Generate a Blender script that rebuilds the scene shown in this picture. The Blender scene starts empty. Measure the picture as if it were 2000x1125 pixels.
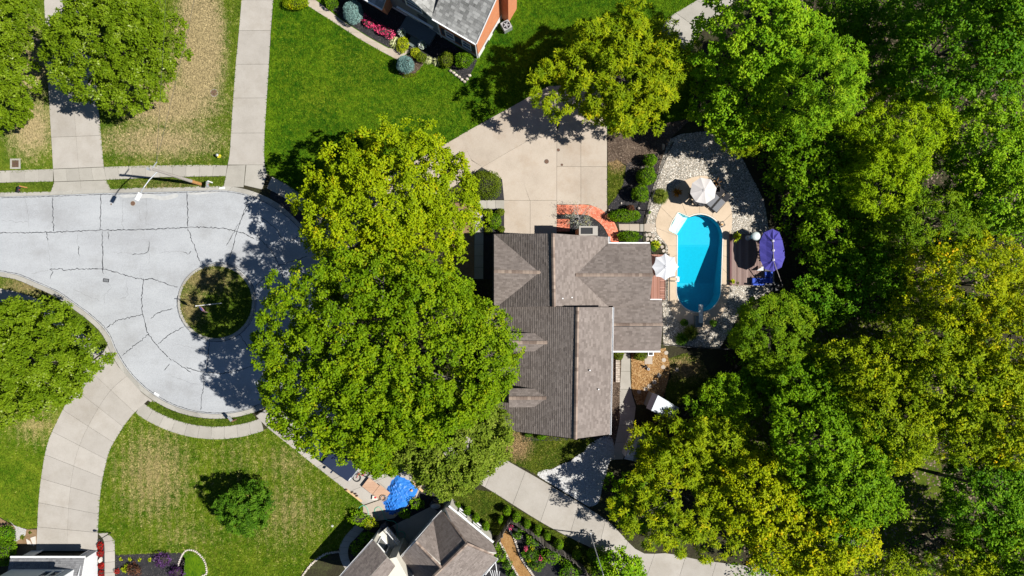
import bpy, math, random
import numpy as np
from mathutils import Vector
from mathutils.geometry import tessellate_polygon

random.seed(7)
SC = bpy.context.scene
COL = SC.collection
PI = math.pi
# ---------------------------------------------------------------- camera
S = 0.05            # metres per photo pixel on the ground
H = 66.667          # flying height
cam = bpy.data.cameras.new('drone_camera')
cam.lens = 24.0; cam.sensor_width = 36.0; cam.clip_start = 0.5; cam.clip_end = 2000
camo = bpy.data.objects.new('drone_camera', cam); COL.objects.link(camo)
camo.location = (0, 0, H); camo.rotation_euler = (0, 0, 0)
SC.camera = camo
# ---------------------------------------------------------------- light
ELEV = math.radians(50.0)
SUNV = Vector((math.cos(ELEV)*0.992, -math.cos(ELEV)*0.124, math.sin(ELEV)))
W = bpy.data.worlds.new('World'); SC.world = W; W.use_nodes = True
nt = W.node_tree; bg = nt.nodes['Background']
sk = nt.nodes.new('ShaderNodeTexSky'); sk.sky_type = 'NISHITA'; sk.sun_disc = False
sk.sun_elevation = ELEV; sk.sun_rotation = math.atan2(SUNV.x, SUNV.y)
nt.links.new(sk.outputs[0], bg.inputs[0]); bg.inputs[1].default_value = 0.05
sk.dust_density = 0.0; sk.ozone_density = 4.0; sk.altitude = 1500.0
sl = bpy.data.lights.new('sun', 'SUN'); sl.energy = 5.0; sl.angle = math.radians(0.5); sl.color = (1.0, 0.965, 0.90)
so = bpy.data.objects.new('sun', sl); COL.objects.link(so); so.location = (60, -8, 80)
so.rotation_euler = SUNV.to_track_quat('Z', 'Y').to_euler()
SC.view_settings.view_transform = 'Standard'; SC.view_settings.look = 'None'
SC.view_settings.exposure = 0.95; SC.view_settings.gamma = 1.0; SC.view_settings.use_curve_mapping = False
SC.cycles.max_bounces = 6; SC.cycles.transparent_max_bounces = 8

# ---------------------------------------------------------------- helpers
def P(px, py, h=0.0):
    k = S*(1-h/H)
    return ((px-1000)*k, (562.5-py)*k, h)

def tag(o, label=None, cat=None, group=None, kind=None):
    if label: o['label'] = label
    if cat: o['category'] = cat
    if group: o['group'] = group
    if kind: o['kind'] = kind
    return o

def thing(name, label, cat, loc=(0, 0, 0), rz=0.0, group=None):
    o = bpy.data.objects.new(name, None); COL.objects.link(o)
    o.empty_display_size = 0.3
    o.location = loc; o.rotation_euler = (0, 0, rz)
    return tag(o, label, cat, group)

def origin(p):
    x = Vector((0, 0, 0))
    while p is not None:
        x = x + p.location; p = p.parent
    return x

class MB:
    def __init__(s): s.v = []; s.f = []; s.t = []; s.m = []; s.cur = 0
    def add(s, vs, fs, t=0.0):
        b = len(s.v); s.v.extend([tuple(q) for q in vs])
        for f in fs: s.f.append([b+i for i in f]); s.t.append(t); s.m.append(s.cur)
        return s
    def poly(s, pts, t=0.0): return s.add(pts, [list(range(len(pts)))], t)
    def box(s, c, d, rz=0.0, t=0.0, top=1.0):
        hx, hy, hz = d[0]/2, d[1]/2, d[2]/2; ca, sa = math.cos(rz), math.sin(rz); vs = []
        for z, k in ((-hz, 1.0), (hz, top)):
            for x, y in ((-hx, -hy), (hx, -hy), (hx, hy), (-hx, hy)):
                x *= k; y *= k
                vs.append((c[0]+x*ca-y*sa, c[1]+x*sa+y*ca, c[2]+z))
        return s.add(vs, [[0, 3, 2, 1], [4, 5, 6, 7], [0, 1, 5, 4], [1, 2, 6, 5], [2, 3, 7, 6], [3, 0, 4, 7]], t)
    def beam(s, a, b, w, h, t=0.0):
        a = Vector(a); b = Vector(b); d = (b-a).normalized()
        up = Vector((0, 0, 1)) if abs(d.z) < 0.95 else Vector((1, 0, 0))
        x = d.cross(up).normalized(); u = x.cross(d).normalized(); vs = []
        for q in (a, b):
            for i, j in ((-1, -1), (1, -1), (1, 1), (-1, 1)): vs.append(q + x*(i*w/2) + u*(j*h/2))
        return s.add(vs, [[0, 1, 2, 3], [7, 6, 5, 4], [0, 4, 5, 1], [1, 5, 6, 2], [2, 6, 7, 3], [3, 7, 4, 0]], t)
    def tube(s, path, radii, n=6, t=0.0, cap=True):
        path = [Vector(q) for q in path]
        if not hasattr(radii, '__len__'): radii = [radii]*len(path)
        vs = []; fs = []
        for i, q in enumerate(path):
            d = (path[min(i+1, len(path)-1)]-path[max(i-1, 0)]).normalized()
            up = Vector((0, 0, 1)) if abs(d.z) < 0.9 else Vector((1, 0, 0))
            x = d.cross(up).normalized(); u = x.cross(d)
            for k in range(n):
                a = 2*PI*k/n; vs.append(q + (x*math.cos(a)+u*math.sin(a))*radii[i])
        for i in range(len(path)-1):
            for k in range(n):
                a, b = i*n+k, i*n+(k+1) % n; fs.append([a, a+n, b+n, b])
        if cap: fs.append(list(range(n))); fs.append([(len(path)-1)*n+k for k in reversed(range(n))])
        return s.add(vs, fs, t)
    def lathe(s, c, prof, n=16, t=0.0, sx=1.0, sy=1.0):
        vs = []; fs = []
        for r, z in prof:
            for k in range(n):
                a = 2*PI*k/n; vs.append((c[0]+r*sx*math.cos(a), c[1]+r*sy*math.sin(a), c[2]+z))
        for i in range(len(prof)-1):
            for k in range(n):
                a, b = i*n+k, i*n+(k+1) % n; fs.append([a, b, b+n, a+n])
        fs.append(list(reversed(range(n)))); fs.append([(len(prof)-1)*n+k for k in range(n)])
        return s.add(vs, fs, t)
    def prism(s, pts, z0, z1, t=0.0, bottom=False):
        """vertical prism of a (possibly concave) 2-D outline"""
        pts = ccw([(p[0], p[1]) for p in pts]); n = len(pts)
        vs = [(x, y, z1) for x, y in pts]+[(x, y, z0) for x, y in pts]
        if n == 4 or n == 3: fs = [list(range(n))]
        else: fs = tess([pts])
        fs = fs+[[i, i+n, (i+1) % n+n, (i+1) % n] for i in range(n)]
        if bottom: fs.append([n+i for i in reversed(range(n))])
        return s.add(vs, fs, t)
    def build(s, name, mats, parent=None, smooth=False, local=False, kind=None):
        me = bpy.data.meshes.new(name)
        o0 = (0, 0, 0) if local or parent is None else origin(parent)
        v = [(q[0]-o0[0], q[1]-o0[1], q[2]-o0[2]) for q in s.v]
        me.from_pydata(v, [], s.f)
        if not isinstance(mats, (list, tuple)): mats = [mats]
        for m in mats: me.materials.append(m)
        if len(mats) > 1: me.polygons.foreach_set('material_index', s.m)
        if any(s.t):
            a = me.attributes.new('tint', 'FLOAT', 'FACE'); a.data.foreach_set('value', s.t)
        if smooth: me.polygons.foreach_set('use_smooth', [True]*len(s.f))
        me.update()
        o = bpy.data.objects.new(name, me); COL.objects.link(o)
        if parent is not None: o.parent = parent
        if kind: o['kind'] = kind
        return o

def area2(p): return sum(p[i][0]*p[(i+1) % len(p)][1]-p[(i+1) % len(p)][0]*p[i][1] for i in range(len(p)))/2
def ccw(p): return list(p) if area2(p) > 0 else list(reversed(p))
def tess(loops):
    flat = [q for l in loops for q in l]
    tr = tessellate_polygon([[Vector((q[0], q[1], 0)) for q in l] for l in loops]); out = []
    for a, b, c in tr:
        A, B, C_ = flat[a], flat[b], flat[c]
        cr = (B[0]-A[0])*(C_[1]-A[1])-(B[1]-A[1])*(C_[0]-A[0])
        if abs(cr) < 1e-9: continue
        out.append([a, b, c] if cr > 0 else [a, c, b])
    return out
def inset(p, d):
    p = ccw(p); n = len(p); out = []
    for i in range(n):
        a, b, c = p[i-1], p[i], p[(i+1) % n]
        e1 = (b[0]-a[0], b[1]-a[1]); e2 = (c[0]-b[0], c[1]-b[1])
        l1 = math.hypot(*e1) or 1e-6; l2 = math.hypot(*e2) or 1e-6
        n1 = (-e1[1]/l1, e1[0]/l1); n2 = (-e2[1]/l2, e2[0]/l2)
        k = 1+n1[0]*n2[0]+n1[1]*n2[1]; k = max(k, 0.4)
        out.append((b[0]+d*(n1[0]+n2[0])/k, b[1]+d*(n1[1]+n2[1])/k))
    return out
def W2(pts, h=0.0): return [P(x, y, h)[:2] for x, y in pts]
def smooth_line(pts, n=6):
    """Catmull-Rom through pixel points"""
    p = [pts[0]]+list(pts)+[pts[-1]]; out = []
    for i in range(1, len(p)-2):
        for k in range(n):
            t = k/n; r = []
            for d in range(len(p[0])):
                a, b, c, e = p[i-1][d], p[i][d], p[i+1][d], p[i+2][d]
                r.append(0.5*(2*b+(c-a)*t+(2*a-5*b+4*c-e)*t*t+(3*b-a-3*c+e)*t**3))
            out.append(tuple(r))
    return out+[tuple(pts[-1])]
def arc(cx, cy, r, a0, a1, n=24):
    return [(cx+r*math.cos(math.radians(a0+(a1-a0)*i/n)), cy+r*math.sin(math.radians(a0+(a1-a0)*i/n))) for i in range(n+1)]
def resamp(line):
    L = [0]
    for a, b in zip(line, line[1:]): L.append(L[-1]+math.dist(a, b))
    def at(t):
        d = t*L[-1]
        for i in range(len(line)-1):
            if d <= L[i+1] or i == len(line)-2:
                k = (d-L[i])/max(L[i+1]-L[i], 1e-9)
                return tuple(line[i][j]+(line[i+1][j]-line[i][j])*k for j in range(len(line[0])))
    return at
def sheet(name, loops_px, z, mat, kind='structure', parent=None):
    loops = [W2(l) for l in loops_px]; flat = [q for l in loops for q in l]
    m = MB(); m.add([(x, y, z) for x, y in flat], tess(loops)); o = m.build(name, mat, parent)
    if kind: o['kind'] = kind
    return o
def slab(poly_px, name, mat, parent, z=0.03, gap=0.011, deep=0.05, world=False):
    p = inset(poly_px if world else W2(poly_px), gap)
    m = MB(); dz = random.uniform(-0.003, 0.003); m.prism(p, z-deep, z+dz); return m.build(name, mat, parent)
def strip(parent, name, mat, L, R, n, lanes=1, z=0.03, k=3, gap=0.011, cuts=None):
    a, b = resamp(L), resamp(R); cuts = cuts or [i/n for i in range(n+1)]
    for i in range(len(cuts)-1):
        for j in range(lanes):
            s0, s1 = j/lanes, (j+1)/lanes; A = []; B = []
            for q in range(k+1):
                t = cuts[i]+(cuts[i+1]-cuts[i])*q/k; l, r = a(t), b(t)
                A.append((l[0]+(r[0]-l[0])*s0, l[1]+(r[1]-l[1])*s0)); B.append((l[0]+(r[0]-l[0])*s1, l[1]+(r[1]-l[1])*s1))
            slab(A+B[::-1], name, mat, parent, z, gap)
def struct(name):
    o = bpy.data.objects.new(name, None); COL.objects.link(o); o['kind'] = 'structure'; return o
def copy_tree(o, parent=None):
    c = o.copy(); COL.objects.link(c)
    if parent is not None: c.parent = parent
    for ch in list(o.children): copy_tree(ch, c)
    return c

# ---------------------------------------------------------------- materials
KA = 0.79   # overall reflectance level of everything that is not foliage
def newmat(name):
    m = bpy.data.materials.new(name); m.use_nodes = True
    return m, m.node_tree, m.node_tree.nodes['Principled BSDF']
def N(nt, typ, **kw):
    n = nt.nodes.new(typ)
    for k, v in kw.items(): setattr(n, k, v)
    return n
def noise(nt, pos, scale, detail=4.0, rough=0.6, stretch=None):
    if stretch is not None:
        mp = N(nt, 'ShaderNodeMapping'); mp.inputs['Scale'].default_value = stretch[:3]
        if len(stretch) > 3: mp.inputs['Rotation'].default_value = (0, 0, stretch[3])
        nt.links.new(pos, mp.inputs[0]); pos = mp.outputs[0]
    n = N(nt, 'ShaderNodeTexNoise'); n.inputs['Scale'].default_value = scale
    n.inputs['Detail'].default_value = detail; n.inputs['Roughness'].default_value = rough
    nt.links.new(pos, n.inputs['Vector']); return n.outputs['Fac']
def ramp(nt, fac, stops):
    r = N(nt, 'ShaderNodeValToRGB'); e = r.color_ramp.elements
    while len(e) < len(stops): e.new(0.5)
    for i, (p, c) in enumerate(stops): e[i].position = p; e[i].color = (c[0], c[1], c[2], 1)
    nt.links.new(fac, r.inputs[0]); return r.outputs[0]
def math_(nt, op, a, b=None):
    n = N(nt, 'ShaderNodeMath', operation=op)
    for i, q in enumerate((a, b)):
        if q is None: continue
        if isinstance(q, (int, float)): n.inputs[i].default_value = q
        else: nt.links.new(q, n.inputs[i])
    return n.outputs[0]
def mixc(nt, fac, a, b, mode='MIX'):
    n = N(nt, 'ShaderNodeMix', data_type='RGBA', blend_type=mode)
    for i, q in ((0, fac), (6, a), (7, b)):
        if isinstance(q, (int, float)): n.inputs[i].default_value = q
        elif isinstance(q, tuple): n.inputs[i].default_value = (q[0], q[1], q[2], 1)
        else: nt.links.new(q, n.inputs[i])
    return n.outputs[2]
def position(nt): return N(nt, 'ShaderNodeNewGeometry').outputs['Position']
def bump(nt, bs, h, strength=0.4, dist=0.02):
    b = N(nt, 'ShaderNodeBump'); b.inputs['Strength'].default_value = strength; b.inputs['Distance'].default_value = dist
    nt.links.new(h, b.inputs['Height']); nt.links.new(b.outputs[0], bs.inputs['Normal'])
def plain(name, c, rough=0.6, metal=0.0, var=0.12, scale=9.0, spec=0.3):
    m, nt, bs = newmat(name); pos = position(nt)
    f = noise(nt, pos, scale, 3)
    col = ramp(nt, f, [(0.3, tuple(KA*x*(1-var) for x in c)), (0.7, tuple(KA*min(x*(1+var), 1) for x in c))])
    nt.links.new(col, bs.inputs['Base Color']); bs.inputs['Roughness'].default_value = rough
    bs.inputs['Metallic'].default_value = metal; bs.inputs['Specular IOR Level'].default_value = spec
    return m
def ground_mat(name, stops, s1=0.5, s2=7.0, mixf=0.5, rough=0.9, bstr=0.5, bdist=0.03, rnd=0.0, stain=None, stretch=None):
    """two noise scales through one ramp, per-object brightness change, optional stain colour"""
    m, nt, bs = newmat(name); pos = position(nt)
    a = noise(nt, pos, s1, 5, 0.65, stretch); b = noise(nt, pos, s2, 4, 0.7)
    f = math_(nt, 'ADD', math_(nt, 'MULTIPLY', a, 1-mixf), math_(nt, 'MULTIPLY', b, mixf))
    stops = [(p, tuple(KA*x for x in c)) for p, c in stops]
    col = ramp(nt, f, stops)
    if stain:
        st = ramp(nt, noise(nt, pos, 0.23, 6, 0.7), [(0.5, (0, 0, 0)), (0.72, (1, 1, 1))])
        col = mixc(nt, math_(nt, 'MULTIPLY', st, stain[3]), col, tuple(KA*x for x in stain[:3]))
    if rnd:
        oi = N(nt, 'ShaderNodeObjectInfo').outputs['Random']
        k = math_(nt, 'ADD', math_(nt, 'MULTIPLY', oi, rnd*2), 1-rnd)
        hsv = N(nt, 'ShaderNodeHueSaturation'); nt.links.new(k, hsv.inputs['Value']); nt.links.new(col, hsv.inputs['Color']); col = hsv.outputs[0]
    nt.links.new(col, bs.inputs['Base Color']); bs.inputs['Roughness'].default_value = rough
    bs.inputs['Specular IOR Level'].default_value = 0.2
    bump(nt, bs, b, bstr, bdist); return m
def lawn_mat(name, green, lush, dry, patches, base=0.0, stripe=0.0, dmax=0.9):
    """grass: patchy greens, dry ellipses (photo px: cx, cy, rx, ry, amount), optional mowing stripes"""
    green, lush, dry = [tuple(x*0.84 for x in c) for c in (green, lush, dry)]
    m, nt, bs = newmat(name); pos = position(nt)
    at = N(nt, 'ShaderNodeAttribute', attribute_name='tint').outputs['Fac']
    big = noise(nt, pos, 0.35, 5, 0.65); mid = noise(nt, pos, 1.6, 5, 0.7); fine = noise(nt, pos, 9, 3, 0.7, (1, 0.45, 1, 0.6))
    g = ramp(nt, math_(nt, 'ADD', math_(nt, 'MULTIPLY', math_(nt, 'ADD', mid, big), 0.35), math_(nt, 'MULTIPLY', fine, 0.3)),
             [(0.42, green), (0.5, tuple((green[i]+lush[i])/2 for i in range(3))), (0.57, lush)])
    d = None
    for cx, cy, rx, ry, am in patches:
        x, y, _ = P(cx, cy)
        sub = N(nt, 'ShaderNodeVectorMath', operation='SUBTRACT'); nt.links.new(pos, sub.inputs[0]); sub.inputs[1].default_value = (x, y, 0)
        mul = N(nt, 'ShaderNodeVectorMath', operation='MULTIPLY'); nt.links.new(sub.outputs[0], mul.inputs[0]); mul.inputs[1].default_value = (1/(rx*S), 1/(ry*S), 0)
        ln = N(nt, 'ShaderNodeVectorMath', operation='LENGTH'); nt.links.new(mul.outputs[0], ln.inputs[0])
        v = math_(nt, 'MULTIPLY', math_(nt, 'SUBTRACT', 1.35, ln.outputs['Value']), am)
        d = v if d is None else math_(nt, 'MAXIMUM', d, v)
    nz = math_(nt, 'ADD', math_(nt, 'MULTIPLY', mid, 0.9), math_(nt, 'MULTIPLY', fine, 0.75))
    tot = math_(nt, 'ADD', math_(nt, 'ADD', nz, base), math_(nt, 'MULTIPLY', at, 0.5))
    if d is not None: tot = math_(nt, 'ADD', tot, math_(nt, 'MULTIPLY', math_(nt, 'MAXIMUM', d, -0.3), 0.75))
    if stripe:
        w = N(nt, 'ShaderNodeTexWave', wave_type='BANDS', bands_direction='X'); w.inputs['Scale'].default_value = 0.36
        w.inputs['Distortion'].default_value = 4.0; w.inputs['Detail'].default_value = 2; w.inputs['Detail Scale'].default_value = 0.6
        nt.links.new(pos, w.inputs[0]); tot = math_(nt, 'ADD', tot, math_(nt, 'MULTIPLY', w.outputs['Fac'], stripe))
    fac = ramp(nt, tot, [(0.72, (0, 0, 0)), (1.0, (1, 1, 1))])
    # ramp input is clamped at 1, so bring the sum into range first
    fac.node.inputs[0].links[0].from_socket
    nt.links.new(math_(nt, 'MULTIPLY', tot, 0.62), fac.node.inputs[0])
    fac.node.color_ramp.elements[0].position = 0.58; fac.node.color_ramp.elements[1].position = 0.86
    dcol = ramp(nt, fine, [(0.35, tuple(x*0.62 for x in dry)), (0.65, dry)])
    col = mixc(nt, math_(nt, 'MULTIPLY', fac, dmax), g, dcol)
    k = math_(nt, 'ADD', math_(nt, 'MULTIPLY', at, 0.9), 1.0)
    hsv = N(nt, 'ShaderNodeHueSaturation'); nt.links.new(k, hsv.inputs['Value']); nt.links.new(col, hsv.inputs['Color'])
    nt.links.new(hsv.outputs[0], bs.inputs['Base Color']); bs.inputs['Roughness'].default_value = 0.85
    bs.inputs['Specular IOR Level'].default_value = 0.04
    bump(nt, bs, fine, 0.9, 0.08); return m
def leaf_mat(name, stops, trans=0.3, spec=0.06, rough=0.55):
    m, nt, bs = newmat(name)
    at = N(nt, 'ShaderNodeAttribute', attribute_name='tint').outputs['Fac']
    c = ramp(nt, at, stops)
    nt.links.new(c, bs.inputs['Base Color']); bs.inputs['Roughness'].default_value = rough
    bs.inputs['Specular IOR Level'].default_value = spec
    tr = N(nt, 'ShaderNodeBsdfTranslucent'); nt.links.new(c, tr.inputs[0])
    mx = N(nt, 'ShaderNodeMixShader'); mx.inputs[0].default_value = trans
    nt.links.new(bs.outputs[0], mx.inputs[1]); nt.links.new(tr.outputs[0], mx.inputs[2])
    nt.links.new(mx.outputs[0], nt.nodes['Material Output'].inputs[0]); return m
def tint_mat(name, stops, rough=0.85, s=30.0, bstr=0.3):
    """colour per piece from the tint attribute with grain on top"""
    m, nt, bs = newmat(name); pos = position(nt)
    at = N(nt, 'ShaderNodeAttribute', attribute_name='tint').outputs['Fac']
    nz = noise(nt, pos, s, 3); big = noise(nt, pos, 0.5, 4)
    f = math_(nt, 'ADD', at, math_(nt, 'ADD', math_(nt, 'MULTIPLY', math_(nt, 'SUBTRACT', nz, 0.5), 0.5), math_(nt, 'MULTIPLY', math_(nt, 'SUBTRACT', big, 0.5), 0.45)))
    nt.links.new(ramp(nt, f, [(p, tuple(KA*x for x in c)) for p, c in stops]), bs.inputs['Base Color']); bs.inputs['Roughness'].default_value = rough
    bs.inputs['Specular IOR Level'].default_value = 0.2
    bump(nt, bs, nz, bstr, 0.01); return m
def brick_mat(name, c1, c2, mortar, rz=0.0, scale=1.0):
    m, nt, bs = newmat(name); g = N(nt, 'ShaderNodeNewGeometry')
    pos = g.outputs['Position']
    # wall coordinates: run along the wall = horizontal tangent, height = z
    cr = N(nt, 'ShaderNodeVectorMath', operation='CROSS_PRODUCT'); nt.links.new(g.outputs['True Normal'], cr.inputs[0]); cr.inputs[1].default_value = (0, 0, 1)
    dt = N(nt, 'ShaderNodeVectorMath', operation='DOT_PRODUCT'); nt.links.new(cr.outputs[0], dt.inputs[0]); nt.links.new(pos, dt.inputs[1])
    sp = N(nt, 'ShaderNodeSeparateXYZ'); nt.links.new(pos, sp.inputs[0])
    cb = N(nt, 'ShaderNodeCombineXYZ'); nt.links.new(dt.outputs['Value'], cb.inputs[0]); nt.links.new(sp.outputs[2], cb.inputs[1])
    b = N(nt, 'ShaderNodeTexBrick'); nt.links.new(cb.outputs[0], b.inputs['Vector'])
    b.inputs['Scale'].default_value = scale; b.inputs['Brick Width'].default_value = 0.22; b.inputs['Row Height'].default_value = 0.075
    b.inputs['Mortar Size'].default_value = 0.008
    for k, c in (('Color1', c1), ('Color2', c2), ('Mortar', mortar)): b.inputs[k].default_value = (*[KA*x for x in c], 1)
    col = mixc(nt, ramp(nt, noise(nt, pos, 1.2, 4), [(0.35, (0, 0, 0)), (0.7, (.5, .5, .5))]), b.outputs[0], tuple(x*0.6 for x in c1))
    nt.links.new(col, bs.inputs['Base Color']); bs.inputs['Roughness'].default_value = 0.9
    bump(nt, bs, b.outputs['Fac'], -0.5, 0.01); return m

CONC = ground_mat('concrete', [(0.3, (.30, .275, .24)), (0.5, (.36, .332, .295)), (0.7, (.40, .372, .335))], 0.6, 14, 0.45, rnd=0.07, stain=(.24, .205, .16, .45), bstr=0.15, bdist=0.01)
CONCG = ground_mat('concrete_grey', [(0.3, (.28, .26, .225)), (0.5, (.335, .315, .275)), (0.7, (.38, .355, .315))], 0.7, 14, 0.45, rnd=0.08, stain=(.21, .19, .16, .4), bstr=0.15, bdist=0.01)
CONCW = ground_mat('concrete_warm', [(0.3, (.32, .268, .215)), (0.5, (.395, .337, .275)), (0.7, (.44, .382, .32))], 0.35, 12, 0.4, rnd=0.04, stain=(.28, .20, .13, .5), bstr=0.15, bdist=0.01)
DECKC = ground_mat('pool_concrete', [(0.3, (.42, .33, .235)), (0.5, (.50, .395, .285)), (0.7, (.55, .44, .33))], 0.5, 14, 0.4, rnd=0.03, stain=(.38, .28, .19, .4), bstr=0.12, bdist=0.01)
ROADM = ground_mat('road_surface', [(0.36, (.27, .275, .285)), (0.5, (.345, .357, .37)), (0.62, (.40, .412, .425))], 0.3, 13, 0.55, stain=(.25, .25, .25, .6), bstr=0.35, bdist=0.012, stretch=(0.35, 1, 1))
KERBM = ground_mat('kerb_concrete', [(0.3, (.26, .25, .225)), (0.5, (.33, .315, .28)), (0.7, (.38, .36, .325))], 0.8, 16, 0.5, rnd=0.08, stain=(.17, .15, .125, .5), bstr=0.2, bdist=0.01)
PATCHM = plain('road_patch_concrete', (.40, .40, .39), .9, var=.12, scale=2)
TAR = plain('crack_tar', (.016, .017, .02), 0.6)
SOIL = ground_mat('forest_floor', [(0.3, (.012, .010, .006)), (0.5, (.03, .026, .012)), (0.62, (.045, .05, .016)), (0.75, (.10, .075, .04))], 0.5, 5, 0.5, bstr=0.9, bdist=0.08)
DIRT = ground_mat('bare_dirt', [(0.3, (.13, .08, .04)), (0.5, (.22, .14, .075)), (0.7, (.30, .21, .12))], 0.9, 9, 0.5, bstr=0.7, bdist=0.04)
MULCHD = ground_mat('dark_mulch', [(0.3, (.010, .010, .012)), (0.5, (.026, .025, .028)), (0.7, (.06, .055, .055))], 1.5, 18, 0.6, bstr=1.0, bdist=0.05)
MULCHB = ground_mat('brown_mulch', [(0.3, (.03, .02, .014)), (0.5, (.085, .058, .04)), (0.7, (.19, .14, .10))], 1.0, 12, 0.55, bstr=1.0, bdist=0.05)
MULCHO = ground_mat('orange_mulch', [(0.3, (.12, .055, .018)), (0.5, (.28, .15, .05)), (0.7, (.42, .27, .12))], 1.0, 14, 0.6, bstr=1.0, bdist=0.05)
GRAVEL = ground_mat('gravel_bed', [(0.35, (.10, .09, .075)), (0.5, (.26, .24, .205)), (0.65, (.45, .42, .37))], 0.7, 16, 0.7, bstr=1.0, bdist=0.05)
GRAVELW = ground_mat('white_gravel_bed', [(0.35, (.22, .215, .205)), (0.5, (.40, .39, .37)), (0.65, (.55, .54, .52))], 0.7, 16, 0.7, bstr=1.0, bdist=0.05)
PEB = tint_mat('pebbles', [(0.0, (.09, .075, .055)), (0.35, (.30, .25, .185)), (0.6, (.56, .49, .40)), (1.0, (.80, .76, .69))], 0.8, 20, 0.2)
PEBW = tint_mat('white_pebbles', [(0.0, (.35, .34, .33)), (0.4, (.44, .435, .43)), (1.0, (.62, .62, .615))], 0.8, 20, 0.2)
CHIP = tint_mat('mulch_chips', [(0.0, (.012, .011, .012)), (0.6, (.045, .042, .042)), (1.0, (.16, .14, .13))], 0.9, 20, 0.2)
CHIPB = tint_mat('bark_chips', [(0.0, (.03, .02, .014)), (0.6, (.12, .085, .06)), (1.0, (.30, .23, .17))], 0.9, 20, 0.2)
CHIPO = tint_mat('orange_chips', [(0.0, (.12, .05, .015)), (0.5, (.33, .17, .055)), (1.0, (.55, .38, .19))], 0.9, 20, 0.2)
ROCK = tint_mat('boulder_stone', [(0.0, (.20, .17, .14)), (0.5, (.40, .34, .28)), (1.0, (.60, .54, .48))], 0.9, 8, 0.6)
SHING = tint_mat('brown_shingle', [(0.0, (.108, .088, .077)), (0.35, (.163, .136, .121)), (0.65, (.204, .172, .154)), (1.0, (.262, .222, .20))], 0.92, 45, 0.4)
SHINGG = tint_mat('grey_shingle', [(0.0, (.09, .09, .085)), (0.4, (.22, .22, .21)), (1.0, (.42, .42, .40))], 0.92, 45, 0.4)
SHINGB = tint_mat('slate_shingle', [(0.0, (.09, .09, .095)), (0.4, (.16, .16, .165)), (1.0, (.24, .24, .245))], 0.92, 45, 0.4)
RCAP = tint_mat('ridge_cap_shingle', [(0.0, (.17, .125, .10)), (0.5, (.25, .19, .155)), (1.0, (.32, .25, .20))], 0.9, 40, 0.3)
WHITE = plain('white_paint', (.74, .74, .74), 0.45, var=0.05)
CREAM = plain('cream_siding', (.58, .55, .47), 0.7, var=0.05)
SIDE = plain('white_siding', (.60, .61, .62), 0.6, var=0.04)
TEALS = plain('grey_blue_siding', (.16, .19, .21), 0.7, var=0.08)
BLACKM = plain('black_metal', (.018, .018, .02), 0.45, var=0.1)
GREYM = plain('grey_metal', (.32, .33, .34), 0.4, 0.3)
GALV = plain('galvanised_metal', (.50, .52, .54), 0.38, 0.5)
GLASS = plain('window_glass', (.02, .028, .035), 0.08, spec=0.6)
BRICKR = brick_mat('red_brick', (.68, .235, .085), (.56, .17, .06), (.50, .30, .19))
BRICKD = brick_mat('dark_brick', (.25, .10, .06), (.20, .075, .045), (.25, .2, .17))
PAVER = tint_mat('red_paver', [(0.0, (.52, .14, .08)), (0.5, (.66, .20, .115)), (1.0, (.76, .29, .19))], 0.85, 18, 0.3)
DECKB = tint_mat('red_deck_board', [(0.0, (.26, .115, .08)), (0.5, (.34, .165, .12)), (1.0, (.42, .22, .17))], 0.7, 18, 0.2)
DECKD = tint_mat('brown_deck_board', [(0.0, (.17, .11, .095)), (0.5, (.235, .16, .14)), (1.0, (.30, .215, .19))], 0.7, 18, 0.2)
WOODG = tint_mat('weathered_fence_wood', [(0.0, (.07, .06, .05)), (0.5, (.15, .13, .11)), (1.0, (.26, .23, .20))], 0.9, 25, 0.4)
WOODO = plain('orange_pole_wood', (.42, .21, .07), 0.8, var=0.2)
PINE = plain('pine_lumber', (.52, .36, .19), 0.7, var=0.12)
PLY = ground_mat('plywood', [(0.3, (.36, .22, .145)), (0.5, (.44, .28, .19)), (0.7, (.50, .35, .25))], 1.5, 12, 0.4, stretch=(0.4, 3, 1, -0.66), bstr=0.1)
BARK = ground_mat('bark', [(0.3, (.05, .042, .034)), (0.5, (.11, .095, .08)), (0.7, (.20, .18, .155))], 3, 14, 0.5, bstr=0.8, bdist=0.04)
STEM = plain('shrub_stem', (.035, .03, .022), .9)
TWIG = ground_mat('dead_wood', [(0.3, (.22, .21, .20)), (0.5, (.36, .35, .335)), (0.7, (.48, .47, .45))], 3, 14, 0.5)
CANVAS = plain('pale_canvas', (.52, .49, .475), 0.85, var=0.05)
CANVASW = plain('white_canvas', (.60, .61, .64), 0.85, var=0.05)
PURPLE = plain('violet_canvas', (.05, .044, .26), 0.8, var=0.08)
NAVY = plain('navy_vinyl', (.022, .032, .075), 0.4, var=0.1)
BLUEC = plain('blue_cushion', (.03, .075, .42), 0.8, var=0.1)
MESHG = plain('grey_sling_fabric', (.13, .135, .15), 0.6, var=0.06)
CHARC = plain('charcoal_fabric', (.028, .028, .033), 0.7, var=0.08)
TERRA = plain('terracotta', (.35, .14, .06), 0.8)
RUBBER = plain('black_rubber', (.02, .022, .022), 0.6)
HOSE = plain('green_hose', (.10, .45, .30), 0.4)
RUST = plain('rusty_iron', (.13, .075, .05), 0.8, var=0.3, scale=30)
REDP = plain('red_paint', (.5, .03, .04), 0.4)
YELP = plain('yellow_paint', (.6, .5, .03), 0.4)
SHEDR = plain('shed_metal_roof', (.36, .39, .42), 0.4, 0.1, var=0.06)

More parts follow.
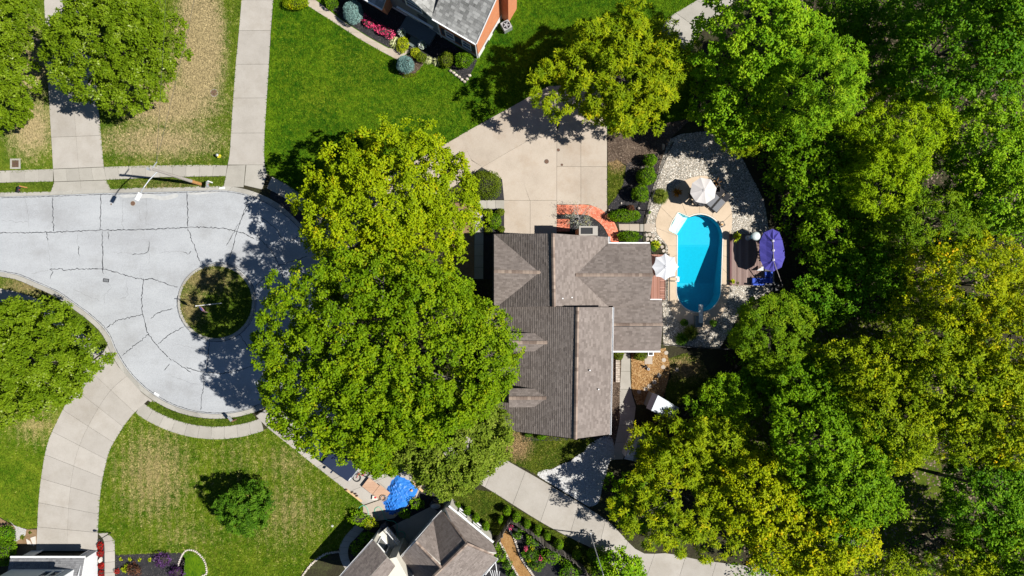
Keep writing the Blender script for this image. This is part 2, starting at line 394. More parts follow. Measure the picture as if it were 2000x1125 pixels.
def pebble_field(name, polys_px, n, smin, smax, mat, z, seed, holes=(), flat=0.5, parent=None):
    """many loose stones in one mesh (octahedra) inside polygons given in photo pixels"""
    rng = np.random.default_rng(seed); pts = scatter(polys_px, n, rng, holes); n = len(pts)
    r = rng.uniform(smin, smax, n)**1.0
    base = np.array([(1, 0, 0), (0, 1, 0), (-1, 0, 0), (0, -1, 0), (0, 0, 1)])
    a = rng.uniform(0, 2*PI, n); ca, sa = np.cos(a), np.sin(a); st = rng.uniform(0.6, 1.3, n)
    v = np.zeros((n, 5, 3)); jit = rng.uniform(0.75, 1.2, (n, 5))
    bx = base[None, :, 0]*st[:, None]; by = np.repeat(base[None, :, 1], n, 0)
    v[:, :, 0] = (bx*ca[:, None]-by*sa[:, None])*jit*r[:, None]+pts[:, None, 0]
    v[:, :, 1] = (bx*sa[:, None]+by*ca[:, None])*jit*r[:, None]+pts[:, None, 1]
    v[:, :, 2] = z+base[None, :, 2]*r[:, None]*flat*jit*1.6
    f = np.array([(0, 1, 4), (1, 2, 4), (2, 3, 4), (3, 0, 4)])[None]+5*np.arange(n)[:, None, None]
    return npmesh(name, v.reshape(-1, 3), f.reshape(-1, 3), mat, np.repeat(rng.random(n), 4), parent, 'stuff')
def inpoly(p, poly):
    x, y = p[:, 0], p[:, 1]; ins = np.zeros(len(p), bool); n = len(poly)
    for i in range(n):
        x1, y1 = poly[i]; x2, y2 = poly[(i+1) % n]
        c = ((y1 > y) != (y2 > y)) & (x < (x2-x1)*(y-y1)/(y2-y1+1e-12)+x1); ins ^= c
    return ins
def scatter(polys_px, n, rng, holes=()):
    polys = [W2(p) for p in polys_px]; hs = [W2(h) for h in holes]; out = []
    ar = [abs(area2(p)) for p in polys]; tot = sum(ar)
    for p, a in zip(polys, ar):
        k = int(n*a/tot); q = np.array(p); lo, hi = q.min(0), q.max(0); got = np.zeros((0, 2))
        while len(got) < k:
            c = rng.uniform(lo, hi, (k*2+10, 2)); c = c[inpoly(c, p)]
            for h in hs: c = c[~inpoly(c, h)]
            if len(c) == 0: break
            got = np.vstack([got, c])
        out.append(got[:k])
    return np.vstack(out)
def npmesh(name, v, f, mat, tint=None, parent=None, kind=None, smooth=False):
    """fast mesh from arrays; all faces have the same vertex count"""
    me = bpy.data.meshes.new(name); nv, nf, k = len(v), len(f), f.shape[1]
    v = np.asarray(v, np.float32)
    if parent is not None: v = v-np.array(origin(parent), np.float32)
    me.vertices.add(nv); me.vertices.foreach_set('co', np.ascontiguousarray(v, np.float32).ravel())
    me.loops.add(nf*k); me.loops.foreach_set('vertex_index', np.ascontiguousarray(f, np.int32).ravel())
    me.polygons.add(nf); me.polygons.foreach_set('loop_start', np.arange(0, nf*k, k, dtype=np.int32))
    try: me.polygons.foreach_set('loop_total', np.full(nf, k, np.int32))
    except Exception: pass
    me.materials.append(mat); me.update(calc_edges=True)
    if tint is not None:
        a = me.attributes.new('tint', 'FLOAT', 'FACE'); a.data.foreach_set('value', np.ascontiguousarray(tint, np.float32))
    if smooth: me.polygons.foreach_set('use_smooth', np.ones(nf, bool))
    o = bpy.data.objects.new(name, me); COL.objects.link(o)
    if parent is not None: o.parent = parent
    if kind: o['kind'] = kind
    return o
def chips(name, polys_px, n, L, Wd, mat, z, seed, holes=(), lift=0.03):
    rng = np.random.default_rng(seed); p = scatter(polys_px, n, rng, holes); n = len(p)
    a = rng.uniform(0, 2*PI, n); l = rng.uniform(0.5, 1.2, n)*L/2; w = rng.uniform(0.5, 1.2, n)*Wd/2
    d = np.stack([np.cos(a), np.sin(a)], 1); e = np.stack([-d[:, 1], d[:, 0]], 1)
    v = np.zeros((n, 4, 3))
    for i, (s, t) in enumerate(((-1, -1), (1, -1), (1, 1), (-1, 1))):
        v[:, i, :2] = p+d*(s*l)[:, None]+e*(t*w)[:, None]; v[:, i, 2] = z+rng.uniform(0.004, lift, n)
    f = np.arange(n*4).reshape(n, 4); return npmesh(name, v.reshape(-1, 3), f, mat, rng.random(n), None, 'stuff')

# ================================================================ GROUND
RC = (422, 590)
road_top = [(-900, 402), (-300, 394), (0, 384), (100, 381), (200, 377), (300, 375), (366, 373), (420, 371)]
bulb = arc(*RC, 219, -88, 160, 72)
road_low = smooth_line([(217, 663), (199, 638), (171, 613), (142, 592), (110, 570), (71, 553), (36, 538), (0, 531), (-80, 520), (-300, 512), (-900, 520)], 4)
road_line = road_top+bulb+road_low[1:]
def offset_px(line, d):
    out = []
    for i, q in enumerate(line):
        a, b = line[max(i-1, 0)], line[min(i+1, len(line)-1)]; l = math.dist(a, b)
        out.append((q[0]+(b[1]-a[1])/l*d, q[1]-(b[0]-a[0])/l*d))
    return out
kerb_line = offset_px(road_line, 9)
PC = (1366, 480)
pool_main = arc(1367, 463, 44, -118, 0, 20)+arc(1364.5, 567, 43, 2, 178, 28)
pool_line = pool_main+[(1323, 520), (1323.5, 459), (1307, 450), (1313, 434), (1325, 415)]
ISL = arc(*RC, 75, 0, 355, 71)
G0, G1 = -6000, 8000
big = [(G0, -6000), (G1, -6000), (G1, 7000), (G0, 7000)]
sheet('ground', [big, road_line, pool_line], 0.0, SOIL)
sheet('road', [road_line, ISL], -0.10, ROADM)
road = bpy.data.objects['road']
kerb = struct('kerb')
strip(kerb, 'kerb_section', KERBM, road_line[1:-1], kerb_line[1:-1], 62, 1, 0.012, 3, 0.008)
for o in kerb.children: pass
# vertical kerb faces down to the road
m = MB()
for a, b in zip(road_line[1:], road_line[2:]):
    A, B = P(*a), P(*b); m.poly([(A[0], A[1], -0.11), (B[0], B[1], -0.11), (B[0], B[1], -0.005), (A[0], A[1], -0.005)])
m.build('kerb_face', KERBM, kerb)
isl = struct('traffic_island')
strip(isl, 'kerb_section', KERBM, arc(*RC, 75, 0, 360, 90), arc(*RC, 70, 0, 360, 90), 14, 1, 0.02, 5, 0.006)
for c in isl.children:
    pass
m = MB(); m.lathe((*P(*RC)[:2], -0.1), [(75*S, 0), (75*S, 0.1)], 72); m.build('kerb_face', KERBM, isl)
GREEN = (.022, .075, .003); LUSH = (.062, .135, .004); DRY = (.27, .20, .085)
lawnA = lawn_mat('lawn_parched', (.05, .095, .006), (.12, .155, .014), (.40, .31, .165),
                 [(390, 90, 42, 120, 1.15), (330, 200, 85, 45, 0.8), (315, 275, 95, 30, 0.55), (60, 250, 40, 50, 0.6), (60, 130, 40, 60, .5)], 0.16)
lawnB = lawn_mat('lawn_lush', (.018, .068, .002), (.085, .155, .004), (.165, .19, .012), [(620, 190, 60, 50, 0.22), (700, 130, 80, 60, 0.18), (820, 220, 90, 30, .15), (560, 120, 30, 80, .15)], 0.02, 0.0, .75)
lawnC = lawn_mat('lawn_mown', (.045, .10, .003), (.125, .17, .01), (.37, .29, .13),
                 [(300, 925, 80, 100, 0.6), (560, 905, 55, 45, 0.35), (565, 1000, 80, 70, 0.38), (470, 895, 80, 50, 0.2), (70, 830, 55, 40, 0.5), (350, 1040, 80, 40, 0.25)], -0.10, 0.15, .85)
lawnD = lawn_mat('lawn_verge', (.045, .085, .006), (.095, .135, .012), (.26, .20, .09), [(330, 365, 60, 12, .3), (400, 545, 60, 30, 0.6), (372, 600, 30, 40, .6), (60, 560, 60, 20, .6)], 0.06)
lawnE = lawn_mat('lawn_scrappy', (.04, .07, .006), (.10, .12, .012), (.33, .22, .11), [(1010, 870, 25, 25, .8), (1340, 720, 40, 20, .5), (1205, 300, 20, 30, 1.2)], 0.12)
ring_out = arc(*RC, 268, 71, 124.5, 30)
LAWNS = {
 'L0': (lawnA, [(-400, -300), (70, -300), (88, 0), (97, 200), (104, 331), (-400, 340)]),
 'L1': (lawnA, [(180, -300), (480, -300), (472, 0), (460, 130), (449, 300), (444, 323), (203, 327), (195, 240), (186, 130)]),
 'V1': (lawnD, [(-400, 362), (0, 358), (105, 355), (100, 374), (0, 376), (-400, 386)]),
 'V2': (lawnD, [(207, 352), (300, 348), (441, 345), (436, 364), (300, 366.5), (217, 369)]),
 'L2': (lawnB, [(540, -300), (1420, -300), (1362, 0), (1330, 20), (1300, 40), (1360, 120), (1350, 230), (1186, 262), (1186, 165), (1069, 168), (866, 283), (760, 345), (640, 420), (613, 425), (590, 389), (560, 360), (520, 338), (516, 300), (517, 260), (524, 150), (534, 0)]),
 'I': (lawnD, arc(*RC, 70, 0, 355, 60)),
 'V3': (lawnD, arc(*RC, 242.5, 71, 123.5, 26)+arc(*RC, 229, 123, 72, 26)),
 'V4': (lawnD, [(203, 686), (178, 662), (142, 633), (100, 598), (57, 576), (0, 562), (-80, 554), (-400, 545), (-400, 525), (-80, 530), (0, 541), (33, 547), (68, 562), (106, 579), (138, 601), (166, 621), (193, 646), (210, 670)]),
 'L5': (lawnC, [(-400, 590), (-60, 585), (0, 591), (50, 604), (90, 624), (130, 657), (160, 684), (178, 705), (150, 745), (114, 818), (96, 857), (87, 892), (79, 945), (75, 988), (73, 1031), (55, 1033), (35, 1028), (15, 1018), (0, 1010), (-400, 1010)]),
 'L6': (lawnC, [(265, 804)]+ring_out[::-1][1:]+[(523, 836), (607, 903), (671, 953), (708, 985), (709, 1001), (694, 1024), (672, 1048), (663, 1070), (640, 1085), (610, 1100), (590, 1130), (560, 1500), (380, 1500), (401, 1125), (396, 1098), (380, 1082), (350, 1079), (310, 1080), (226, 1083), (224, 1060), (220, 1050), (210, 1041), (191, 1039), (192, 1031), (194, 988), (199, 945), (206, 910), (215, 878), (228, 855), (245, 828)]),
 'L7': (lawnE, [(820, 940), (965, 962), (1000, 988), (1064, 1026), (1117, 1054), (1170, 1082), (1190, 1110), (1150, 1120), (1090, 1065), (1030, 1030), (993, 1015), (975, 1045), (950, 1040), (890, 990)]),
 'L8': (lawnE, [(960, 838), (1150, 845), (1165, 862), (1140, 882), (1095, 907), (1048, 926), (1000, 902), (940, 865)]),
 'L9': (lawnE, [(1306, 700), (1340, 690), (1372, 705), (1385, 730), (1420, 760), (1300, 800), (1300, 760), (1312, 735)]),
 'L10': (lawnE, [(1187, 318), (1205, 312), (1222, 325), (1216, 360), (1203, 385), (1187, 402)]),
 'L11': (lawnE, [(1580, 640), (1800, 600), (1820, 650), (1760, 720), (1600, 720)]),
 'L12': (lawnE, [(1340, 820), (1480, 780), (1560, 860), (1500, 960), (1420, 900)]),
 'L13': (lawnE, [(1690, 900), (1830, 870), (1860, 1010), (1720, 1080), (1670, 1020)]),
}
for k, (mt, p) in LAWNS.items(): sheet('lawn', [p], 0.01 if k != 'I' else 0.014, mt)
# grass blades: leaning blades over the lawns, coloured by the same patchy lawn colour
HOLES = [[(560, -20), (602, 12), (640, 36), (700, 75), (740, 98), (776, 118), (778, 142), (790, 153), (806, 148), (820, 135), (832, 119), (848, 124), (870, 130), (890, 140), (906, 158), (916, 152), (936, 116), (1020, -20)],
         [(226, 1083), (350, 1079), (400, 1085), (405, 1130), (226, 1130)], [(972, 1030), (996, 1010), (1060, 1050), (1150, 1130), (970, 1130)]]
def blades(key, n, seed):
    mt, p = LAWNS[key]; rng = np.random.default_rng(seed)
    q = np.array(p); q[:, 0] = np.clip(q[:, 0], -15, 2015); q[:, 1] = np.clip(q[:, 1], -15, 1140)
    c = scatter([[tuple(r) for r in q]], n, rng, HOLES); n = len(c); a = rng.uniform(0, 2*PI, n); L = rng.uniform(0.08, 0.24, n); w = rng.uniform(0.02, 0.045, n)
    d = np.stack([np.cos(a), np.sin(a)], 1); e = np.stack([-d[:, 1], d[:, 0]], 1); v = np.zeros((n, 3, 3))
    v[:, 0, :2] = c+e*w[:, None]; v[:, 1, :2] = c-e*w[:, None]; v[:, 2, :2] = c+d*L[:, None]
    v[:, :2, 2] = 0.012; v[:, 2, 2] = rng.uniform(0.03, 0.15, n)
    npmesh('grass', v.reshape(-1, 3), np.arange(n*3).reshape(n, 3), mt, rng.normal(-0.02, 0.27, n), None, 'stuff')
for i, (k, n) in enumerate((('L0', 6000), ('L1', 42000), ('V1', 3000), ('V2', 5000), ('L2', 90000), ('I', 9000), ('V3', 4000), ('V4', 5000), ('L5', 16000), ('L6', 70000), ('L7', 9000), ('L8', 7000), ('L9', 4000), ('L10', 1500))):
    blades(k, n, 100+i)

# ---------------------------------------------------------------- slabs: pavements and driveways
pv = struct('pavement')
strip(pv, 'paving_slab', CONCG, [(-400, 340), (0, 333.6), (104, 330)], [(-400, 362), (0, 357), (104, 354.6)], 18)
strip(pv, 'paving_slab', CONCG, [(203, 326), (285, 323), (398, 322), (444, 323)], [(208, 351.5), (320, 346), (441, 344)], 9)
strip(pv, 'paving_slab', CONCG, arc(*RC, 268, -66, -44, 20), arc(*RC, 243, -66, -44, 20), 4)
strip(pv, 'paving_slab', CONCG, arc(*RC, 268, -14, 58, 40), arc(*RC, 243, -14, 58, 40), 13)
strip(pv, 'paving_slab', CONCG, arc(*RC, 268, 69.6, 126, 30), arc(*RC, 243, 69.0, 126, 30), 10)
strip(pv, 'paving_slab', CONCG, smooth_line([(-60, 557), (0, 563), (57, 577), (100, 599), (142, 634), (178, 663), (203, 686)]), smooth_line([(-60, 583), (0, 589), (50, 602), (90, 622), (130, 655), (160, 682), (178, 705)]), 11)
def driveway(): return struct('driveway')
dA = driveway()
strip(dA, 'concrete_panel', CONC, [(70, -260), (88, 30), (92, 130), (104, 330)], [(174, -260), (180, 30), (186, 130), (203, 326)], 0, 2, cuts=[0, .17, .34, .51, .595, .69, .79, .895, 1])
strip(dA, 'concrete_panel', CONCG, [(104, 330.5), (106, 355)], [(203, 326.5), (208, 351.5)], 1, 4)
strip(dA, 'concrete_panel', CONCG, [(106, 355.5), (100, 373.5)], [(208, 352), (217, 369.5)], 1, 2)
dB = driveway()
strip(dB, 'concrete_panel', CONC, [(482, -300), (472, 0), (466, 70), (460, 130), (455, 200), (449, 300), (445, 322)], [(543, -300), (534, 0), (529, 60), (524, 150), (517, 260), (516, 300), (517, 322)], 0, 1, cuts=[0, .13, .25, .37, .482, .578, .684, .79, .9, 1])
slab([(445, 323), (480, 322), (476, 366), (437, 364), (441, 345)], 'concrete_panel', CONCG, dB)
slab([(481, 322), (517, 322), (522, 340), (512, 370), (477, 362)], 'concrete_panel', CONCG, dB)
dC = driveway()
strip(dC, 'concrete_panel', CONC, smooth_line([(206, 688), (175, 712), (148, 752), (114, 818), (96, 857), (87, 892), (79, 945), (75, 988), (73, 1031), (71, 1076)], 4), smooth_line([(290, 781), (277, 793), (265, 804), (245, 828), (228, 855), (215, 878), (206, 910), (199, 945), (194, 988), (190, 1076)], 4), 9, 2, z=.036)
slab(arc(*RC, 228.3, 158.5, 121.5, 16)+[(299, 788), (262, 765), (225, 726), (198, 692)], 'apron_panel', CONC, dC, z=0.02)
dD = driveway()
strip(dD, 'concrete_panel', CONC, [(500, 812), (523, 836), (607, 903), (671, 953), (710, 986)], [(588, 752), (650, 800), (710, 850), (790, 915), (825, 945)], 7, 2, z=.036)
strip(dD, 'concrete_panel', CONCW, [(709, 988), (709, 1001), (694, 1024)], [(825, 947), (812, 975), (770, 1012)], 2, 2)
strip(pv, 'paving_slab', CONCG, smooth_line([(694, 1025), (676, 1044), (664, 1064), (663, 1085), (672, 1108), (690, 1130)]), smooth_line([(712, 1033), (696, 1050), (683, 1064), (680, 1082), (686, 1100), (704, 1120)]), 9)
dM = driveway()
for pl in ([(602, 428), (640, 395), (720, 370), (760, 440), (650, 505), (622, 490)], [(720, 369), (800, 322), (845, 392), (760, 439)],
           [(800, 321), (866, 284), (898, 266), (921, 314), (941, 326), (922, 340), (846, 391)], [(898, 265), (1069, 170), (1094, 240), (1000, 292), (942, 326), (921, 312)],
           [(1070, 169), (1185, 162), (1185, 262), (1087, 262), (1094, 240)], [(1000, 293), (1087, 245), (1087, 391), (1035, 391)],
           [(942, 327), (1000, 293), (1034, 391), (985, 391), (981, 350)], [(985, 392), (1035, 392), (1035, 462), (985, 462)], [(1036, 392), (1087, 392), (1087, 462), (1036, 462)],
           [(1088, 262), (1134, 262), (1134, 325), (1088, 325)], [(1135, 262), (1185, 262), (1185, 325), (1135, 325)],
           [(1088, 326), (1134, 326), (1134, 399), (1088, 399)], [(1135, 326), (1185, 326), (1185, 418), (1173, 408), (1150, 399), (1135, 399)]):
    slab(pl, 'concrete_panel', CONCW, dM, gap=-0.014)
dE = driveway()
strip(dE, 'concrete_panel', CONC, smooth_line([(820, 790), (900, 845), (1000, 905), (1046, 931), (1142, 988), (1195, 1024), (1249, 1078), (1302, 1080), (1355, 1091), (1402, 1098), (1520, 1112)], 4), smooth_line([(790, 845), (880, 910), (968, 964), (1012, 992), (1064, 1024), (1117, 1052), (1170, 1080), (1195, 1120), (1230, 1165), (1330, 1185), (1500, 1190)], 4), 13, 1)
dF = driveway()
strip(dF, 'concrete_panel', CONCG, [(1290, 60), (1302, 36), (1362, 0), (1460, -100)], [(1350, 110), (1357, 75), (1437, 0), (1540, -80)], 5, 1)
fw = struct('front_path')
strip(fw, 'paving_slab', CONCG, [(934, 391), (985, 391)], [(934, 408), (985, 408)], 3)
strip(fw, 'paving_slab', CONCG, [(927, 409), (926, 545)], [(944.5, 409), (944, 545)], 6)
fp = struct('garden_path')
strip(fp, 'paving_slab', CONCW, [(1208, 437.5), (1249, 437.5)], [(1210, 452.5), (1249, 452.5)], 2)
slab([(1250, 437.5), (1257, 437.5), (1257, 452.5), (1250, 452.5)], 'paving_slab', CONCG, fp); slab([(1258, 437), (1279, 437), (1279, 453), (1258, 453)], 'paving_slab', CONCW, fp)
sp_ = struct('side_path')
strip(sp_, 'paving_slab', CONCG, [(1214, 690), (1212, 735), (1210, 765), (1210, 823), (1201, 866), (1190, 898)], [(1231, 690), (1231, 735), (1233, 765), (1242, 795), (1238, 825), (1217, 897)], 6)
np_ = struct('porch_path')
strip(np_, 'paving_slab', CONCW, [(560, -20), (602, 12), (640, 36), (700, 75), (740, 98), (776, 117)], [(590, -20), (640, 18), (668, 40), (720, 73), (760, 95), (806, 98)], 7)
slab([(792, 84), (806, 97), (818, 94), (804, 80)], 'paving_slab', CONCW, np_)
gp = struct('entrance_path')
strip(gp, 'paving_slab', CONC, [(192, 1042), (203, 1054), (204.5, 1068), (204.5, 1200)], [(210, 1040), (224, 1055), (224.5, 1070), (225, 1200)], 8, z=.034)

# red brick walk: real pavers laid in courses
bw = struct('brick_walk')
def pavers(outer, inner, rows, n):
    m = MB(); a, b = resamp(outer), resamp(inner)
    for j in range(rows):
        for i in range(n):
            off = 0.5*(j % 2); t0 = max((i+off-0.0)/n, 0); t1 = min((i+1+off)/n, 1)
            if t1-t0 < 0.2/n: continue
            s0, s1 = j/rows, (j+1)/rows; q = []
            for t, s in ((t0, s0), (t1, s0), (t1, s1), (t0, s1)):
                A, B = a(t), b(t); q.append((A[0]+(B[0]-A[0])*s, A[1]+(B[1]-A[1])*s))
            m.prism(inset(W2(q), 0.005), 0.0, 0.045+random.uniform(-.003, .003), random.random())
    m.build('pavers', PAVER, bw, kind='stuff')
pavers(smooth_line([(1087, 400), (1120, 400), (1150, 400.5), (1173, 409), (1192, 424), (1204, 443), (1209, 462), (1208, 476)]), smooth_line([(1087, 418.5), (1120, 418.5), (1146, 420), (1162, 428), (1177, 441), (1186, 456), (1190, 466), (1191, 476)]), 8, 42)
pavers([(1087, 428), (1113, 428)], [(1087, 452), (1113, 452)], 11, 6)

# ---------------------------------------------------------------- planting beds and gravel
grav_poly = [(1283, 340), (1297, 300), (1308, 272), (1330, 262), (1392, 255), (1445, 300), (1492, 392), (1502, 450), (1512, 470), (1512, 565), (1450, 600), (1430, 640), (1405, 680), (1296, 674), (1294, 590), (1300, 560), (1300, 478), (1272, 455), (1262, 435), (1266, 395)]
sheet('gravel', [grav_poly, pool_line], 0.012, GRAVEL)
gwhite = smooth_line([(1163, 860), (1180, 852), (1194, 853), (1199, 872), (1199, 888), (1189, 905), (1184, 925), (1177, 945), (1173, 968), (1166, 984), (1152, 989), (1142, 985), (1095, 956), (1050, 928), (1062, 918), (1078, 917), (1095, 907), (1112, 902), (1128, 889), (1141, 881), (1150, 869), (1163, 860)], 3)[:-1]
sheet('gravel', [gwhite], 0.016, GRAVELW)
beds = [('mulch_bed', [(1188, 404), (1203, 386), (1217, 360), (1224, 320), (1292, 296), (1284, 340), (1267, 395), (1256, 437), (1208, 437), (1196, 424)], MULCHD),
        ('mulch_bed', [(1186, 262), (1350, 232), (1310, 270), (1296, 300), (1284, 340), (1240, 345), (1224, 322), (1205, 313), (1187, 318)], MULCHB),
        ('mulch_bed', [(1112, 419), (1146, 421), (1162, 429), (1177, 442), (1186, 457), (1190, 476), (1113, 474), (1112, 453)], MULCHD),
        ('mulch_bed', [(1086, 419), (1111, 419), (1111, 427), (1086, 427)], MULCHD),
        ('mulch_bed', [(1208, 454), (1256, 454), (1256, 478), (1210, 480)], MULCHD),
        ('mulch_bed', [(946, 408), (984, 408), (984, 462), (968, 462), (968, 545), (946, 545)], MULCHD),
        ('mulch_bed', [(918, 330), (960, 322), (984, 350), (984, 390), (915, 390)], MULCHD),
        ('mulch_bed', [(1233, 690), (1300, 680), (1310, 720), (1300, 760), (1290, 790), (1244, 790), (1234, 762)], MULCHO),
        ('mulch_bed', [(1180, 680), (1213, 690), (1211, 760), (1210, 822), (1200, 866), (1180, 850)], MULCHB),
        ('mulch_bed', [(226, 1084), (310, 1081), (350, 1080), (362, 1090), (350, 1200), (226, 1200)], MULCHD),
        ('mulch_bed', [(191, 1058), (197, 1055), (204, 1062), (204, 1200), (191, 1200)], MULCHD),
        ('mulch_bed', [(644, 14), (668, 38), (720, 71.5), (760, 93.5), (800, 98), (825, 112), (848, 124), (870, 130), (890, 140), (906, 158), (916, 152), (932, 118), (860, 70), (760, 0), (690, -30)], MULCHD),
        ('mulch_bed', [(776, 118), (812, 98), (832, 118), (820, 135), (806, 148), (790, 153), (778, 142)], MULCHB),
        ('mulch_bed', [(880, 396), (926, 396), (926, 545), (880, 545)], DIRT),
        ('mulch_bed', [(530, 372), (560, 388), (585, 412), (600, 436), (590, 440), (566, 416), (543, 396), (527, 384)], MULCHD),
        ('mulch_bed', [(700, 1040), (750, 1012), (770, 1013), (802, 982), (830, 948), (850, 960), (840, 990), (760, 1030), (740, 1075), (690, 1120), (684, 1085)], MULCHD),
        ('mulch_bed', [(960, 1070), (976, 1045), (993, 1015), (1060, 1055), (1110, 1090), (1150, 1130), (1150, 1300), (940, 1300), (940, 1130)], MULCHD),
        ('mulch_bed', [(0, 1012), (40, 1034), (72, 1034), (72, 1078), (-40, 1100), (-40, 1000)], DIRT),
        ('mulch_bed', [(1020, 852), (1190, 852), (1190, 858), (1020, 862)], MULCHD),
        ('mulch_bed', [(349, 1108), (353, 1094), (360, 1081), (367, 1076), (376, 1076), (386, 1082), (396, 1094), (402, 1108), (402, 1200), (340, 1200)], lawnB)]
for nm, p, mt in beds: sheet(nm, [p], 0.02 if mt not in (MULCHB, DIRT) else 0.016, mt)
sheet('patio', [[(760, 1030), (840, 990), (858, 962), (880, 985), (866, 1010), (820, 1060), (800, 1090), (740, 1080)]], 0.024, CONCG)
sheet('wood_chip_path', [smooth_line([(978, 1042), (988, 1036), (996, 1044), (1004, 1060), (1012, 1085), (1024, 1105), (1040, 1130), (1060, 1200)])+[(1030, 1200), (1012, 1130), (1000, 1104), (990, 1080), (978, 1058)]], 0.026, MULCHO)
EX = [smooth_line([(1280, 435), (1284, 457), (1302, 478), (1304, 496), (1304, 549), (1305, 588), (1313, 613), (1329, 631), (1356, 649), (1366, 650), (1388, 638), (1409, 617), (1421, 585), (1425, 556), (1427, 467), (1430, 432), (1427, 403), (1409, 368), (1388, 347), (1370, 343), (1341, 350), (1320, 364), (1295, 396), (1284, 418), (1280, 435)], 3)[:-1]]
pebble_field('pebbles', [grav_poly], 20000, 0.02, 0.062, PEB, 0.012, 1, EX+[pool_line])
pebble_field('pebbles', [gwhite], 8000, 0.025, 0.065, PEBW, 0.016, 2)
chips('mulch_chips', [beds[0][1], beds[2][1], beds[9][1], beds[11][1]], 9000, 0.10, 0.03, CHIP, 0.02, 3)
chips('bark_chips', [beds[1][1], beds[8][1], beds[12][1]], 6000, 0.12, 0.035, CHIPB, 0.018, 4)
chips('wood_chips', [beds[7][1]], 5000, 0.13, 0.045, CHIPO, 0.02, 5)
chips('leaf_litter', [[(1480, 0), (2010, 0), (2010, 1130), (1480, 1130), (1300, 820), (1420, 720), (1560, 640), (1590, 540), (1520, 430)]], 16000, 0.2, 0.13, CHIPB, 0.004, 6)

# ---------------------------------------------------------------- road cracks and seams
def crack(pts, w=0.06, jit=0.035, seed=0, tip=True):
    rng = random.Random(seed or hash(tuple(pts)) & 0xffff); a = resamp(pts); L = sum(math.dist(p, q) for p, q in zip(pts, pts[1:]))
    n = max(4, int(L/3)); A = []; B = []
    for i in range(n+1):
        t = i/n; p = a(t); q = a(min(t+0.01, 1)); r = a(max(t-0.01, 0)); l = math.dist(q, r) or 1
        nx, ny = (q[1]-r[1])/l, -(q[0]-r[0])/l; o = rng.gauss(0, jit)/S; ww = w/S/2*rng.uniform(0.45, 1.35)*(0.3 if tip and i in (0, n) else 1)
        A.append(P(p[0]+nx*(o+ww), p[1]+ny*(o+ww))); B.append(P(p[0]+nx*(o-ww), p[1]+ny*(o-ww)))
    m = MB()
    for i in range(n): m.poly([(A[i][0], A[i][1], -.096), (A[i+1][0], A[i+1][1], -.096), (B[i+1][0], B[i+1][1], -.096), (B[i][0], B[i][1], -.096)][::-1])
    m.build('crack_seal', TAR, road)
def c2(pts): return [(x/2.812, y/2.812+350) for x, y in pts]
for pl in ([(262, 379), (292, 378.5), (318, 383), (342, 377.5), (346, 384), (318, 391), (292, 386), (270, 387)], [(232, 381), (258, 379), (262, 384), (240, 386)], [(366, 376), (410, 374), (432, 374), (400, 378.5), (372, 380)], [(470, 381), (500, 391), (525, 405), (518, 404), (490, 392)]):
    m = MB(); q = W2(smooth_line(pl+[pl[0]], 3)[:-1]); m.add([(x, y, -.098) for x, y in q], tess([q])); m.build('patch', PATCHM, road)
for k, (p, w) in enumerate([
    (c2([(-60, 296), (230, 292), (550, 280), (800, 276), (950, 268), (1100, 263), (1230, 270), (1330, 295), (1400, 330)]), .07),
    (c2([(285, 95), (287, 200), (293, 288)]), .07), (c2([(548, 78), (552, 150), (547, 280)]), .06), (c2([(1022, 70), (1028, 160), (1028, 262)]), .07),
    (c2([(255, 290), (258, 338)]), .07), (c2([(592, 285), (594, 332)]), .06), (c2([(558, 285), (561, 380), (560, 490), (565, 520)]), .08),
    (c2([(425, 365), (431, 425)]), .06), (c2([(722, 413), (798, 407), (815, 385), (818, 340)]), .055), (c2([(1002, 397), (1033, 411), (1048, 393)]), .055),
    (c2([(270, 492), (330, 493), (345, 502), (400, 494), (565, 493), (640, 515), (720, 536), (785, 552)]), .07), (c2([(270, 547), (287, 505), (270, 490)]), .06),
    (c2([(785, 545), (775, 650), (780, 740), (805, 840), (860, 915), (920, 980)]), .07), (c2([(790, 555), (825, 545), (905, 572), (975, 595)]), .07),
    (c2([(578, 820), (640, 775), (780, 742)]), .07), (c2([(825, 768), (860, 735), (945, 712)]), .06), (c2([(668, 968), (740, 910), (815, 850)]), .06), (c2([(865, 908), (910, 865), (1010, 808)]), .06),
    (c2([(925, 980), (985, 1022), (1050, 1064)]), .06), (c2([(1020, 1033), (1080, 1055), (1130, 1062), (1220, 1068), (1330, 1045), (1400, 1020)]), .06), (c2([(1146, 890), (1140, 980), (1128, 1060)]), .06), (c2([(898, 1052), (930, 1015)]), .05),
    (c2([(1113, 1065), (1117, 1140), (1105, 1200), (1100, 1270)]), .06), (c2([(1030, 270), (1050, 330), (1070, 380), (1100, 468)]), .06), (c2([(1365, 100), (1330, 200), (1298, 290), (1272, 390), (1242, 470)]), .06),
    (c2([(1310, 850), (1345, 900), (1365, 935), (1406, 935)]), .05), (c2([(1345, 950), (1370, 935)]), .05),
    ([(500, 460), (530, 490), (550, 530), (556, 560)], .06), ([(506, 422), (540, 447), (552, 470), (570, 470), (582, 462)], .05), ([(505, 700), (520, 725), (535, 745)], .05), ([(560, 600), (600, 610), (630, 600)], .05),
    ([(500, 770), (540, 762), (590, 720)], .05), ([(440, 480), (470, 430), (490, 392)], .05), ([(497, 560), (540, 520), (600, 500)], .05)]): crack(p, w, seed=k+1)
HAIR = plain('hairline_crack', (.17, .17, .175), 0.8)
def hair(p, sd): 
    global TAR
    keep, TAR = TAR, HAIR; crack(c2(p), .022, .05, sd); TAR = keep
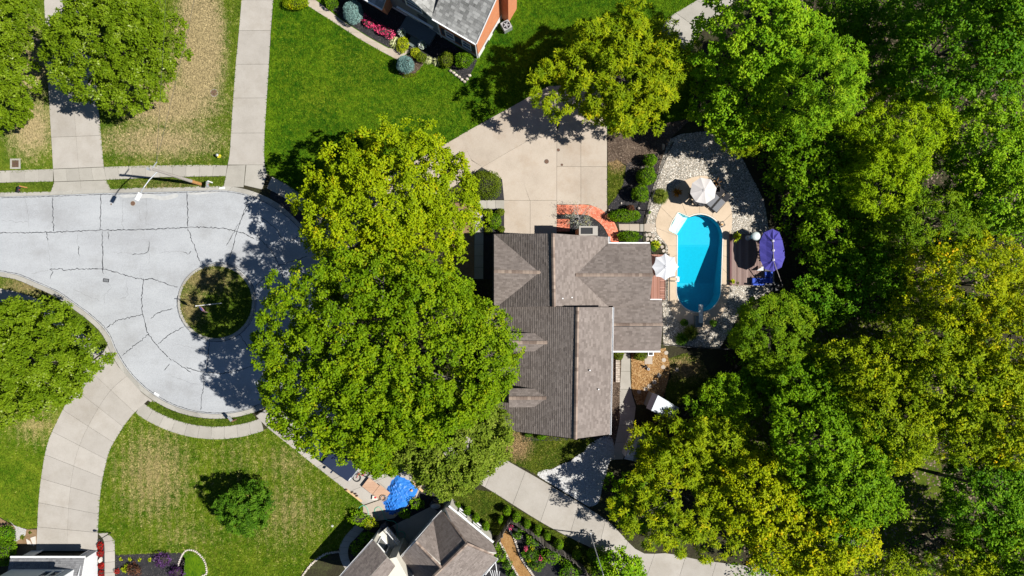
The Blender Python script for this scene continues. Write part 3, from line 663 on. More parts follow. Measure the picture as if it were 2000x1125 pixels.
for k, p in enumerate([[(0, 225), (80, 232), (150, 236)], [(258, 340), (270, 420), (280, 490)], [(800, 100), (803, 180), (798, 260)], [(670, 110), (672, 190), (668, 270)], [(818, 405), (812, 470)], [(610, 403), (680, 405), (730, 413)], [(420, 360), (425, 300)],
    [(870, 405), (940, 395), (1000, 398)], [(170, 525), (220, 505), (268, 500)], [(560, 560), (610, 590), (570, 640), (572, 690)], [(400, 600), (470, 640), (545, 665)], [(690, 560), (700, 640), (650, 660)], [(960, 905), (1060, 930), (1130, 935)], [(940, 1080), (1040, 1120), (1100, 1130)], [(120, 60), (150, 180), (155, 270)], [(760, 160), (770, 230)]]): hair(p, 300+k)
def thinline(p, w): crack(p, w, 0.012, 77)
for off, w in ((2.2, .05),): thinline([q for q in offset_px(road_line, -off) if -20 < q[0]], w)
thinline(arc(*RC, 77.5, -95, 190, 60), .05)

# ================================================================ FOLIAGE
def unit(a): return a/np.maximum(np.linalg.norm(a, axis=-1, keepdims=True), 1e-9)
def fib(n, zmin, rng):
    i = np.arange(n)+0.5; z = zmin+(1-zmin)*i/n; ph = i*2.399963+rng.uniform(0, 6.28); r = np.sqrt(np.maximum(1-z*z, 0))
    d = np.stack([r*np.cos(ph), r*np.sin(ph), z], 1)+rng.normal(0, 0.10, (n, 3)); return unit(d)
def leaf_quads(p, ax, nr, L, Wd):
    ax = unit(ax); b = unit(np.cross(nr, ax)); n = len(p); v = np.empty((n, 4, 3)); L = L[:, None]; Wd = Wd[:, None]
    v[:, 0] = p-ax*L*0.5; v[:, 1] = p+b*Wd*0.5+ax*L*0.08; v[:, 2] = p+ax*L*0.5; v[:, 3] = p-b*Wd*0.5+ax*L*0.08
    return v
STYLE = {  # clump radius, tufts, leaves per tuft, tuft radius, leaf length, width, upward pull, outline lumps, density, jitter
 'maple': dict(cr=0.64, tu=10, lv=11, tr=0.32, L=0.21, W=0.15, up=0.65, lump=0.13, dens=2.3, jit=.62),
 'maplebig': dict(cr=0.66, tu=10, lv=11, tr=0.32, L=0.21, W=0.15, up=0.65, lump=0.16, dens=2.5, jit=.62),
 'elm': dict(cr=0.66, tu=10, lv=11, tr=0.32, L=0.26, W=0.12, up=0.5, lump=0.10, dens=2.2, jit=.65),
 'locust': dict(cr=0.68, tu=8, lv=13, tr=0.32, L=0.42, W=0.09, up=0.8, lump=0.26, dens=1.9, jit=.45),
 'feather': dict(cr=0.70, tu=12, lv=11, tr=0.30, L=0.32, W=0.08, up=0.6, lump=0.15, dens=1.9, jit=.45),
 'wood': dict(cr=0.62, tu=9, lv=9, tr=0.32, L=0.24, W=0.16, up=0.7, lump=0.22, dens=1.8, jit=.55),
 'sparse': dict(cr=0.60, tu=9, lv=9, tr=0.28, L=0.24, W=0.12, up=0.7, lump=0.26, dens=1.8, jit=.6),
 'maplefull': dict(cr=0.60, tu=10, lv=11, tr=0.32, L=0.21, W=0.15, up=0.65, lump=0.12, dens=3.0, jit=.6),
 'locust_open': dict(cr=0.60, tu=8, lv=11, tr=0.32, L=0.40, W=0.09, up=0.8, lump=0.24, dens=1.35, jit=.45),
 'wood_open': dict(cr=0.60, tu=8, lv=9, tr=0.28, L=0.24, W=0.15, up=0.7, lump=0.28, dens=1.0, jit=.55),
 'conifer': dict(cr=0.42, tu=9, lv=10, tr=0.22, L=0.28, W=0.08, up=0.5, lump=0.15, dens=1.6, jit=.45),
}
def crown_verts(rng, R, st, zmin=-0.35, inner=0.28):
    s = STYLE[st]; R = np.array(R, float); Rm = R.mean(); cr = min(s['cr'], Rm*0.32)
    surf = 4*PI*(R[0]*R[1]*0.5+R.mean()**2*0.5)*(1-zmin)/2
    n = max(14, int(s['dens']*surf/(PI*cr*cr))); d = fib(n, zmin, rng)
    lob = np.zeros(n)
    for q in range(7):
        k = rng.normal(0, 1, 3)*2.6; lob += np.cos(d@k+rng.uniform(0, 6.28))
    lob = lob/2.6*s['lump']; rad = 1.07*np.clip(1+lob, 0.6, 1.3)*rng.uniform(0.78, 1.0, n)
    ins = rng.random(n) < inner; rad = np.where(ins, rad*rng.uniform(0.5, 0.8, n), rad)
    c = d*R*rad[:, None]*(1-cr*0.6/Rm)
    crs = cr*rng.uniform(0.55, 1.45, n); T = s['tu']; dn = unit(d/R)
    td = unit(rng.normal(0, 0.62, (n, T, 3))+dn[:, None]*0.75+np.array([0, 0, 0.5]))
    tp = c[:, None]+td*(crs[:, None, None]*rng.uniform(0.55, 1.0, (n, T, 1)))*np.array([1, 1, 0.8])
    Lf = s['lv']; ld = unit(rng.normal(0, 0.9, (n, T, Lf, 3))+td[:, :, None]*0.55)
    lp = tp[:, :, None]+ld*(s['tr']*rng.uniform(0.35, 1.0, (n, T, Lf, 1)))
    nr = unit(td[:, :, None]*0.55+np.array([0.20, -0.03, s['up']])+rng.normal(0, s['jit'], (n, T, Lf, 3)))
    ax = ld-nr*np.sum(ld*nr, -1, keepdims=True)+rng.normal(0, 0.15, ld.shape)
    ct = np.repeat(rng.random(n), T*Lf); tt = np.repeat(rng.random(n*T), Lf); m = n*T*Lf
    tint = np.clip(ct*0.42+tt*0.23+rng.random(m)*0.35, 0, 1)
    L = s['L']*rng.uniform(0.65, 1.25, m); Wd = s['W']*rng.uniform(0.7, 1.25, m)
    return leaf_quads(lp.reshape(-1, 3), ax.reshape(-1, 3), nr.reshape(-1, 3), L, Wd), tint, c
def leafmat(nm, dark, mid, light, accent=None, trans=0.28, ap=0.93):
    st = [(0.12, dark), (0.48, mid), (0.8, light)]
    if accent: st.append((ap, accent))
    return leaf_mat(nm, st, trans)
LM = {
 'maple_yellow': leafmat('yellow_green_leaf', (.11, .17, .002), (.20, .275, .003), (.29, .34, .004), (.42, .30, .006)),
 'maple_green': leafmat('maple_leaf', (.066, .135, .002), (.122, .205, .003), (.185, .262, .004), (0.273, 0.268, 0.006)),
 'maple_dull': leafmat('dull_leaf', (.075, .12, .008), (.12, .175, .012), (.18, .235, .022), (.25, .27, .05)),
 'elm': leafmat('elm_leaf', (.055, .10, .002), (.105, .17, .004), (.165, .235, .01), (.36, .42, .16), ap=0.95),
 'locust': leafmat('golden_leaf', (0.084, 0.150, 0.002), (0.174, 0.240, 0.003), (0.280, 0.318, 0.004), (0.470, 0.372, 0.006)),
 'bright': leafmat('bright_green_leaf', (0.065, 0.169, 0.003), (0.150, 0.286, 0.006), (0.247, 0.377, 0.009), (0.338, 0.416, 0.017)),
 'deep': leafmat('deep_green_leaf', (0.034, 0.115, 0.003), (0.083, 0.194, 0.004), (0.138, 0.259, 0.007), (0.220, 0.316, 0.011)),
 'mid': leafmat('mid_green_leaf', (0.052, 0.127, 0.002), (0.110, 0.222, 0.004), (0.177, 0.293, 0.005), (0.239, 0.325, 0.008)),
 'cypress': leafmat('feathery_leaf', (0.107, 0.202, 0.002), (0.208, 0.316, 0.003), (0.290, 0.390, 0.004), (0.345, 0.403, 0.007)),
 'pool_green': leafmat('soft_green_leaf', (.055, .125, .003), (.115, .205, .004), (.175, .265, .006), (.23, .28, .008)),
 'olive': leafmat('olive_leaf', (0.086, 0.150, 0.002), (0.185, 0.258, 0.004), (0.290, 0.340, 0.005), (0.475, 0.394, 0.006)),
 'amber': leafmat('amber_leaf', (0.112, 0.170, 0.002), (0.238, 0.292, 0.002), (0.370, 0.374, 0.004), (0.607, 0.381, 0.005)),
 'orange': leafmat('orange_leaf', (.10, .06, .004), (.30, .11, .008), (.42, .16, .012), (.5, .22, .02)),
 'box': leafmat('boxwood_leaf', (.03, .075, .002), (.075, .16, .003), (.13, .23, .005), trans=0.2),
 'yew': leafmat('hedge_leaf', (.035, .06, .003), (.085, .125, .006), (.14, .18, .01), trans=0.2),
 'spruce': leafmat('blue_spruce_needle', (.05, .105, .10), (.12, .22, .205), (.23, .36, .33), trans=0.08),
 'lime': leafmat('lime_leaf', (.14, .20, .004), (.28, .34, .006), (.42, .44, .02), trans=0.3),
 'cream': leafmat('variegated_leaf', (.15, .18, .05), (.33, .36, .14), (.55, .55, .32), trans=0.2),
 'pink': leafmat('pink_petal', (.10, .02, .03), (.55, .03, .12), (.75, .12, .22), trans=0.2),
 'red': leafmat('red_petal', (.06, .003, .003), (.24, .008, .006), (.34, .02, .012), trans=0.2),
 'whitefl': leafmat('white_petal', (.08, .15, .03), (.35, .42, .3), (.75, .75, .75), trans=0.2),
 'purple': leafmat('purple_leaf', (.012, .004, .016), (.045, .016, .06), (.12, .05, .16), trans=0.15),
 'maroon': leafmat('maroon_leaf', (.02, .008, .005), (.07, .028, .016), (.14, .06, .03), trans=0.15),
 'fern': leafmat('fern_leaf', (.02, .06, .003), (.05, .125, .005), (.10, .19, .012), trans=0.25),
 'grassy': leafmat('ornamental_grass_leaf', (.03, .055, .003), (.075, .11, .006), (.15, .17, .02), trans=0.2),
 'silver': leafmat('silvery_leaf', (.10, .12, .08), (.24, .27, .20), (.40, .42, .35), (.40, .36, .05), trans=0.15),
}
def limbs(m, base, top, cents, rng, r0, k=10):
    """tapered trunk to the crown with limbs reaching towards clumps"""
    base = Vector(base); top = Vector(top); mid = base.lerp(top, 0.5)+Vector((rng.normal(0, .15), rng.normal(0, .15), 0))
    m.tube([base, base.lerp(mid, 0.1), mid, top], [r0*1.3, r0, r0*0.75, r0*0.35], 8)
    idx = rng.choice(len(cents), min(k, len(cents)), replace=False)
    for i in idx:
        e = Vector(cents[i]); t = rng.uniform(0.45, 0.95); s = base.lerp(mid, t*2) if t < .5 else mid.lerp(top, t*2-1)
        q = s.lerp(e, 0.5)+Vector((0, 0, 0.08*(e-s).length)); rr = r0*rng.uniform(0.22, 0.42)
        m.tube([s, q, e], [rr, rr*0.6, rr*0.15], 5)
        for _ in range(2):
            f = q.lerp(e, rng.uniform(0.1, 0.6)); g = f+Vector(rng.normal(0, 1, 3)).normalized()*(e-s).length*0.3
            m.tube([f, g], [rr*0.4, rr*0.08], 4, cap=False)
TREES = {}
def tree(name, label, px, py, rx, ry, top, st, mat, seed, group=None, rzf=0.42, zmin=-0.35, trunk_k=10, bark=None, accent=None):
    rz = min(top*rzf, max(rx, ry)*S*1.3); zc = top-rz; k = S*(1-zc/H)
    x, y, _ = P(px, py, zc); rng = np.random.default_rng(seed)
    t = thing(name, label, 'tree', (x, y, 0), group=group)
    v, tint, c = crown_verts(rng, (rx*k, ry*k, rz), st, zmin)
    v = v+np.array([x, y, zc]); c = c+np.array([x, y, zc])
    m = MB(); limbs(m, (x, y, 0), (x, y, zc+rz*0.35), c, rng, 0.05+0.012*max(rx, ry)*S*2.2, trunk_k); m.build('trunk', bark or BARK, t, smooth=True)
    q = v.reshape(-1, 3); f = np.arange(len(q)).reshape(-1, 4)
    npmesh('crown', q, f, LM[mat], tint, t)
    TREES[seed] = (t, x, y, zc, rz); return t
# street and garden trees
tree('elm_tree', 'large round green elm with dense leaves over the top left driveway', 224, 90, 127, 120, 10, 'elm', 'elm', 1)
tree('elm_tree', 'green tree cut by the left picture edge in the top left corner', 2, 42, 66, 68, 9, 'elm', 'elm', 2)
tree('elm_tree', 'green tree on the left edge just above the drain grate lawn', -8, 180, 78, 74, 8, 'elm', 'elm', 3)
tree('shade_tree', 'dense green tree on the left edge below the street covering the pavement', 58, 703, 126, 112, 9, 'maple', 'elm', 4)
tree('maple_tree', 'bright yellow-green maple with rounded leaf clusters beside the main concrete driveway', 768, 412, 168, 140, 12, 'maplebig', 'maple_yellow', 5)
tree('maple_tree', 'huge dark green maple overhanging the cul-de-sac and the brown roof', 752, 690, 226, 190, 16.5, 'maplebig', 'maple_green', 6, trunk_k=24)
tree('maple_tree', 'grey-green tree between the huge maple and the gable with blue tarp', 892, 866, 110, 102, 10.5, 'maplefull', 'maple_dull', 7, trunk_k=14)
tree('maple_tree', 'green maple leaning over the blue tonneau truck on the driveway', 742, 862, 68, 66, 8.5, 'maple', 'maple_green', 8)
tree('locust_tree', 'golden green tree with feathery leaf sprays shading the top of the concrete driveway', 1208, 146, 138, 112, 10.5, 'locust', 'locust', 9, trunk_k=16)
tree('young_tree', 'small bushy tree alone on the lower striped lawn', 478, 990, 50, 44, 5.2, 'conifer', 'fern', 10, rzf=.5, zmin=-.75)
# the wood on the right
FG = 'trees of the wood behind the pool'
wood = [
 ('oak_tree', 'bright green tree at the top of the wood left of the black gap', 1490, 62, 112, 98, 15, 'wood', 'bright'),
 ('oak_tree', 'bright green tree directly above the white pool gravel', 1442, 192, 90, 106, 9.5, 'wood', 'bright'),
 ('oak_tree', 'light green tree with tufted boughs reaching right into the black gap', 1585, 168, 82, 92, 15, 'feather', 'bright'),
 ('cedar_tree', 'brownish olive tree on the edge of the pool gravel', 1455, 262, 46, 46, 5, 'conifer', 'olive'),
 ('oak_tree', 'dark green tree standing behind the patio deck', 1592, 330, 80, 85, 7, 'wood', 'mid'),
 ('cypress_tree', 'soft feathery yellow-green tree, uppermost of the feathery pair', 1745, 258, 108, 85, 11.5, 'feather', 'cypress'),
 ('cypress_tree', 'soft feathery yellow-green tree, lower of the feathery pair', 1715, 345, 82, 72, 10.5, 'feather', 'cypress'),
 ('oak_tree', 'tall dark tree with a lit right side and an orange sprig, top right', 1855, 95, 132, 112, 19, 'wood', 'deep'),
 ('oak_tree', 'green tree cut by the top right corner', 1968, 48, 90, 90, 18, 'wood', 'mid'),
 ('oak_tree', 'low dark tree inside the black gap at the top', 1720, 90, 80, 90, 6, 'sparse', 'deep'),
 ('oak_tree', 'vivid green tree on the right edge above the yellow trees', 1930, 300, 100, 90, 12, 'wood', 'bright'),
 ('oak_tree', 'vivid green tree on the right edge with drooping lower boughs', 1962, 385, 94, 70, 12, 'wood', 'bright'),
 ('cypress_tree', 'wide feathery olive-green tree left of the right edge greens', 1815, 440, 112, 60, 10, 'feather', 'pool_green'),
 ('oak_tree', 'dark green tree right of the violet parasol', 1648, 470, 78, 85, 5, 'wood', 'mid'),
 ('oak_tree', 'blue-green leafy tree behind the violet parasol and left of the yellow trees', 1705, 545, 75, 70, 6.5, 'wood', 'deep'),
 ('oak_tree', 'low green tree between the pool tree and the blue-green tree', 1612, 592, 58, 52, 4.5, 'wood', 'deep'),
 ('cypress_tree', 'round bushy yellow-green tree below the patio deck', 1502, 648, 82, 76, 7, 'feather', 'pool_green'),
 ('walnut_tree', 'amber tinted tree with pale twigs, the uppermost yellow crown', 1880, 552, 125, 82, 12, 'sparse', 'amber'),
 ('walnut_tree', 'amber tinted tree on the right edge beside the uppermost yellow crown', 1962, 650, 96, 100, 12, 'sparse', 'amber'),
 ('walnut_tree', 'yellow green tree below the sunlit clearing', 1825, 662, 92, 68, 11.5, 'sparse', 'olive'),
 ('walnut_tree', 'yellow green tree with thin crown left of the right edge ambers', 1866, 752, 112, 92, 12, 'wood', 'olive'),
 ('walnut_tree', 'green tree with clustered leaves under the clearing', 1695, 730, 96, 72, 11, 'sparse', 'olive'),
 ('oak_tree', 'dark green tree left of the clustered tree under the clearing', 1578, 752, 68, 64, 8, 'wood', 'mid'),
 ('oak_tree', 'small green tree in deep shade below the pool tree', 1495, 750, 52, 48, 4.5, 'wood', 'deep'),
 ('oak_tree', 'large green tree in the middle of the lower wood', 1622, 856, 124, 98, 11.5, 'wood', 'mid'),
 ('walnut_tree', 'olive tree between the lower wood middle and the bare brown gap', 1735, 832, 98, 88, 11.5, 'sparse', 'olive'),
 ('walnut_tree', 'yellow tree on the right edge above the round topped evergreen', 1955, 812, 98, 86, 12, 'wood', 'amber'),
 ('walnut_tree', 'olive tree reaching over the black gap at lower right', 1880, 836, 86, 56, 11.5, 'sparse', 'olive'),
 ('oak_tree', 'round topped dark evergreen at lower right with lit knobs', 1935, 970, 96, 92, 11, 'wood', 'deep'),
 ('oak_tree', 'green tree in the lower right corner', 1972, 1082, 86, 80, 10, 'wood', 'mid'),
 ('walnut_tree', 'green and amber tree beside the lower right corner', 1885, 1095, 62, 48, 9, 'sparse', 'olive'),
 ('walnut_tree', 'golden tree at the bottom edge left of the grey dead tree', 1580, 1058, 114, 88, 10.5, 'wood', 'amber'),
 ('oak_tree', 'green tree above the golden bottom tree', 1642, 965, 104, 80, 11.5, 'wood', 'mid'),
 ('walnut_tree', 'golden tree right of the driveway end at the bottom', 1488, 968, 90, 90, 10, 'wood', 'amber'),
 ('locust_tree', 'large yellow-green tree with leaf sprays beside the lower driveway', 1340, 972, 122, 112, 8, 'locust_open', 'locust'),
 ('locust_tree', 'yellow-green tree with sprays hiding the white shed', 1304, 870, 76, 52, 5, 'locust_open', 'locust'),
 ('oak_tree', 'dark green tree at the edge of the white gravel triangle', 1242, 980, 66, 66, 4.6, 'wood_open', 'mid'),
 ('cypress_tree', 'feathery pointed green tree right of the metal roofed shed', 1415, 790, 60, 55, 5.5, 'feather', 'mid'),
 ('locust_tree', 'yellow-green tree right of the metal roofed shed and above the golden trees', 1395, 870, 72, 62, 7, 'locust', 'olive'),
 ('oak_tree', 'small bright green tree at the bottom edge by the wooden fence', 1215, 1110, 45, 28, 5, 'wood', 'bright'),
 ('oak_tree', 'dark tree at the top edge between the neighbours drive and the black gap', 1640, 20, 55, 50, 7, 'sparse', 'deep'),
 ('walnut_tree', 'thin amber tree in the bottom right thicket right of the dead tree', 1740, 1108, 52, 34, 6, 'sparse', 'olive'),
]
for i, w in enumerate(wood):
    tree(w[0], w[1], *w[2:9], 200+i, rzf=(.46 if w[3] < 130 and w[2] > 1700 else .34))
# orange sprigs belong to the crowns they colour
def sprig(seed, px, py, h, r, n, mat):
    t = TREES[seed][0]; rng = np.random.default_rng(seed+5); x, y, z = P(px, py, h)
    p = rng.normal(0, r, (n, 3))*np.array([1, 1, .6])+np.array([x, y, z]); nr = unit(rng.normal(0, .5, (n, 3))+np.array([0, 0, .8])); ax = rng.normal(0, 1, (n, 3))
    v = leaf_quads(p, ax, nr, rng.uniform(.2, .35, n), rng.uniform(.14, .22, n)); q = v.reshape(-1, 3)
    o = npmesh('turning_foliage', q, np.arange(len(q)).reshape(-1, 4), LM[mat], rng.random(n), t); o['label'] = 'orange autumn leaves'
sprig(207, 1940, 122, 11.5, .7, 260, 'orange'); sprig(208, 1985, 12, 12.5, .6, 160, 'orange'); sprig(217, 1850, 495, 12, .6, 200, 'amber'); sprig(228, 1990, 1050, 9, .6, 200, 'amber')
# understorey that nobody could count
rngu = np.random.default_rng(55)
def undergrowth():
    poly = [(1390, 245), (1480, -10), (2060, -10), (2060, 1160), (1420, 1160), (1440, 1000), (1340, 830), (1420, 700), (1560, 640), (1580, 540), (1510, 430), (1480, 330)]
    c = scatter([poly], 1900, rngu, [LAWNS['L11'][1], LAWNS['L12'][1], LAWNS['L13'][1]]); n = len(c); T = 22
    p = np.zeros((n, T, 3)); r = rngu.uniform(.35, .9, (n, 1))
    p[:, :, :2] = c[:, None]+rngu.normal(0, .45, (n, T, 2))*r[:, :, None]; p[:, :, 2] = rngu.uniform(.05, 1.0, (n, T))*r*1.3
    m = n*T; p = p.reshape(-1, 3); nr = unit(rngu.normal(0, .5, (m, 3))+np.array([0, 0, 1])); ax = rngu.normal(0, 1, (m, 3))
    v = leaf_quads(p, ax, nr, rngu.uniform(.18, .36, m), rngu.uniform(.1, .2, m)); q = v.reshape(-1, 3)
    npmesh('undergrowth', q, np.arange(len(q)).reshape(-1, 4), LM['mid'], np.clip(np.repeat(rngu.random(n), T)*.6+rngu.random(m)*.3, 0, 1), None, 'stuff')
undergrowth()
# bare trees
def bare(name, label, px, py, h, spread, seed, dirv=None, cat='tree', mat=None, r0=0.09, leaves=None, n1=9):
    rng = np.random.default_rng(seed); x, y, _ = P(px, py, h*0.7); t = thing(name, label, cat, (x, y, 0)); m = MB(); tips = []
    top = Vector((x, y, h*0.45)); m.tube([(x, y, 0), top], [r0*1.2, r0], 7)
    def grow(p, d, L, r, lev):
        e = p+d*L; q = p.lerp(e, .5)+Vector(rng.normal(0, .06, 3))*L; m.tube([p, q, e], [r, r*.75, r*.5], 5 if lev < 2 else 3, cap=False); tips.append(e)
        if lev < 3:
            for s in (0.35, 0.6, 0.8, 1.0):
                nd = (d+Vector(rng.normal(0, .55, 3))).normalized(); grow(p.lerp(e, s), nd, L*rng.uniform(.45, .65), r*.5, lev+1)
    for i in range(n1):
        a = 2*PI*i/n1+rng.normal(0, .2); d = Vector((math.cos(a), math.sin(a), rng.uniform(.25, .9)))
        if dirv: d = Vector(dirv)+Vector(rng.normal(0, .35, 3))
        grow(top, d.normalized(), spread*rng.uniform(.4, .6), r0*.55, 1)
    m.build('branches', mat or TWIG, t)
    if leaves:
        tp = np.array([tuple(q) for q in tips]); k = len(tp); c = np.repeat(tp, 4, 0)+rng.normal(0, .12, (k*4, 3)); n = len(c)
        v = leaf_quads(c, rng.normal(0, 1, (n, 3)), unit(rng.normal(0, .5, (n, 3))+np.array([0, 0, .8])), rng.uniform(.06, .13, n), rng.uniform(.03, .06, n)); q = v.reshape(-1, 3)
        npmesh('foliage', q, np.arange(len(q)).reshape(-1, 4), LM[leaves], rng.random(n), t)
    return t
bare('dead_tree', 'leafless grey dead tree at the bottom of the wood', 1655, 1075, 8.5, 4.6, 31, (.8, -.25, .25), n1=5)
bare('dead_tree', 'leafless grey twigs on the right edge near the orange sprig', 1985, 125, 10, 2.6, 32, n1=7)
bare('dead_tree', 'leafless grey brush by the round yellow-green tree below the patio', 1535, 715, 4, 2.0, 33, n1=7)
bare('weeping_shrub', 'twisted bare-branched shrub with silvery leaves in the bed inside the brick walk', 1132, 424, 2.0, 1.9, 34, cat='shrub', mat=TWIG, r0=.05, leaves='silver', n1=12)
bare('dead_tree', 'leafless pale limbs among the golden trees left of the bottom edge', 1440, 1010, 10, 2.6, 35, n1=5)

# ---------------------------------------------------------------- shrubs
def bush(name, label, px, py, rx, ry, h, mat, seed, cat='bush', group=None, leaf=(.12, .075), dens=1.0, top=0.9, rz=0.0, lump=.10, zmin=-.2):
    rng = np.random.default_rng(seed+900); zc = h*0.5; k = S*(1-zc/H); x, y, _ = P(px, py, zc)
    t = thing(name, label, cat, (x, y, 0), group=group); R = np.array([rx*k, ry*k, h*0.5])
    area = 2*PI*R.mean()**2*1.3; n = int(max(80, dens*area*2.6/(leaf[0]*leaf[1]))); d = fib(n, zmin, rng); d = d[rng.permutation(n)]
    lob = sum(np.cos(d@(rng.normal(0, 1, 3)*3)+rng.uniform(0, 6.28)) for _ in range(6))/2.4*lump
    p = d*R*((1+lob)*rng.uniform(.78, 1.03, n)**1.0)[:, None]
    if rz: ca, sa = math.cos(rz), math.sin(rz); p = p@np.array([[ca, sa, 0], [-sa, ca, 0], [0, 0, 1]])
    nr = unit(d*.8+rng.normal(0, .5, (n, 3))+np.array([0, 0, .3])); ax = rng.normal(0, 1, (n, 3))+d*.6
    v = leaf_quads(p+np.array([x, y, zc]), ax, nr, rng.uniform(.7, 1.3, n)*leaf[0], rng.uniform(.7, 1.3, n)*leaf[1])
    cl = np.clip(.5+lob*2.2, 0, 1); tint = np.clip(.25*cl+.4*rng.random(n)+.2+.15*np.cos(p@(rng.normal(0, 1, 3)*5)), 0, 1)
    q = v.reshape(-1, 3); npmesh('foliage', q, np.arange(len(q)).reshape(-1, 4), LM[mat], tint, t)
    m = MB(); m.lathe((x, y, zc), [(R[:2].mean()*.5, -R[2]*.9), (R[:2].mean()*.72, -R[2]*.1), (R[:2].mean()*.55, R[2]*.55), (.02, R[2]*.72)], 9, sx=R[0]/R[:2].mean(), sy=R[1]/R[:2].mean())
    m.v = [(x+(q[0]-x)*1.0, y+(q[1]-y)*1.0, zc+(q[2]-zc)*(.85 if q[2] > zc else 1)) for q in m.v]
    o = m.build('stems', STEM, t)
    return t
def tuft(name, label, px, py, r, h, mat, seed, cat='plant', n=220, w=0.035, group=None, arch=1.0, z0=0.0):
    """fountain of arching strap leaves"""
    rng = np.random.default_rng(seed+400); x, y, _ = P(px, py, h*.5); t = thing(name, label, cat, (x, y, z0), group=group)
    a = rng.uniform(0, 2*PI, n); u = np.sqrt(rng.random(n)); R = r*S*u; d = np.stack([np.cos(a), np.sin(a), 0*a], 1); e = np.stack([-np.sin(a), np.cos(a), 0*a], 1)
    hh = h*(1-.55*u*arch)*rng.uniform(.75, 1.1, n); b = np.array([x, y, z0])+d*(R*.12)[:, None]
    p1 = b+d*(R*.5)[:, None]; p1[:, 2] = z0+hh*.9; p2 = b+d*R[:, None]; p2[:, 2] = z0+np.maximum(hh*(1-.6*u*arch), .05)
    v = np.empty((n, 5, 3)); ww = (w*rng.uniform(.6, 1.3, n))[:, None]
    v[:, 0] = b-e*ww*.6; v[:, 1] = b+e*ww*.6; v[:, 2] = p1+e*ww; v[:, 3] = p1-e*ww; v[:, 4] = p2
    i = np.arange(n)[:, None]*5; f = np.concatenate([i+np.array([[0, 1, 2]]), i+np.array([[0, 2, 3]]), i+np.array([[3, 2, 4]])], 0)
    npmesh('leaves', v.reshape(-1, 3), f, LM[mat], np.tile(rng.random(n), 3), t); return t
BX = 'clipped globe bushes along the wooden fence'
bush('globe_bush', 'round green bush, uppermost of the three by the pool fence', 1270, 313, 13, 13, 1.7, 'box', 1)
bush('globe_bush', 'largest round green bush, middle of the three by the pool fence', 1262, 345, 19, 19, 2.0, 'box', 2)
bush('globe_bush', 'round green bush, lowest of the three by the pool fence', 1250, 378, 17, 17, 1.9, 'box', 3)
tuft('fountain_grass', 'round clump of arching ornamental grass beside the pool concrete', 1291, 383, 17, 1.1, 'grassy', 4, n=900, w=.02)
bush('clipped_hedge', 'long green hedge above the short garden path to the pool', 1220, 422, 33, 13, 1.2, 'box', 5, 'hedge')
bush('clipped_hedge', 'shorter green hedge below the short garden path to the pool', 1229, 462, 24, 12, 1.1, 'box', 6, 'hedge')
bush('bronze_shrub', 'small bronze shrub at the back of the long hedge', 1231, 408, 8, 8, 1.1, 'maroon', 7)
bush('globe_bush', 'wide brownish green bush at the left edge of the main concrete driveway', 950, 361, 31, 30, 1.6, 'yew', 8, leaf=(.14, .06))
bush('globe_bush', 'small clipped green bush at the upper left of the front door bed', 953, 414, 9, 7, .9, 'yew', 9)
bush('globe_bush', 'small clipped green bush at the upper right of the front door bed', 977, 415, 9, 8, .9, 'yew', 10)
bush('globe_bush', 'larger bright green bush in the middle of the front door bed', 966, 432, 13, 15, 1.3, 'box', 11)
bush('globe_bush', 'small clipped green bush at the lower left of the front door bed', 954, 450, 8, 6, .8, 'yew', 12)
bush('globe_bush', 'small clipped green bush at the lower right of the front door bed', 979, 448, 7, 6, .7, 'yew', 13)
bush('blue_spruce', 'round blue-green dwarf spruce in sun at the corner of the lush lawn', 792, 127, 17.5, 16.5, 1.9, 'spruce', 14, 'shrub', leaf=(.13, .04), lump=.05)
bush('blue_spruce', 'blue-green dwarf spruce half in shade under the brick house', 690, 24, 19, 22, 2.0, 'spruce', 15, 'shrub', leaf=(.13, .04), lump=.06)
bush('globe_bush', 'green bush at the top edge left of the shaded blue spruce', 648, 5, 13, 13, 1.2, 'box', 16)
bush('burning_shrub', 'yellowish leaning shrub at the top edge beside the straight driveway', 580, 4, 26, 14, 1.3, 'olive', 17)
bush('flowering_shrub', 'pink flower row along the mulch bed, upper clump', 722, 44, 20, 10, .7, 'pink', 18, 'flowers', rz=-.55, leaf=(.14, .1), dens=.5, lump=.25)
bush('flowering_shrub', 'pink flower row along the mulch bed, lower clump beside the lime shrub', 751, 62, 20, 10, .7, 'pink', 19, 'flowers', rz=-.55, leaf=(.14, .1), dens=.5, lump=.25)
bush('lime_shrub', 'bright lime shrub by the porch step of the brick house', 787, 88, 12, 16, .9, 'lime', 20)
bush('lime_shrub', 'lime shrub between the potted flowers and the white variegated grass', 812, 103, 10, 10, .8, 'lime', 21)
tuft('hosta', 'pale striped hosta left of the bright lime shrub', 774, 82, 14, .7, 'cream', 22, n=260, w=.05)
bush('globe_bush', 'olive bush right of the lime shrub near the brick house corner', 823, 112, 11, 10, .9, 'yew', 23)
tuft('fountain_grass', 'white striped ornamental grass, left one of the pair', 836, 116, 9, .7, 'cream', 24, n=160, w=.03)
tuft('fountain_grass', 'white striped ornamental grass, right one of the pair', 852, 119, 9, .7, 'cream', 25, n=160, w=.03)
bush('globe_bush', 'brownish green bush left of the round bush at the brick corner', 872, 117, 15, 16, 1.2, 'yew', 26)
bush('globe_bush', 'glossy round green bush at the corner of the brick house', 907, 118, 19, 16, 1.6, 'box', 27)
bush('globe_bush', 'low spreading green edging plant under the sunlit blue spruce', 800, 147, 14, 4, .3, 'yew', 28)
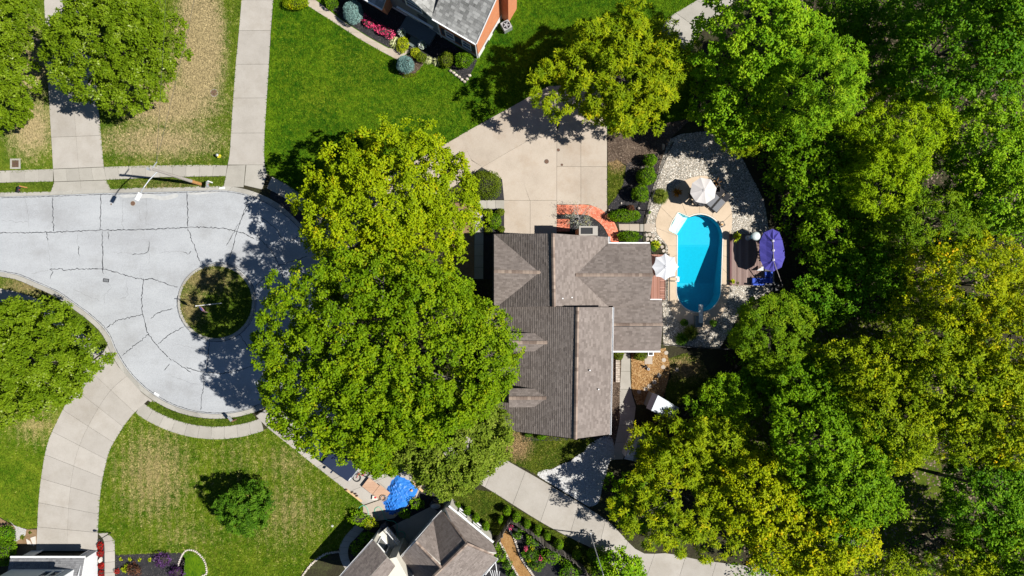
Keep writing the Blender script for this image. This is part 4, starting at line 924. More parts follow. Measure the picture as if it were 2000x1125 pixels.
for i, (px, py, r, h, lab) in enumerate([(892, 990, 8, 1.3, 'clipped globe bush at the top of the row along the pale house wall'), (911, 999, 9, 1.4, 'clipped globe bush, second from the top along the pale house wall'),
        (929, 1012, 8, 1.4, 'clipped globe bush, third from the top along the pale house wall'), (948, 1027, 8, 1.4, 'clipped globe bush at the low end of the row along the pale house wall'),
        (990, 997, 8, 1.5, 'clipped globe bush nearest the lower driveway, first of the fence row'), (978, 1014, 6, 1.3, 'small clipped bush in the shade left of the fence corner'),
        (1009, 1009, 9, 1.5, 'clipped globe bush just above the fence corner, second of the fence row'), (1029, 1023, 8, 1.5, 'clipped globe bush behind the fence, third of the fence row'),
        (1050, 1034, 8, 1.5, 'clipped globe bush behind the fence, fourth of the fence row'), (1068, 1045, 8, 1.5, 'clipped globe bush in half shade, fifth of the fence row'),
        (1091, 1062, 9, 1.5, 'clipped globe bush in shade, sixth of the fence row'), (1126, 1083, 8, 1.5, 'clipped globe bush in shade at the far end of the fence row')]):
    bush('globe_bush', lab, px, py, r, r+1, h, 'box', 40+i, group=BX if i > 3 else 'globe bushes along the pale house')
bush('globe_bush', 'green shrub against the low wing wall, left of the side path', 1208, 692, 11, 12, 1.1, 'yew', 60)
bush('globe_bush', 'green shrub against the low wing wall, right of the side path', 1251, 692, 14, 13, 1.2, 'yew', 61)
tuft('sago_palm', 'feathery palm-like plant at the lower tip of the pool concrete', 1350, 650, 17, 1.2, 'grassy', 62, n=420, w=.03)
tuft('sago_palm', 'darker palm-like plant left of the diving board base', 1333, 662, 15, 1.1, 'fern', 63, n=300, w=.035)
bush('globe_bush', 'small dark green shrub at the lower left of the pool concrete', 1336, 630, 8, 7, .8, 'fern', 64)
bush('globe_bush', 'small dark green shrub at the lower right of the pool concrete', 1393, 631, 7, 7, .8, 'fern', 65)
tuft('bromeliad', 'yellow-green leafy plant in the rock bed by the house deck', 1282, 478, 11, .8, 'lime', 66, n=90, w=.05)
bush('globe_bush', 'low green shrub in the rock bed by the house deck', 1276, 484, 8, 7, .5, 'fern', 67)
tuft('hosta', 'yellow-green leafy plant at the lower left corner of the patio deck', 1431, 550, 8, .7, 'lime', 68, n=60, w=.07)
tuft('hosta', 'green leafy plant on the lower edge of the patio deck', 1441, 553, 7, .5, 'grassy', 69, n=50, w=.06)
bush('globe_bush', 'green grass tuft in the pool rock bed', 1268, 415, 3, 3, .3, 'box', 70)
for i, (px, py, r, mat, lab) in enumerate([(700, 1012, 20, 'mid', 'green leafy shrub beside the curved front path and the bins'), (722, 1022, 14, 'lime', 'yellow-green shrub right of the curved front path'), (700, 1070, 15, 'deep', 'dark shrub in shade inside the bend of the curved path'),
        (718, 1050, 16, 'deep', 'dark shrub in shade by the balcony of the lower house'), (790, 1003, 12, 'mid', 'low green hedge between the blue tarp and the shaded patio, left half'), (815, 985, 14, 'mid', 'low green hedge between the blue tarp and the shaded patio, right half')]):
    bush('garden_shrub', lab, px, py, r, r*.8, 1.0, mat, 80+i, 'shrub', leaf=(.2, .1), dens=.8, lump=.25)
for i, (px, py, r, mat, lab) in enumerate([(1018, 1030, 8, 'fern', 'bright green leafy plant inside the fence corner'), (1010, 1046, 8, 'fern', 'green leafy plant left of the white garden stone'), (1040, 1052, 14, 'deep', 'dark green shrub inside the wooden fence'),
        (1036, 1082, 16, 'fern', 'flowering rose bush dotted with colour beside the chip path'), (1050, 1100, 16, 'fern', 'flowering rose bush at the bottom of the fenced garden'), (1075, 1085, 18, 'deep', 'dark shaded shrub in the middle of the fenced garden'),
        (1110, 1115, 22, 'deep', 'dark shaded shrub at the bottom of the fenced garden'), (978, 1085, 11, 'box', 'yellow flowered shrub on the left of the chip path'), (970, 1066, 8, 'box', 'green shrub by the pale wall end left of the chip path'), (990, 1102, 9, 'fern', 'green shrub on the lower left of the chip path'),
        (998, 1120, 9, 'fern', 'green shrub at the bottom edge left of the chip path'), (1165, 1085, 20, 'mid', 'shaded green shrub between the fence end and the driveway'), (1180, 1112, 22, 'deep', 'dark green shrub by the tall white pole')]):
    bush('garden_shrub', lab, px, py, r, r*.9, 1.2, mat, 90+i, 'shrub', leaf=(.17, .09), dens=.8, lump=.25)
for i, (px, py, mat, lab) in enumerate([(1027, 1070, 'pink', 'pink blooms at the top of the flowering rose bush'), (1040, 1068, 'amber', 'orange blooms in the flowering rose bush'), (1033, 1092, 'amber', 'orange blooms low in the flowering rose bush'), (1046, 1108, 'lime', 'yellow blooms at the bottom of the fenced garden'), (998, 1028, 'pink', 'pink blooms inside the fence corner'), (1056, 1088, 'pink', 'pink blooms on the right of the flowering rose bush')]):
    bush('flower_clump', lab, px, py, 4, 4, 1.4, mat, 120+i, 'flowers', leaf=(.09, .07), dens=.16, lump=.3)
bush('garden_shrub', 'dense green shrub at the lower left corner beside the white garage', 8, 1075, 26, 30, 2.0, 'box', 130, 'shrub', leaf=(.16, .1))
bush('garden_shrub', 'dark shrub above the corner shrub beside the white gravel patch', 12, 1045, 18, 18, 1.4, 'deep', 131, 'shrub', leaf=(.16, .1))
for i, (py, r, h) in enumerate(((1066, 7, .5), (1081, 7, .5), (1105, 6, .45), (1119, 6, .4))):
    bush('red_flowers', ['bright red flower clump nearest the garage lamp', 'bright red flower clump above the cream boulder', 'red flower clump below the cream boulder', 'dark red flower clump in shade at the bottom edge'][i], 196 if i < 2 else 198, py, r, r, h, 'red', 140+i, 'flowers', leaf=(.13, .09), dens=.7)
for i, (px, py) in enumerate(((235, 1093), (253, 1093), (272, 1094), (292, 1094))):
    tuft('hosta', ['small yellow-green seedling plant, first from the entrance path', 'small yellow-green seedling plant, second from the entrance path', 'small yellow-green seedling plant, third from the entrance path', 'small yellow-green seedling plant next to the pink boulder'][i], px, py, 4.5, .3, 'lime', 150+i, n=40, w=.05)
bush('purple_shrub', 'purple leaved shrub in the black mulch bed', 318, 1094, 17, 14, 1.0, 'purple', 160, 'shrub', leaf=(.14, .08), dens=.6, lump=.3)
bush('purple_shrub', 'purple leaved shrub at the bottom edge beside the stone ring', 345, 1117, 14, 12, 1.0, 'purple', 161, 'shrub', leaf=(.14, .08), dens=.6, lump=.3)
bush('maroon_shrub', 'dark red leaved shrub at the bottom of the black mulch bed', 263, 1113, 14, 12, 1.0, 'maroon', 162, 'shrub', leaf=(.16, .1), dens=.7, lump=.25)
tuft('bromeliad', 'yellow-green spiky shrub left of the dark red shrub', 243, 1112, 10, .7, 'lime', 163, n=70, w=.05)
bush('maroon_shrub', 'small dark red shrub at the bottom edge by the entrance path', 229, 1116, 5, 5, .5, 'red', 164, 'shrub', dens=.5)
tuft('groundcover_tuft', 'green tuft in the bare dirt by the garage', 58, 1041, 4, .3, 'grassy', 165, n=40); tuft('groundcover_tuft', 'larger green tuft in the bare dirt by the garage', 43, 1050, 6, .3, 'grassy', 166, n=60)
bush('dark_shrub', 'dark shrub in shade beside the lower gable wall', 1058, 852, 9, 7, .8, 'deep', 167, 'shrub'); bush('dark_shrub', 'green shrub below the lower gable wall of the brown roof', 1032, 849, 8, 5, .7, 'fern', 168, 'shrub')

# ================================================================ BUILDINGS
def clip_half(poly, a, b, c):
    """keep points with a*x+b*y <= c"""
    out = []
    for i in range(len(poly)):
        p, q = poly[i], poly[(i+1) % len(poly)]; dp = a*p[0]+b*p[1]-c; dq = a*q[0]+b*q[1]-c
        if dp <= 0: out.append(p)
        if (dp < 0 < dq) or (dq < 0 < dp): k = dp/(dp-dq); out.append((p[0]+(q[0]-p[0])*k, p[1]+(q[1]-p[1])*k))
    return out
def roof_faces(faces): return [[Vector(P(*q)) for q in f] for f in faces]
def plane_of(f):
    n = Vector((0, 0, 0))
    for i in range(len(f)): n += f[i].cross(f[(i+1) % len(f)])
    n.normalize(); 
    if n.z < 0: n = -n
    c = sum(f, Vector((0, 0, 0)))/len(f); u = Vector((0, 0, 1))-n*n.z; u.normalize(); r = u.cross(n); return c, n, u, r
def roof_part(faces, parent, mat, base_mat, expo=.19, wid=.32, thick=.16, lip=.03, seed=0, tr=(.25, .75)):
    rng = random.Random(seed); m = MB(); sh = MB()
    for f in faces:
        c, n, u, r = plane_of(f); q = [((p-c).dot(r), (p-c).dot(u)) for p in f]
        if area2(q) < 0: q = q[::-1]
        to3 = lambda s, o: tuple(c+r*s[0]+u*s[1]+n*o)
        k = len(q); top = [to3(s, 0) for s in q]; bot = [to3(s, -thick) for s in q]
        m.add(top+bot, [list(range(k)), [k+i for i in reversed(range(k))]]+[[i, i+k, (i+1) % k+k, (i+1) % k] for i in range(k)])
        v0, v1 = min(s[1] for s in q), max(s[1] for s in q); row = 0; v = v0
        while v < v1:
            band = clip_half(clip_half(q, 0, -1, -v), 0, 1, v+expo)
            if len(band) > 2:
                x0, x1 = min(s[0] for s in band), max(s[0] for s in band); x = x0-rng.random()*wid; rowt = rng.gauss(0, .02)
                while x < x1:
                    w = wid*rng.uniform(.6, 1.25); t = clip_half(clip_half(band, -1, 0, -x), 1, 0, x+w-.004)
                    if len(t) > 2:
                        hh = lip*rng.uniform(.75, 1.2); o = [hh-(hh-.006)*(s[1]-v)/expo for s in t]; tt = min(max(rng.uniform(*tr)+rowt, .01), 1)
                        sh.add([to3(s, z) for s, z in zip(t, o)], [list(range(len(t)))], tt)
                        for i in range(len(t)):
                            a, b = t[i], t[(i+1) % len(t)]
                            if abs(a[1]-v) < 1e-4 and abs(b[1]-v) < 1e-4: sh.add([to3(a, o[i]), to3(a, 0), to3(b, 0), to3(b, o[(i+1) % len(t)])], [[0, 1, 2, 3]], tt*.3)
                    x += w
            v += expo; row += 1
    rf = m.build('roof', base_mat, parent); sh.build('shingles', mat, rf, kind='stuff'); return rf
def ridge(rf, lines, w=.30, mat=None):
    m = MB()
    for a, b in lines:
        A, B = Vector(P(*a)), Vector(P(*b)); L = (B-A).length; n = max(1, int(L/.3)); d = (B-A)/n; x = d.cross(Vector((0, 0, 1))).normalized()
        for i in range(n):
            p, q = A+d*i, A+d*(i+1.15); t = random.random(); z1, z2 = .15, .135
            m.add([p-x*w/2+Vector((0, 0, .03)), p+Vector((0, 0, z1)), p+x*w/2+Vector((0, 0, .03)), q-x*w/2+Vector((0, 0, .015)), q+Vector((0, 0, z2)), q+x*w/2+Vector((0, 0, .015))],
                  [[0, 1, 4, 3], [1, 2, 5, 4], [0, 2, 1]], t)
    return m.build('ridge_cap', mat or RCAP, rf, kind='stuff')
def gutter(parent, lines, mat=None, w=.13, h=.12, name='gutter'):
    for a, b in lines:
        m = MB(); A, B = Vector(P(*a)), Vector(P(*b)); d = (B-A).normalized(); x = d.cross(Vector((0, 0, 1))).normalized()
        for s in (-1, 1): m.beam(A+x*s*w/2, B+x*s*w/2, .03, h)
        m.beam(A+Vector((0, 0, -h*.3)), B+Vector((0, 0, -h*.3)), w*.9, .02); m.build(name, mat or WHITE, parent)
def gable_walls(parent, quad, eave, ridge_z, mat, name='wall', gables=(0, 2)):
    """walls on a 4-corner footprint; edges listed in gables rise to a peak"""
    q = ccw([tuple(p[:2]) for p in quad]); m = MB()
    for i in range(4):
        a, b = q[i], q[(i+1) % 4]; pts = [(a[0], a[1], 0), (b[0], b[1], 0), (b[0], b[1], eave)]
        if i in gables: pts.append(((a[0]+b[0])/2, (a[1]+b[1])/2, ridge_z))
        pts.append((a[0], a[1], eave)); m.poly(pts)
    return m.build(name, mat, parent)
def box_walls(parent, quad, z0, z1, mat, name='wall'):
    q = ccw([tuple(p[:2]) for p in quad]); m = MB()
    for i in range(len(q)):
        a, b = q[i], q[(i+1) % len(q)]; m.poly([(a[0], a[1], z0), (b[0], b[1], z0), (b[0], b[1], z1), (a[0], a[1], z1)])
    m.poly([(x, y, z1) for x, y in q]); return m.build(name, mat, parent)
def window(parent, c, d, z, w, h, out, shutters=None, mat=None, bars=True):
    """c: point on wall (x, y); d: unit along the wall; out: unit outward"""
    d = Vector((d[0], d[1], 0)).normalized(); o = Vector((out[0], out[1], 0)).normalized(); c = Vector((c[0], c[1], z)); f = MB(); U = Vector((0, 0, 1)); t = .09
    def bar(p, q, tt=t): f.beam(p+o*.04, q+o*.04, tt, tt)
    bar(c-d*w/2, c+d*w/2, .12); bar(c-d*w/2+U*h, c+d*w/2+U*h); bar(c-d*w/2, c-d*w/2+U*h); bar(c+d*w/2, c+d*w/2+U*h)
    if bars: bar(c-d*w/2+U*h*.52, c+d*w/2+U*h*.52, .05)
    fr = f.build('window', mat or WHITE, parent); g = MB(); a = o*.015
    g.poly([c-d*w/2+a, c+d*w/2+a, c+d*w/2+U*h+a, c-d*w/2+U*h+a]); g.build('pane', GLASS, fr)
    if shutters:
        for s in (-1, 1):
            k = MB(); e = c+d*s*(w/2+.26)+o*.03; k.beam(e-U*.02, e+U*(h+.02), .4, .05) if False else k.add([tuple(e-d*.2-U*.02), tuple(e+d*.2-U*.02), tuple(e+d*.2+U*(h+.02)), tuple(e-d*.2+U*(h+.02)), tuple(e-d*.2-U*.02+o*.04), tuple(e+d*.2-U*.02+o*.04), tuple(e+d*.2+U*(h+.02)+o*.04), tuple(e-d*.2+U*(h+.02)+o*.04)], [[4, 5, 6, 7], [0, 1, 5, 4], [1, 2, 6, 5], [2, 3, 7, 6], [3, 0, 4, 7]])
            for j in range(5):
                zz = h*(j+.5)/5; k.beam(e-d*.17+U*zz+o*.05, e+d*.17+U*zz+o*.05, .02, h*.12)
            k.build('shutter', shutters, parent)
NAVYP = plain('navy_shutter_paint', (.03, .045, .075), 0.5)

# ---- the main house with the brown shingle roof
hs = thing('main_house', 'large house with brown shingle roofs, gables and two dormers beside the pool', 'house', (3, 0, 0))
F = roof_faces([
 [(965, 457, 3.6), (1080, 456, 7.3), (1082, 598, 7.3), (965, 601, 3.6)], [(1080, 456, 7.3), (1188, 463, 3.7), (1188, 599, 3.7), (1082, 598, 7.3)],
 [(965, 457, 3.68), (965, 530, 6.45), (1055, 532, 6.45)], [(965, 530, 6.45), (965, 603, 3.68), (1055, 532, 6.45)],
 [(1188, 476, 3.78), (1270, 476, 3.78), (1275, 537, 5.9), (1122, 537, 5.9)], [(1122, 537, 5.9), (1275, 537, 5.9), (1268, 597, 3.78), (1177, 597, 3.78)],
 [(947, 596, 3.0), (1128, 600, 7.8), (1124, 857, 7.8), (947, 835, 3.0)], [(1128, 600, 7.8), (1196, 600, 5.95), (1191, 848, 5.95), (1124, 857, 7.8)],
 [(1197, 634, 4.2), (1294, 634, 4.2), (1293, 586, 3.3), (1197, 586, 3.3)], [(1197, 634, 4.2), (1197, 685, 3.1), (1290, 685, 3.1), (1294, 634, 4.2)]])
rf = roof_part(F, hs, SHING, plain('brown_fascia', (.13, .10, .085), .7), seed=3)
ridge(rf, [((1080, 456, 7.32), (1082, 598, 7.32)), ((1128, 600, 7.82), (1124, 857, 7.82)), ((965, 530, 6.47), (1055, 532, 6.47)), ((1124, 537, 5.92), (1275, 537, 5.92)), ((1197, 634, 4.22), (1294, 634, 4.22))])
gutter(hs, [((1197.5, 600, 5.9), (1192, 849, 5.9)), ((1188, 475, 3.7), (1269, 475, 3.7)), ((1197, 686.5, 3.0), (1290, 686.5, 3.0)), ((1270, 585.5, 3.2), (1293, 585.5, 3.2)), ((1190, 462, 3.6), (1190, 474, 3.6))])
gutter(hs, [((964, 457, 3.5), (964, 600, 3.5))], plain('brown_gutter', (.2, .17, .15), .5))
def wq(x0, y0, x1, y1, h): return [P(x0, y0, h), P(x1, y0, h), P(x1, y1, h), P(x0, y1, h)]
def gable_y(xl, xr, zl, zr, xp, zp, y, y2):
    # walls of a block whose ridge runs along y: two gable ends and two side walls
    m = MB(); e = [(xl, 0), (xr, 0), (xr, zr), (xp, zp), (xl, zl)]
    m.poly([(a, y, b) for a, b in e]); m.poly([(a, y2, b) for a, b in e][::-1]); m.poly([(xl, y2, 0), (xl, y, 0), (xl, y, zl), (xl, y2, zl)]); m.poly([(xr, y, 0), (xr, y2, 0), (xr, y2, zr), (xr, y, zr)]); return m.build('wall', BRICKD, hs)
gable_y(P(971, 0, 3.6)[0], P(1182, 0, 3.7)[0], 3.5, 3.6, P(1081, 0, 7.3)[0], 6.95, P(0, 463, 3.6)[1], P(0, 593, 3.6)[1])
gable_y(P(955, 0, 3)[0], P(1190, 0, 5.9)[0], 2.9, 5.7, P(1126, 0, 7.8)[0], 7.45, P(0, 605, 4)[1], P(0, 842, 4)[1])
gable_walls(hs, wq(1170, 482, 1264, 591, 3.7), 3.55, 5.7, SIDE, gables=(1, 3)); gable_walls(hs, wq(1190, 592, 1284, 678, 3.1), 2.95, 4.0, SIDE, gables=(1, 3))
gx = P(971, 0, 1)[0]
for py in (490, 570):
    m = MB(); y = P(0, py)[1]; m.box((gx-.05, y, 1.1), (.08, 2.6, 2.2)); 
    for j in range(4): m.box((gx-.1, y, .3+j*.53), (.03, 2.45, .46))
    m.build('garage_door', WHITE, hs)
wx = P(1284, 0, 2)[0]
for py in (610, 650): window(hs, (wx, P(0, py)[1]), (0, 1), .9, 1.0, 1.3, (1, 0))
ex = P(1264, 0, 2)[0]; window(hs, (ex, P(0, 560)[1]), (0, 1), 1.0, 1.6, 2.0, (1, 0))
ys = P(0, 678, 2)[1]; window(hs, (P(1245, 0)[0], ys), (1, 0), 1.0, 1.2, 1.2, (0, -1))
yn = P(0, 463, 2)[1]; window(hs, (P(1050, 0)[0], yn), (1, 0), 1.0, 1.4, 1.3, (0, 1)); m = MB(); m.box((P(1182, 0, 2)[0]-1.0, yn+.04, 1.05), (.95, .06, 2.1)); m.build('door', NAVYP, hs)
yb = P(0, 842, 4)[1]-.0
for px in (1040, 1110): window(hs, (P(px, 0)[0], yb), (1, 0), 1.0, 1.1, 1.4, (0, -1))
window(hs, (P(1128, 0)[0], yb), (1, 0), 4.2, 1.0, 1.2, (0, -1))
# dormers on the front slope
for y0, y1, xr in ((651, 686, 1068), (759, 795, 1066)):
    ym = (y0+y1)/2; D = roof_faces([[(994, y0, 5.72), (1047, y0, 5.72), (xr, ym+.5, 6.3), (994, ym+.5, 6.45)], [(994, ym+.5, 6.45), (xr, ym+.5, 6.3), (1047, y1, 5.72), (994, y1, 5.72)]])
    dq = MB(); a, b = P(998, y0+4, 5.6), P(1045, y1-3, 5.6); dq.prism([(a[0], a[1]), (b[0], a[1]), (b[0], b[1]), (a[0], b[1])], 3.4, 5.66)
    yc = (a[1]+b[1])/2; dq.poly([(a[0], a[1], 5.66), (a[0], yc, 6.3), (a[0], b[1], 5.66)]); d = dq.build('dormer', CREAM, hs)
    w_ = MB(); w_.box((a[0]-.04, yc, 4.95), (.08, .9, 1.1)); w_.build('window', WHITE, d); w_ = MB(); w_.box((a[0]-.07, yc, 4.95), (.05, .7, .9)); w_.build('pane', GLASS, d)
    # roof and shingles belong to the dormer
    sub = roof_part(D, d, SHING, RCAP, thick=.1, seed=y0); ch = sub.children[0]; ch.parent = d
    rc = ridge(d, [((994, ym+.5, 6.47), (xr, ym+.5, 6.32))])
for px, py, h in ((1099, 583, 6.6), (1117, 581, 6.0), (1152, 723, 7.2), (1169, 760, 6.7)):
    m = MB(); x, y, z = P(px, py, h); m.lathe((x, y, z-.35), [(.11, 0), (.075, .1), (.06, .55), (.045, .55)], 10); m.build('vent_pipe', WHITE, hs)
for dy in (632, 637.5):
    m = MB(); m.beam(P(1197, dy, 4.25), P(1291, dy, 4.25), .05, .05); m.build('roof_vent', BLACKM, hs)
# chimney with flue
x, y, z = P(1149, 451, 4.6); ch = MB(); ch.box((x, y, 2.3), (1.55, .72, 4.6)); c_ = ch.build('chimney', BRICKR, hs)
m = MB()
for dx, dy, sx, sy in ((0, -.36, 1.7, .14), (0, .36, 1.7, .14), (-.78, 0, .14, .58), (.62, 0, .46, .58)): m.box((x+dx, y+dy, 4.66), (sx, sy, .14))
m.build('chimney_cap', CONC, c_); m = MB(); m.box((x-.16, y, 4.62), (1.1, .58, .06)); m.build('flue', BLACKM, c_)
# house deck
dk = thing('house_deck', 'small reddish timber deck with a step against the brown house', 'deck', P(1286, 542))
for i in range(13):
    x0 = 1271+i*1.35; m = MB(); a, b = P(x0, 497, .9), P(x0+1.35, 586, .9); m.box(((a[0]+b[0])/2, (a[1]+b[1])/2, .86), (b[0]-a[0]-.012, abs(a[1]-b[1]), .05), t=random.random()); m.build('deck_board', DECKB, dk)
for i in range(27):
    y0 = 497+i*3.3; m = MB(); a, b = P(1289, y0, .45), P(1300, y0+3.1, .45); m.box(((a[0]+b[0])/2, (a[1]+b[1])/2, .42), (b[0]-a[0], abs(a[1]-b[1])-.035, .05), t=random.random()); m.build('step_board', DECKB, dk)
m = MB(); a, b = P(1271, 498, .8), P(1288, 585, .8); m.box(((a[0]+b[0])/2, (a[1]+b[1])/2, .41), (b[0]-a[0], abs(a[1]-b[1]), .80)); a, b = P(1289, 498, .4), P(1299.5, 585, .4); m.box(((a[0]+b[0])/2+.02, (a[1]+b[1])/2, .2), (b[0]-a[0]-.06, abs(a[1]-b[1]), .38)); m.build('deck_frame', plain('deck_frame_wood', (.12, .07, .05), .8), dk)
def rail_fence(name, label, pts, h=1.2, step=.11, mat=None, z0=0.0):
    W_ = [P(*p) for p in pts]; t = thing(name, label, 'fence', W_[0]); pk = MB()
    for A, B in zip(W_, W_[1:]):
        A, B = Vector(A), Vector(B); L = (B-A).length; d = (B-A).normalized(); n = max(1, round(L/1.8))
        for i in range(n+1):
            m = MB(); p = A+d*L*i/n; m.box((p.x, p.y, z0+h/2), (.06, .06, h+.08), math.atan2(d.y, d.x)); m.build('fence_post', mat or BLACKM, t)
        for z in (.12, h-.18, h-.02):
            m = MB(); m.beam(A+Vector((0, 0, z+z0)), B+Vector((0, 0, z+z0)), .035, .035); m.build('rail', mat or BLACKM, t)
        for i in range(int(L/step)):
            p = A+d*step*(i+.5); pk.box((p.x, p.y, z0+h/2), (.016, .016, h-.12))
    pk.build('pickets', mat or BLACKM, t, kind='stuff'); return t
rail_fence('metal_fence', 'black metal picket fence between the globe bushes and the pool gravel', [(1310, 283), (1284, 342), (1263, 412), (1258, 437)])
rail_fence('metal_fence', 'short black metal picket fence crossing the garden path to the house', [(1257, 454), (1257, 476), (1272, 496)])
rail_fence('metal_fence', 'black metal picket fence below the pool gravel in shade', [(1294, 671), (1335, 676), (1400, 680), (1480, 678)])
rail_fence('metal_fence', 'black metal railing along the house deck step', [(1303, 497), (1304, 545), (1304, 588)], .9)

# ---- pool
LINER = plain('pool_liner', (.002, .39, .54), .35, var=.05, scale=4)
LINERW = plain('pool_step_white', (.92, .96, .96), .4, var=.03)
pool = thing('swimming_pool', 'oval in-ground swimming pool full of cyan water', 'pool', P(1366, 515))
pm = [P(*q) for q in arc(1367, 463, 43.6, -180, 0, 30)+arc(1364.5, 567, 43, 2, 178, 28)]; pmin, pmax = min(q[1] for q in pm), max(q[1] for q in pm)
def xr_at(y):
    xs = []
    n = len(pm)
    for i in range(n):
        a, b = pm[i], pm[(i+1) % n]
        if (a[1]-y)*(b[1]-y) <= 0 and a[1] != b[1]: xs.append(a[0]+(b[0]-a[0])*(y-a[1])/(b[1]-a[1]))
    return min(xs), max(xs)
def pdepth(y):
    py = 562.5-y/S
    return -0.95-0.12*max(0, min((py-420)/60, 1))-1.25*max(0, min((py-478)/75, 1))
ys_ = np.linspace(pmin+1e-4, pmax-1e-4, 41); fl = MB(); wl = MB()
for a, b in zip(ys_, ys_[1:]):
    (l0, r0), (l1, r1) = xr_at(a), xr_at(b); z0, z1 = pdepth(a), pdepth(b)
    fl.poly([(l0, a, z0), (r0, a, z0), (r1, b, z1), (l1, b, z1)])
    for (xa, xb) in ((l0, l1), (r0, r1)):
        py = 562.5-(a+b)/2/S
        top = -0.75 if (xa == l0 and 424 < py < 459) else 0.02
        wl.poly([(xa, a, z0), (xb, b, z1), (xb, b, top), (xa, a, top)])
for y in (ys_[0], ys_[-1]):
    l, r = xr_at(y); z = pdepth(y); wl.poly([(l, y, z), (r, y, z), (r, y, .02), (l, y, .02)])
fl.build('pool_floor', LINER, pool); wl.build('pool_wall', LINER, pool)
O1, O2, I1, I2 = (1325, 415), (1307, 450), (1346, 424), (1323.5, 459)
for i in range(4):
    z = -.18-.2*i; lp = lambda a, b, t: (a[0]+(b[0]-a[0])*t, a[1]+(b[1]-a[1])*t); m = MB()
    m.prism(W2([lp(O1, I1, i/4), lp(O1, I1, (i+1)/4+.02), lp(O2, I2, (i+1)/4+.02), lp(O2, I2, i/4)]), -1.1, z); m.build('pool_step', LINERW, pool)
m = MB()
for a, b in ((O1, I1), (O1, O2), (O2, I2)):
    A, B = P(*a), P(*b); m.poly([(A[0], A[1], -1.1), (B[0], B[1], -1.1), (B[0], B[1], .02), (A[0], A[1], .02)])
m.build('pool_wall', LINERW, pool)
wm, wn, wb = newmat('pool_water'); wn.nodes.remove(wb)
tr = N(wn, 'ShaderNodeBsdfTransparent'); tr.inputs[0].default_value = (.7, .985, 1.0, 1); gl = N(wn, 'ShaderNodeBsdfGlossy'); gl.inputs['Roughness'].default_value = .02
fr = N(wn, 'ShaderNodeFresnel'); fr.inputs[0].default_value = 1.33; mx = N(wn, 'ShaderNodeMixShader'); bp = N(wn, 'ShaderNodeBump'); bp.inputs['Strength'].default_value = .15; bp.inputs['Distance'].default_value = .02
wn.links.new(noise(wn, position(wn), 3.5, 3), bp.inputs['Height']); wn.links.new(bp.outputs[0], gl.inputs['Normal']); wn.links.new(bp.outputs[0], fr.inputs['Normal'])
wn.links.new(fr.outputs[0], mx.inputs[0]); wn.links.new(tr.outputs[0], mx.inputs[1]); wn.links.new(gl.outputs[0], mx.inputs[2]); wn.links.new(mx.outputs[0], wn.nodes['Material Output'].inputs[0])
pl2 = W2(pool_line); m = MB(); m.add([(x, y, -.10) for x, y in pl2], tess([pl2])); m.build('water', wm, pool)
# coping and concrete surround in radial panels
def ray_px(poly, ang):
    dx, dy = math.cos(ang), math.sin(ang); best = 0
    for i in range(len(poly)):
        a, b = poly[i], poly[(i+1) % len(poly)]; ex, ey = b[0]-a[0], b[1]-a[1]; den = dx*ey-dy*ex
        if abs(den) < 1e-9: continue
        t = ((a[0]-PC[0])*ey-(a[1]-PC[1])*ex)/den; s = ((a[0]-PC[0])*dy-(a[1]-PC[1])*dx)/den
        if t > 0 and -1e-6 <= s <= 1+1e-6: best = max(best, t)
    return best
COPE = plain('pool_coping_white', (.60, .56, .48), .6, var=.05)
sur = struct('pool_surround'); ang = [math.radians(a) for a in np.arange(0, 360.01, 1.5)]
inner = [ray_px(pool_line, a) for a in ang]; outer = [ray_px(EX[0], a) for a in ang]
pt = lambda a, r: (PC[0]+r*math.cos(a), PC[1]+r*math.sin(a))
js = list(range(0, len(ang), 15)); 
for s, e in zip(js, js[1:]):
    A = [pt(ang[i], inner[i]+2.4) for i in range(s, e+1)]; B = [pt(ang[i], outer[i]) for i in range(s, e+1)]
    slab(A+B[::-1], 'concrete_panel', DECKC, sur, .04, .012)
for s, e in zip(js, js[1:]):
    A = [pt(ang[i], inner[i]-.2) for i in range(s, e+1)]; B = [pt(ang[i], inner[i]+2.2) for i in range(s, e+1)]
    slab(A+B[::-1], 'coping_stone', COPE, pool, .055, .004, .12)
# diving board, ladder, water-side things
db = thing('diving_board', 'grey diving board on a dark base at the lower end of the pool', 'diving board', P(1364, 622))
x, y, _ = P(1364, 628); m = MB(); m.box((x-.05, y, .25), (.8, 1.15, .42), t=0, top=.9); m.box((x-.3, y+.1, .5), (.22, .9, .1)); m.box((x+.25, y+.1, .5), (.16, .9, .1)); m.build('base', plain('diving_base', (.10, .135, .14), .5, var=.3, scale=5), db)
m = MB(); m.box((x+.08, y+.78, .62), (.42, 1.75, .05)); m.build('board', plain('diving_plank', (.42, .47, .46), .7, var=.15), db)
lad = thing('pool_ladder', 'white pool ladder with two rails on the left pool edge', 'ladder', P(1322, 545))
for py in (541.5, 549.5):
    m = MB(); x0, y0, _ = P(1312, py); m.tube([(x0, y0, .04), (x0+.05, y0, .6), (x0+.2, y0, .8), (x0+.5, y0, .75), (x0+.68, y0, .4), (x0+.72, y0, -.6)], .025, 6); m.build('rail', GALV, lad)
m = MB(); x0, y0, _ = P(1324, 545.5)
for z in (-.15, -.4, .06): m.box((x0+.02, y0, z), (.2, .42, .05))
m.build('tread', WHITE, lad)

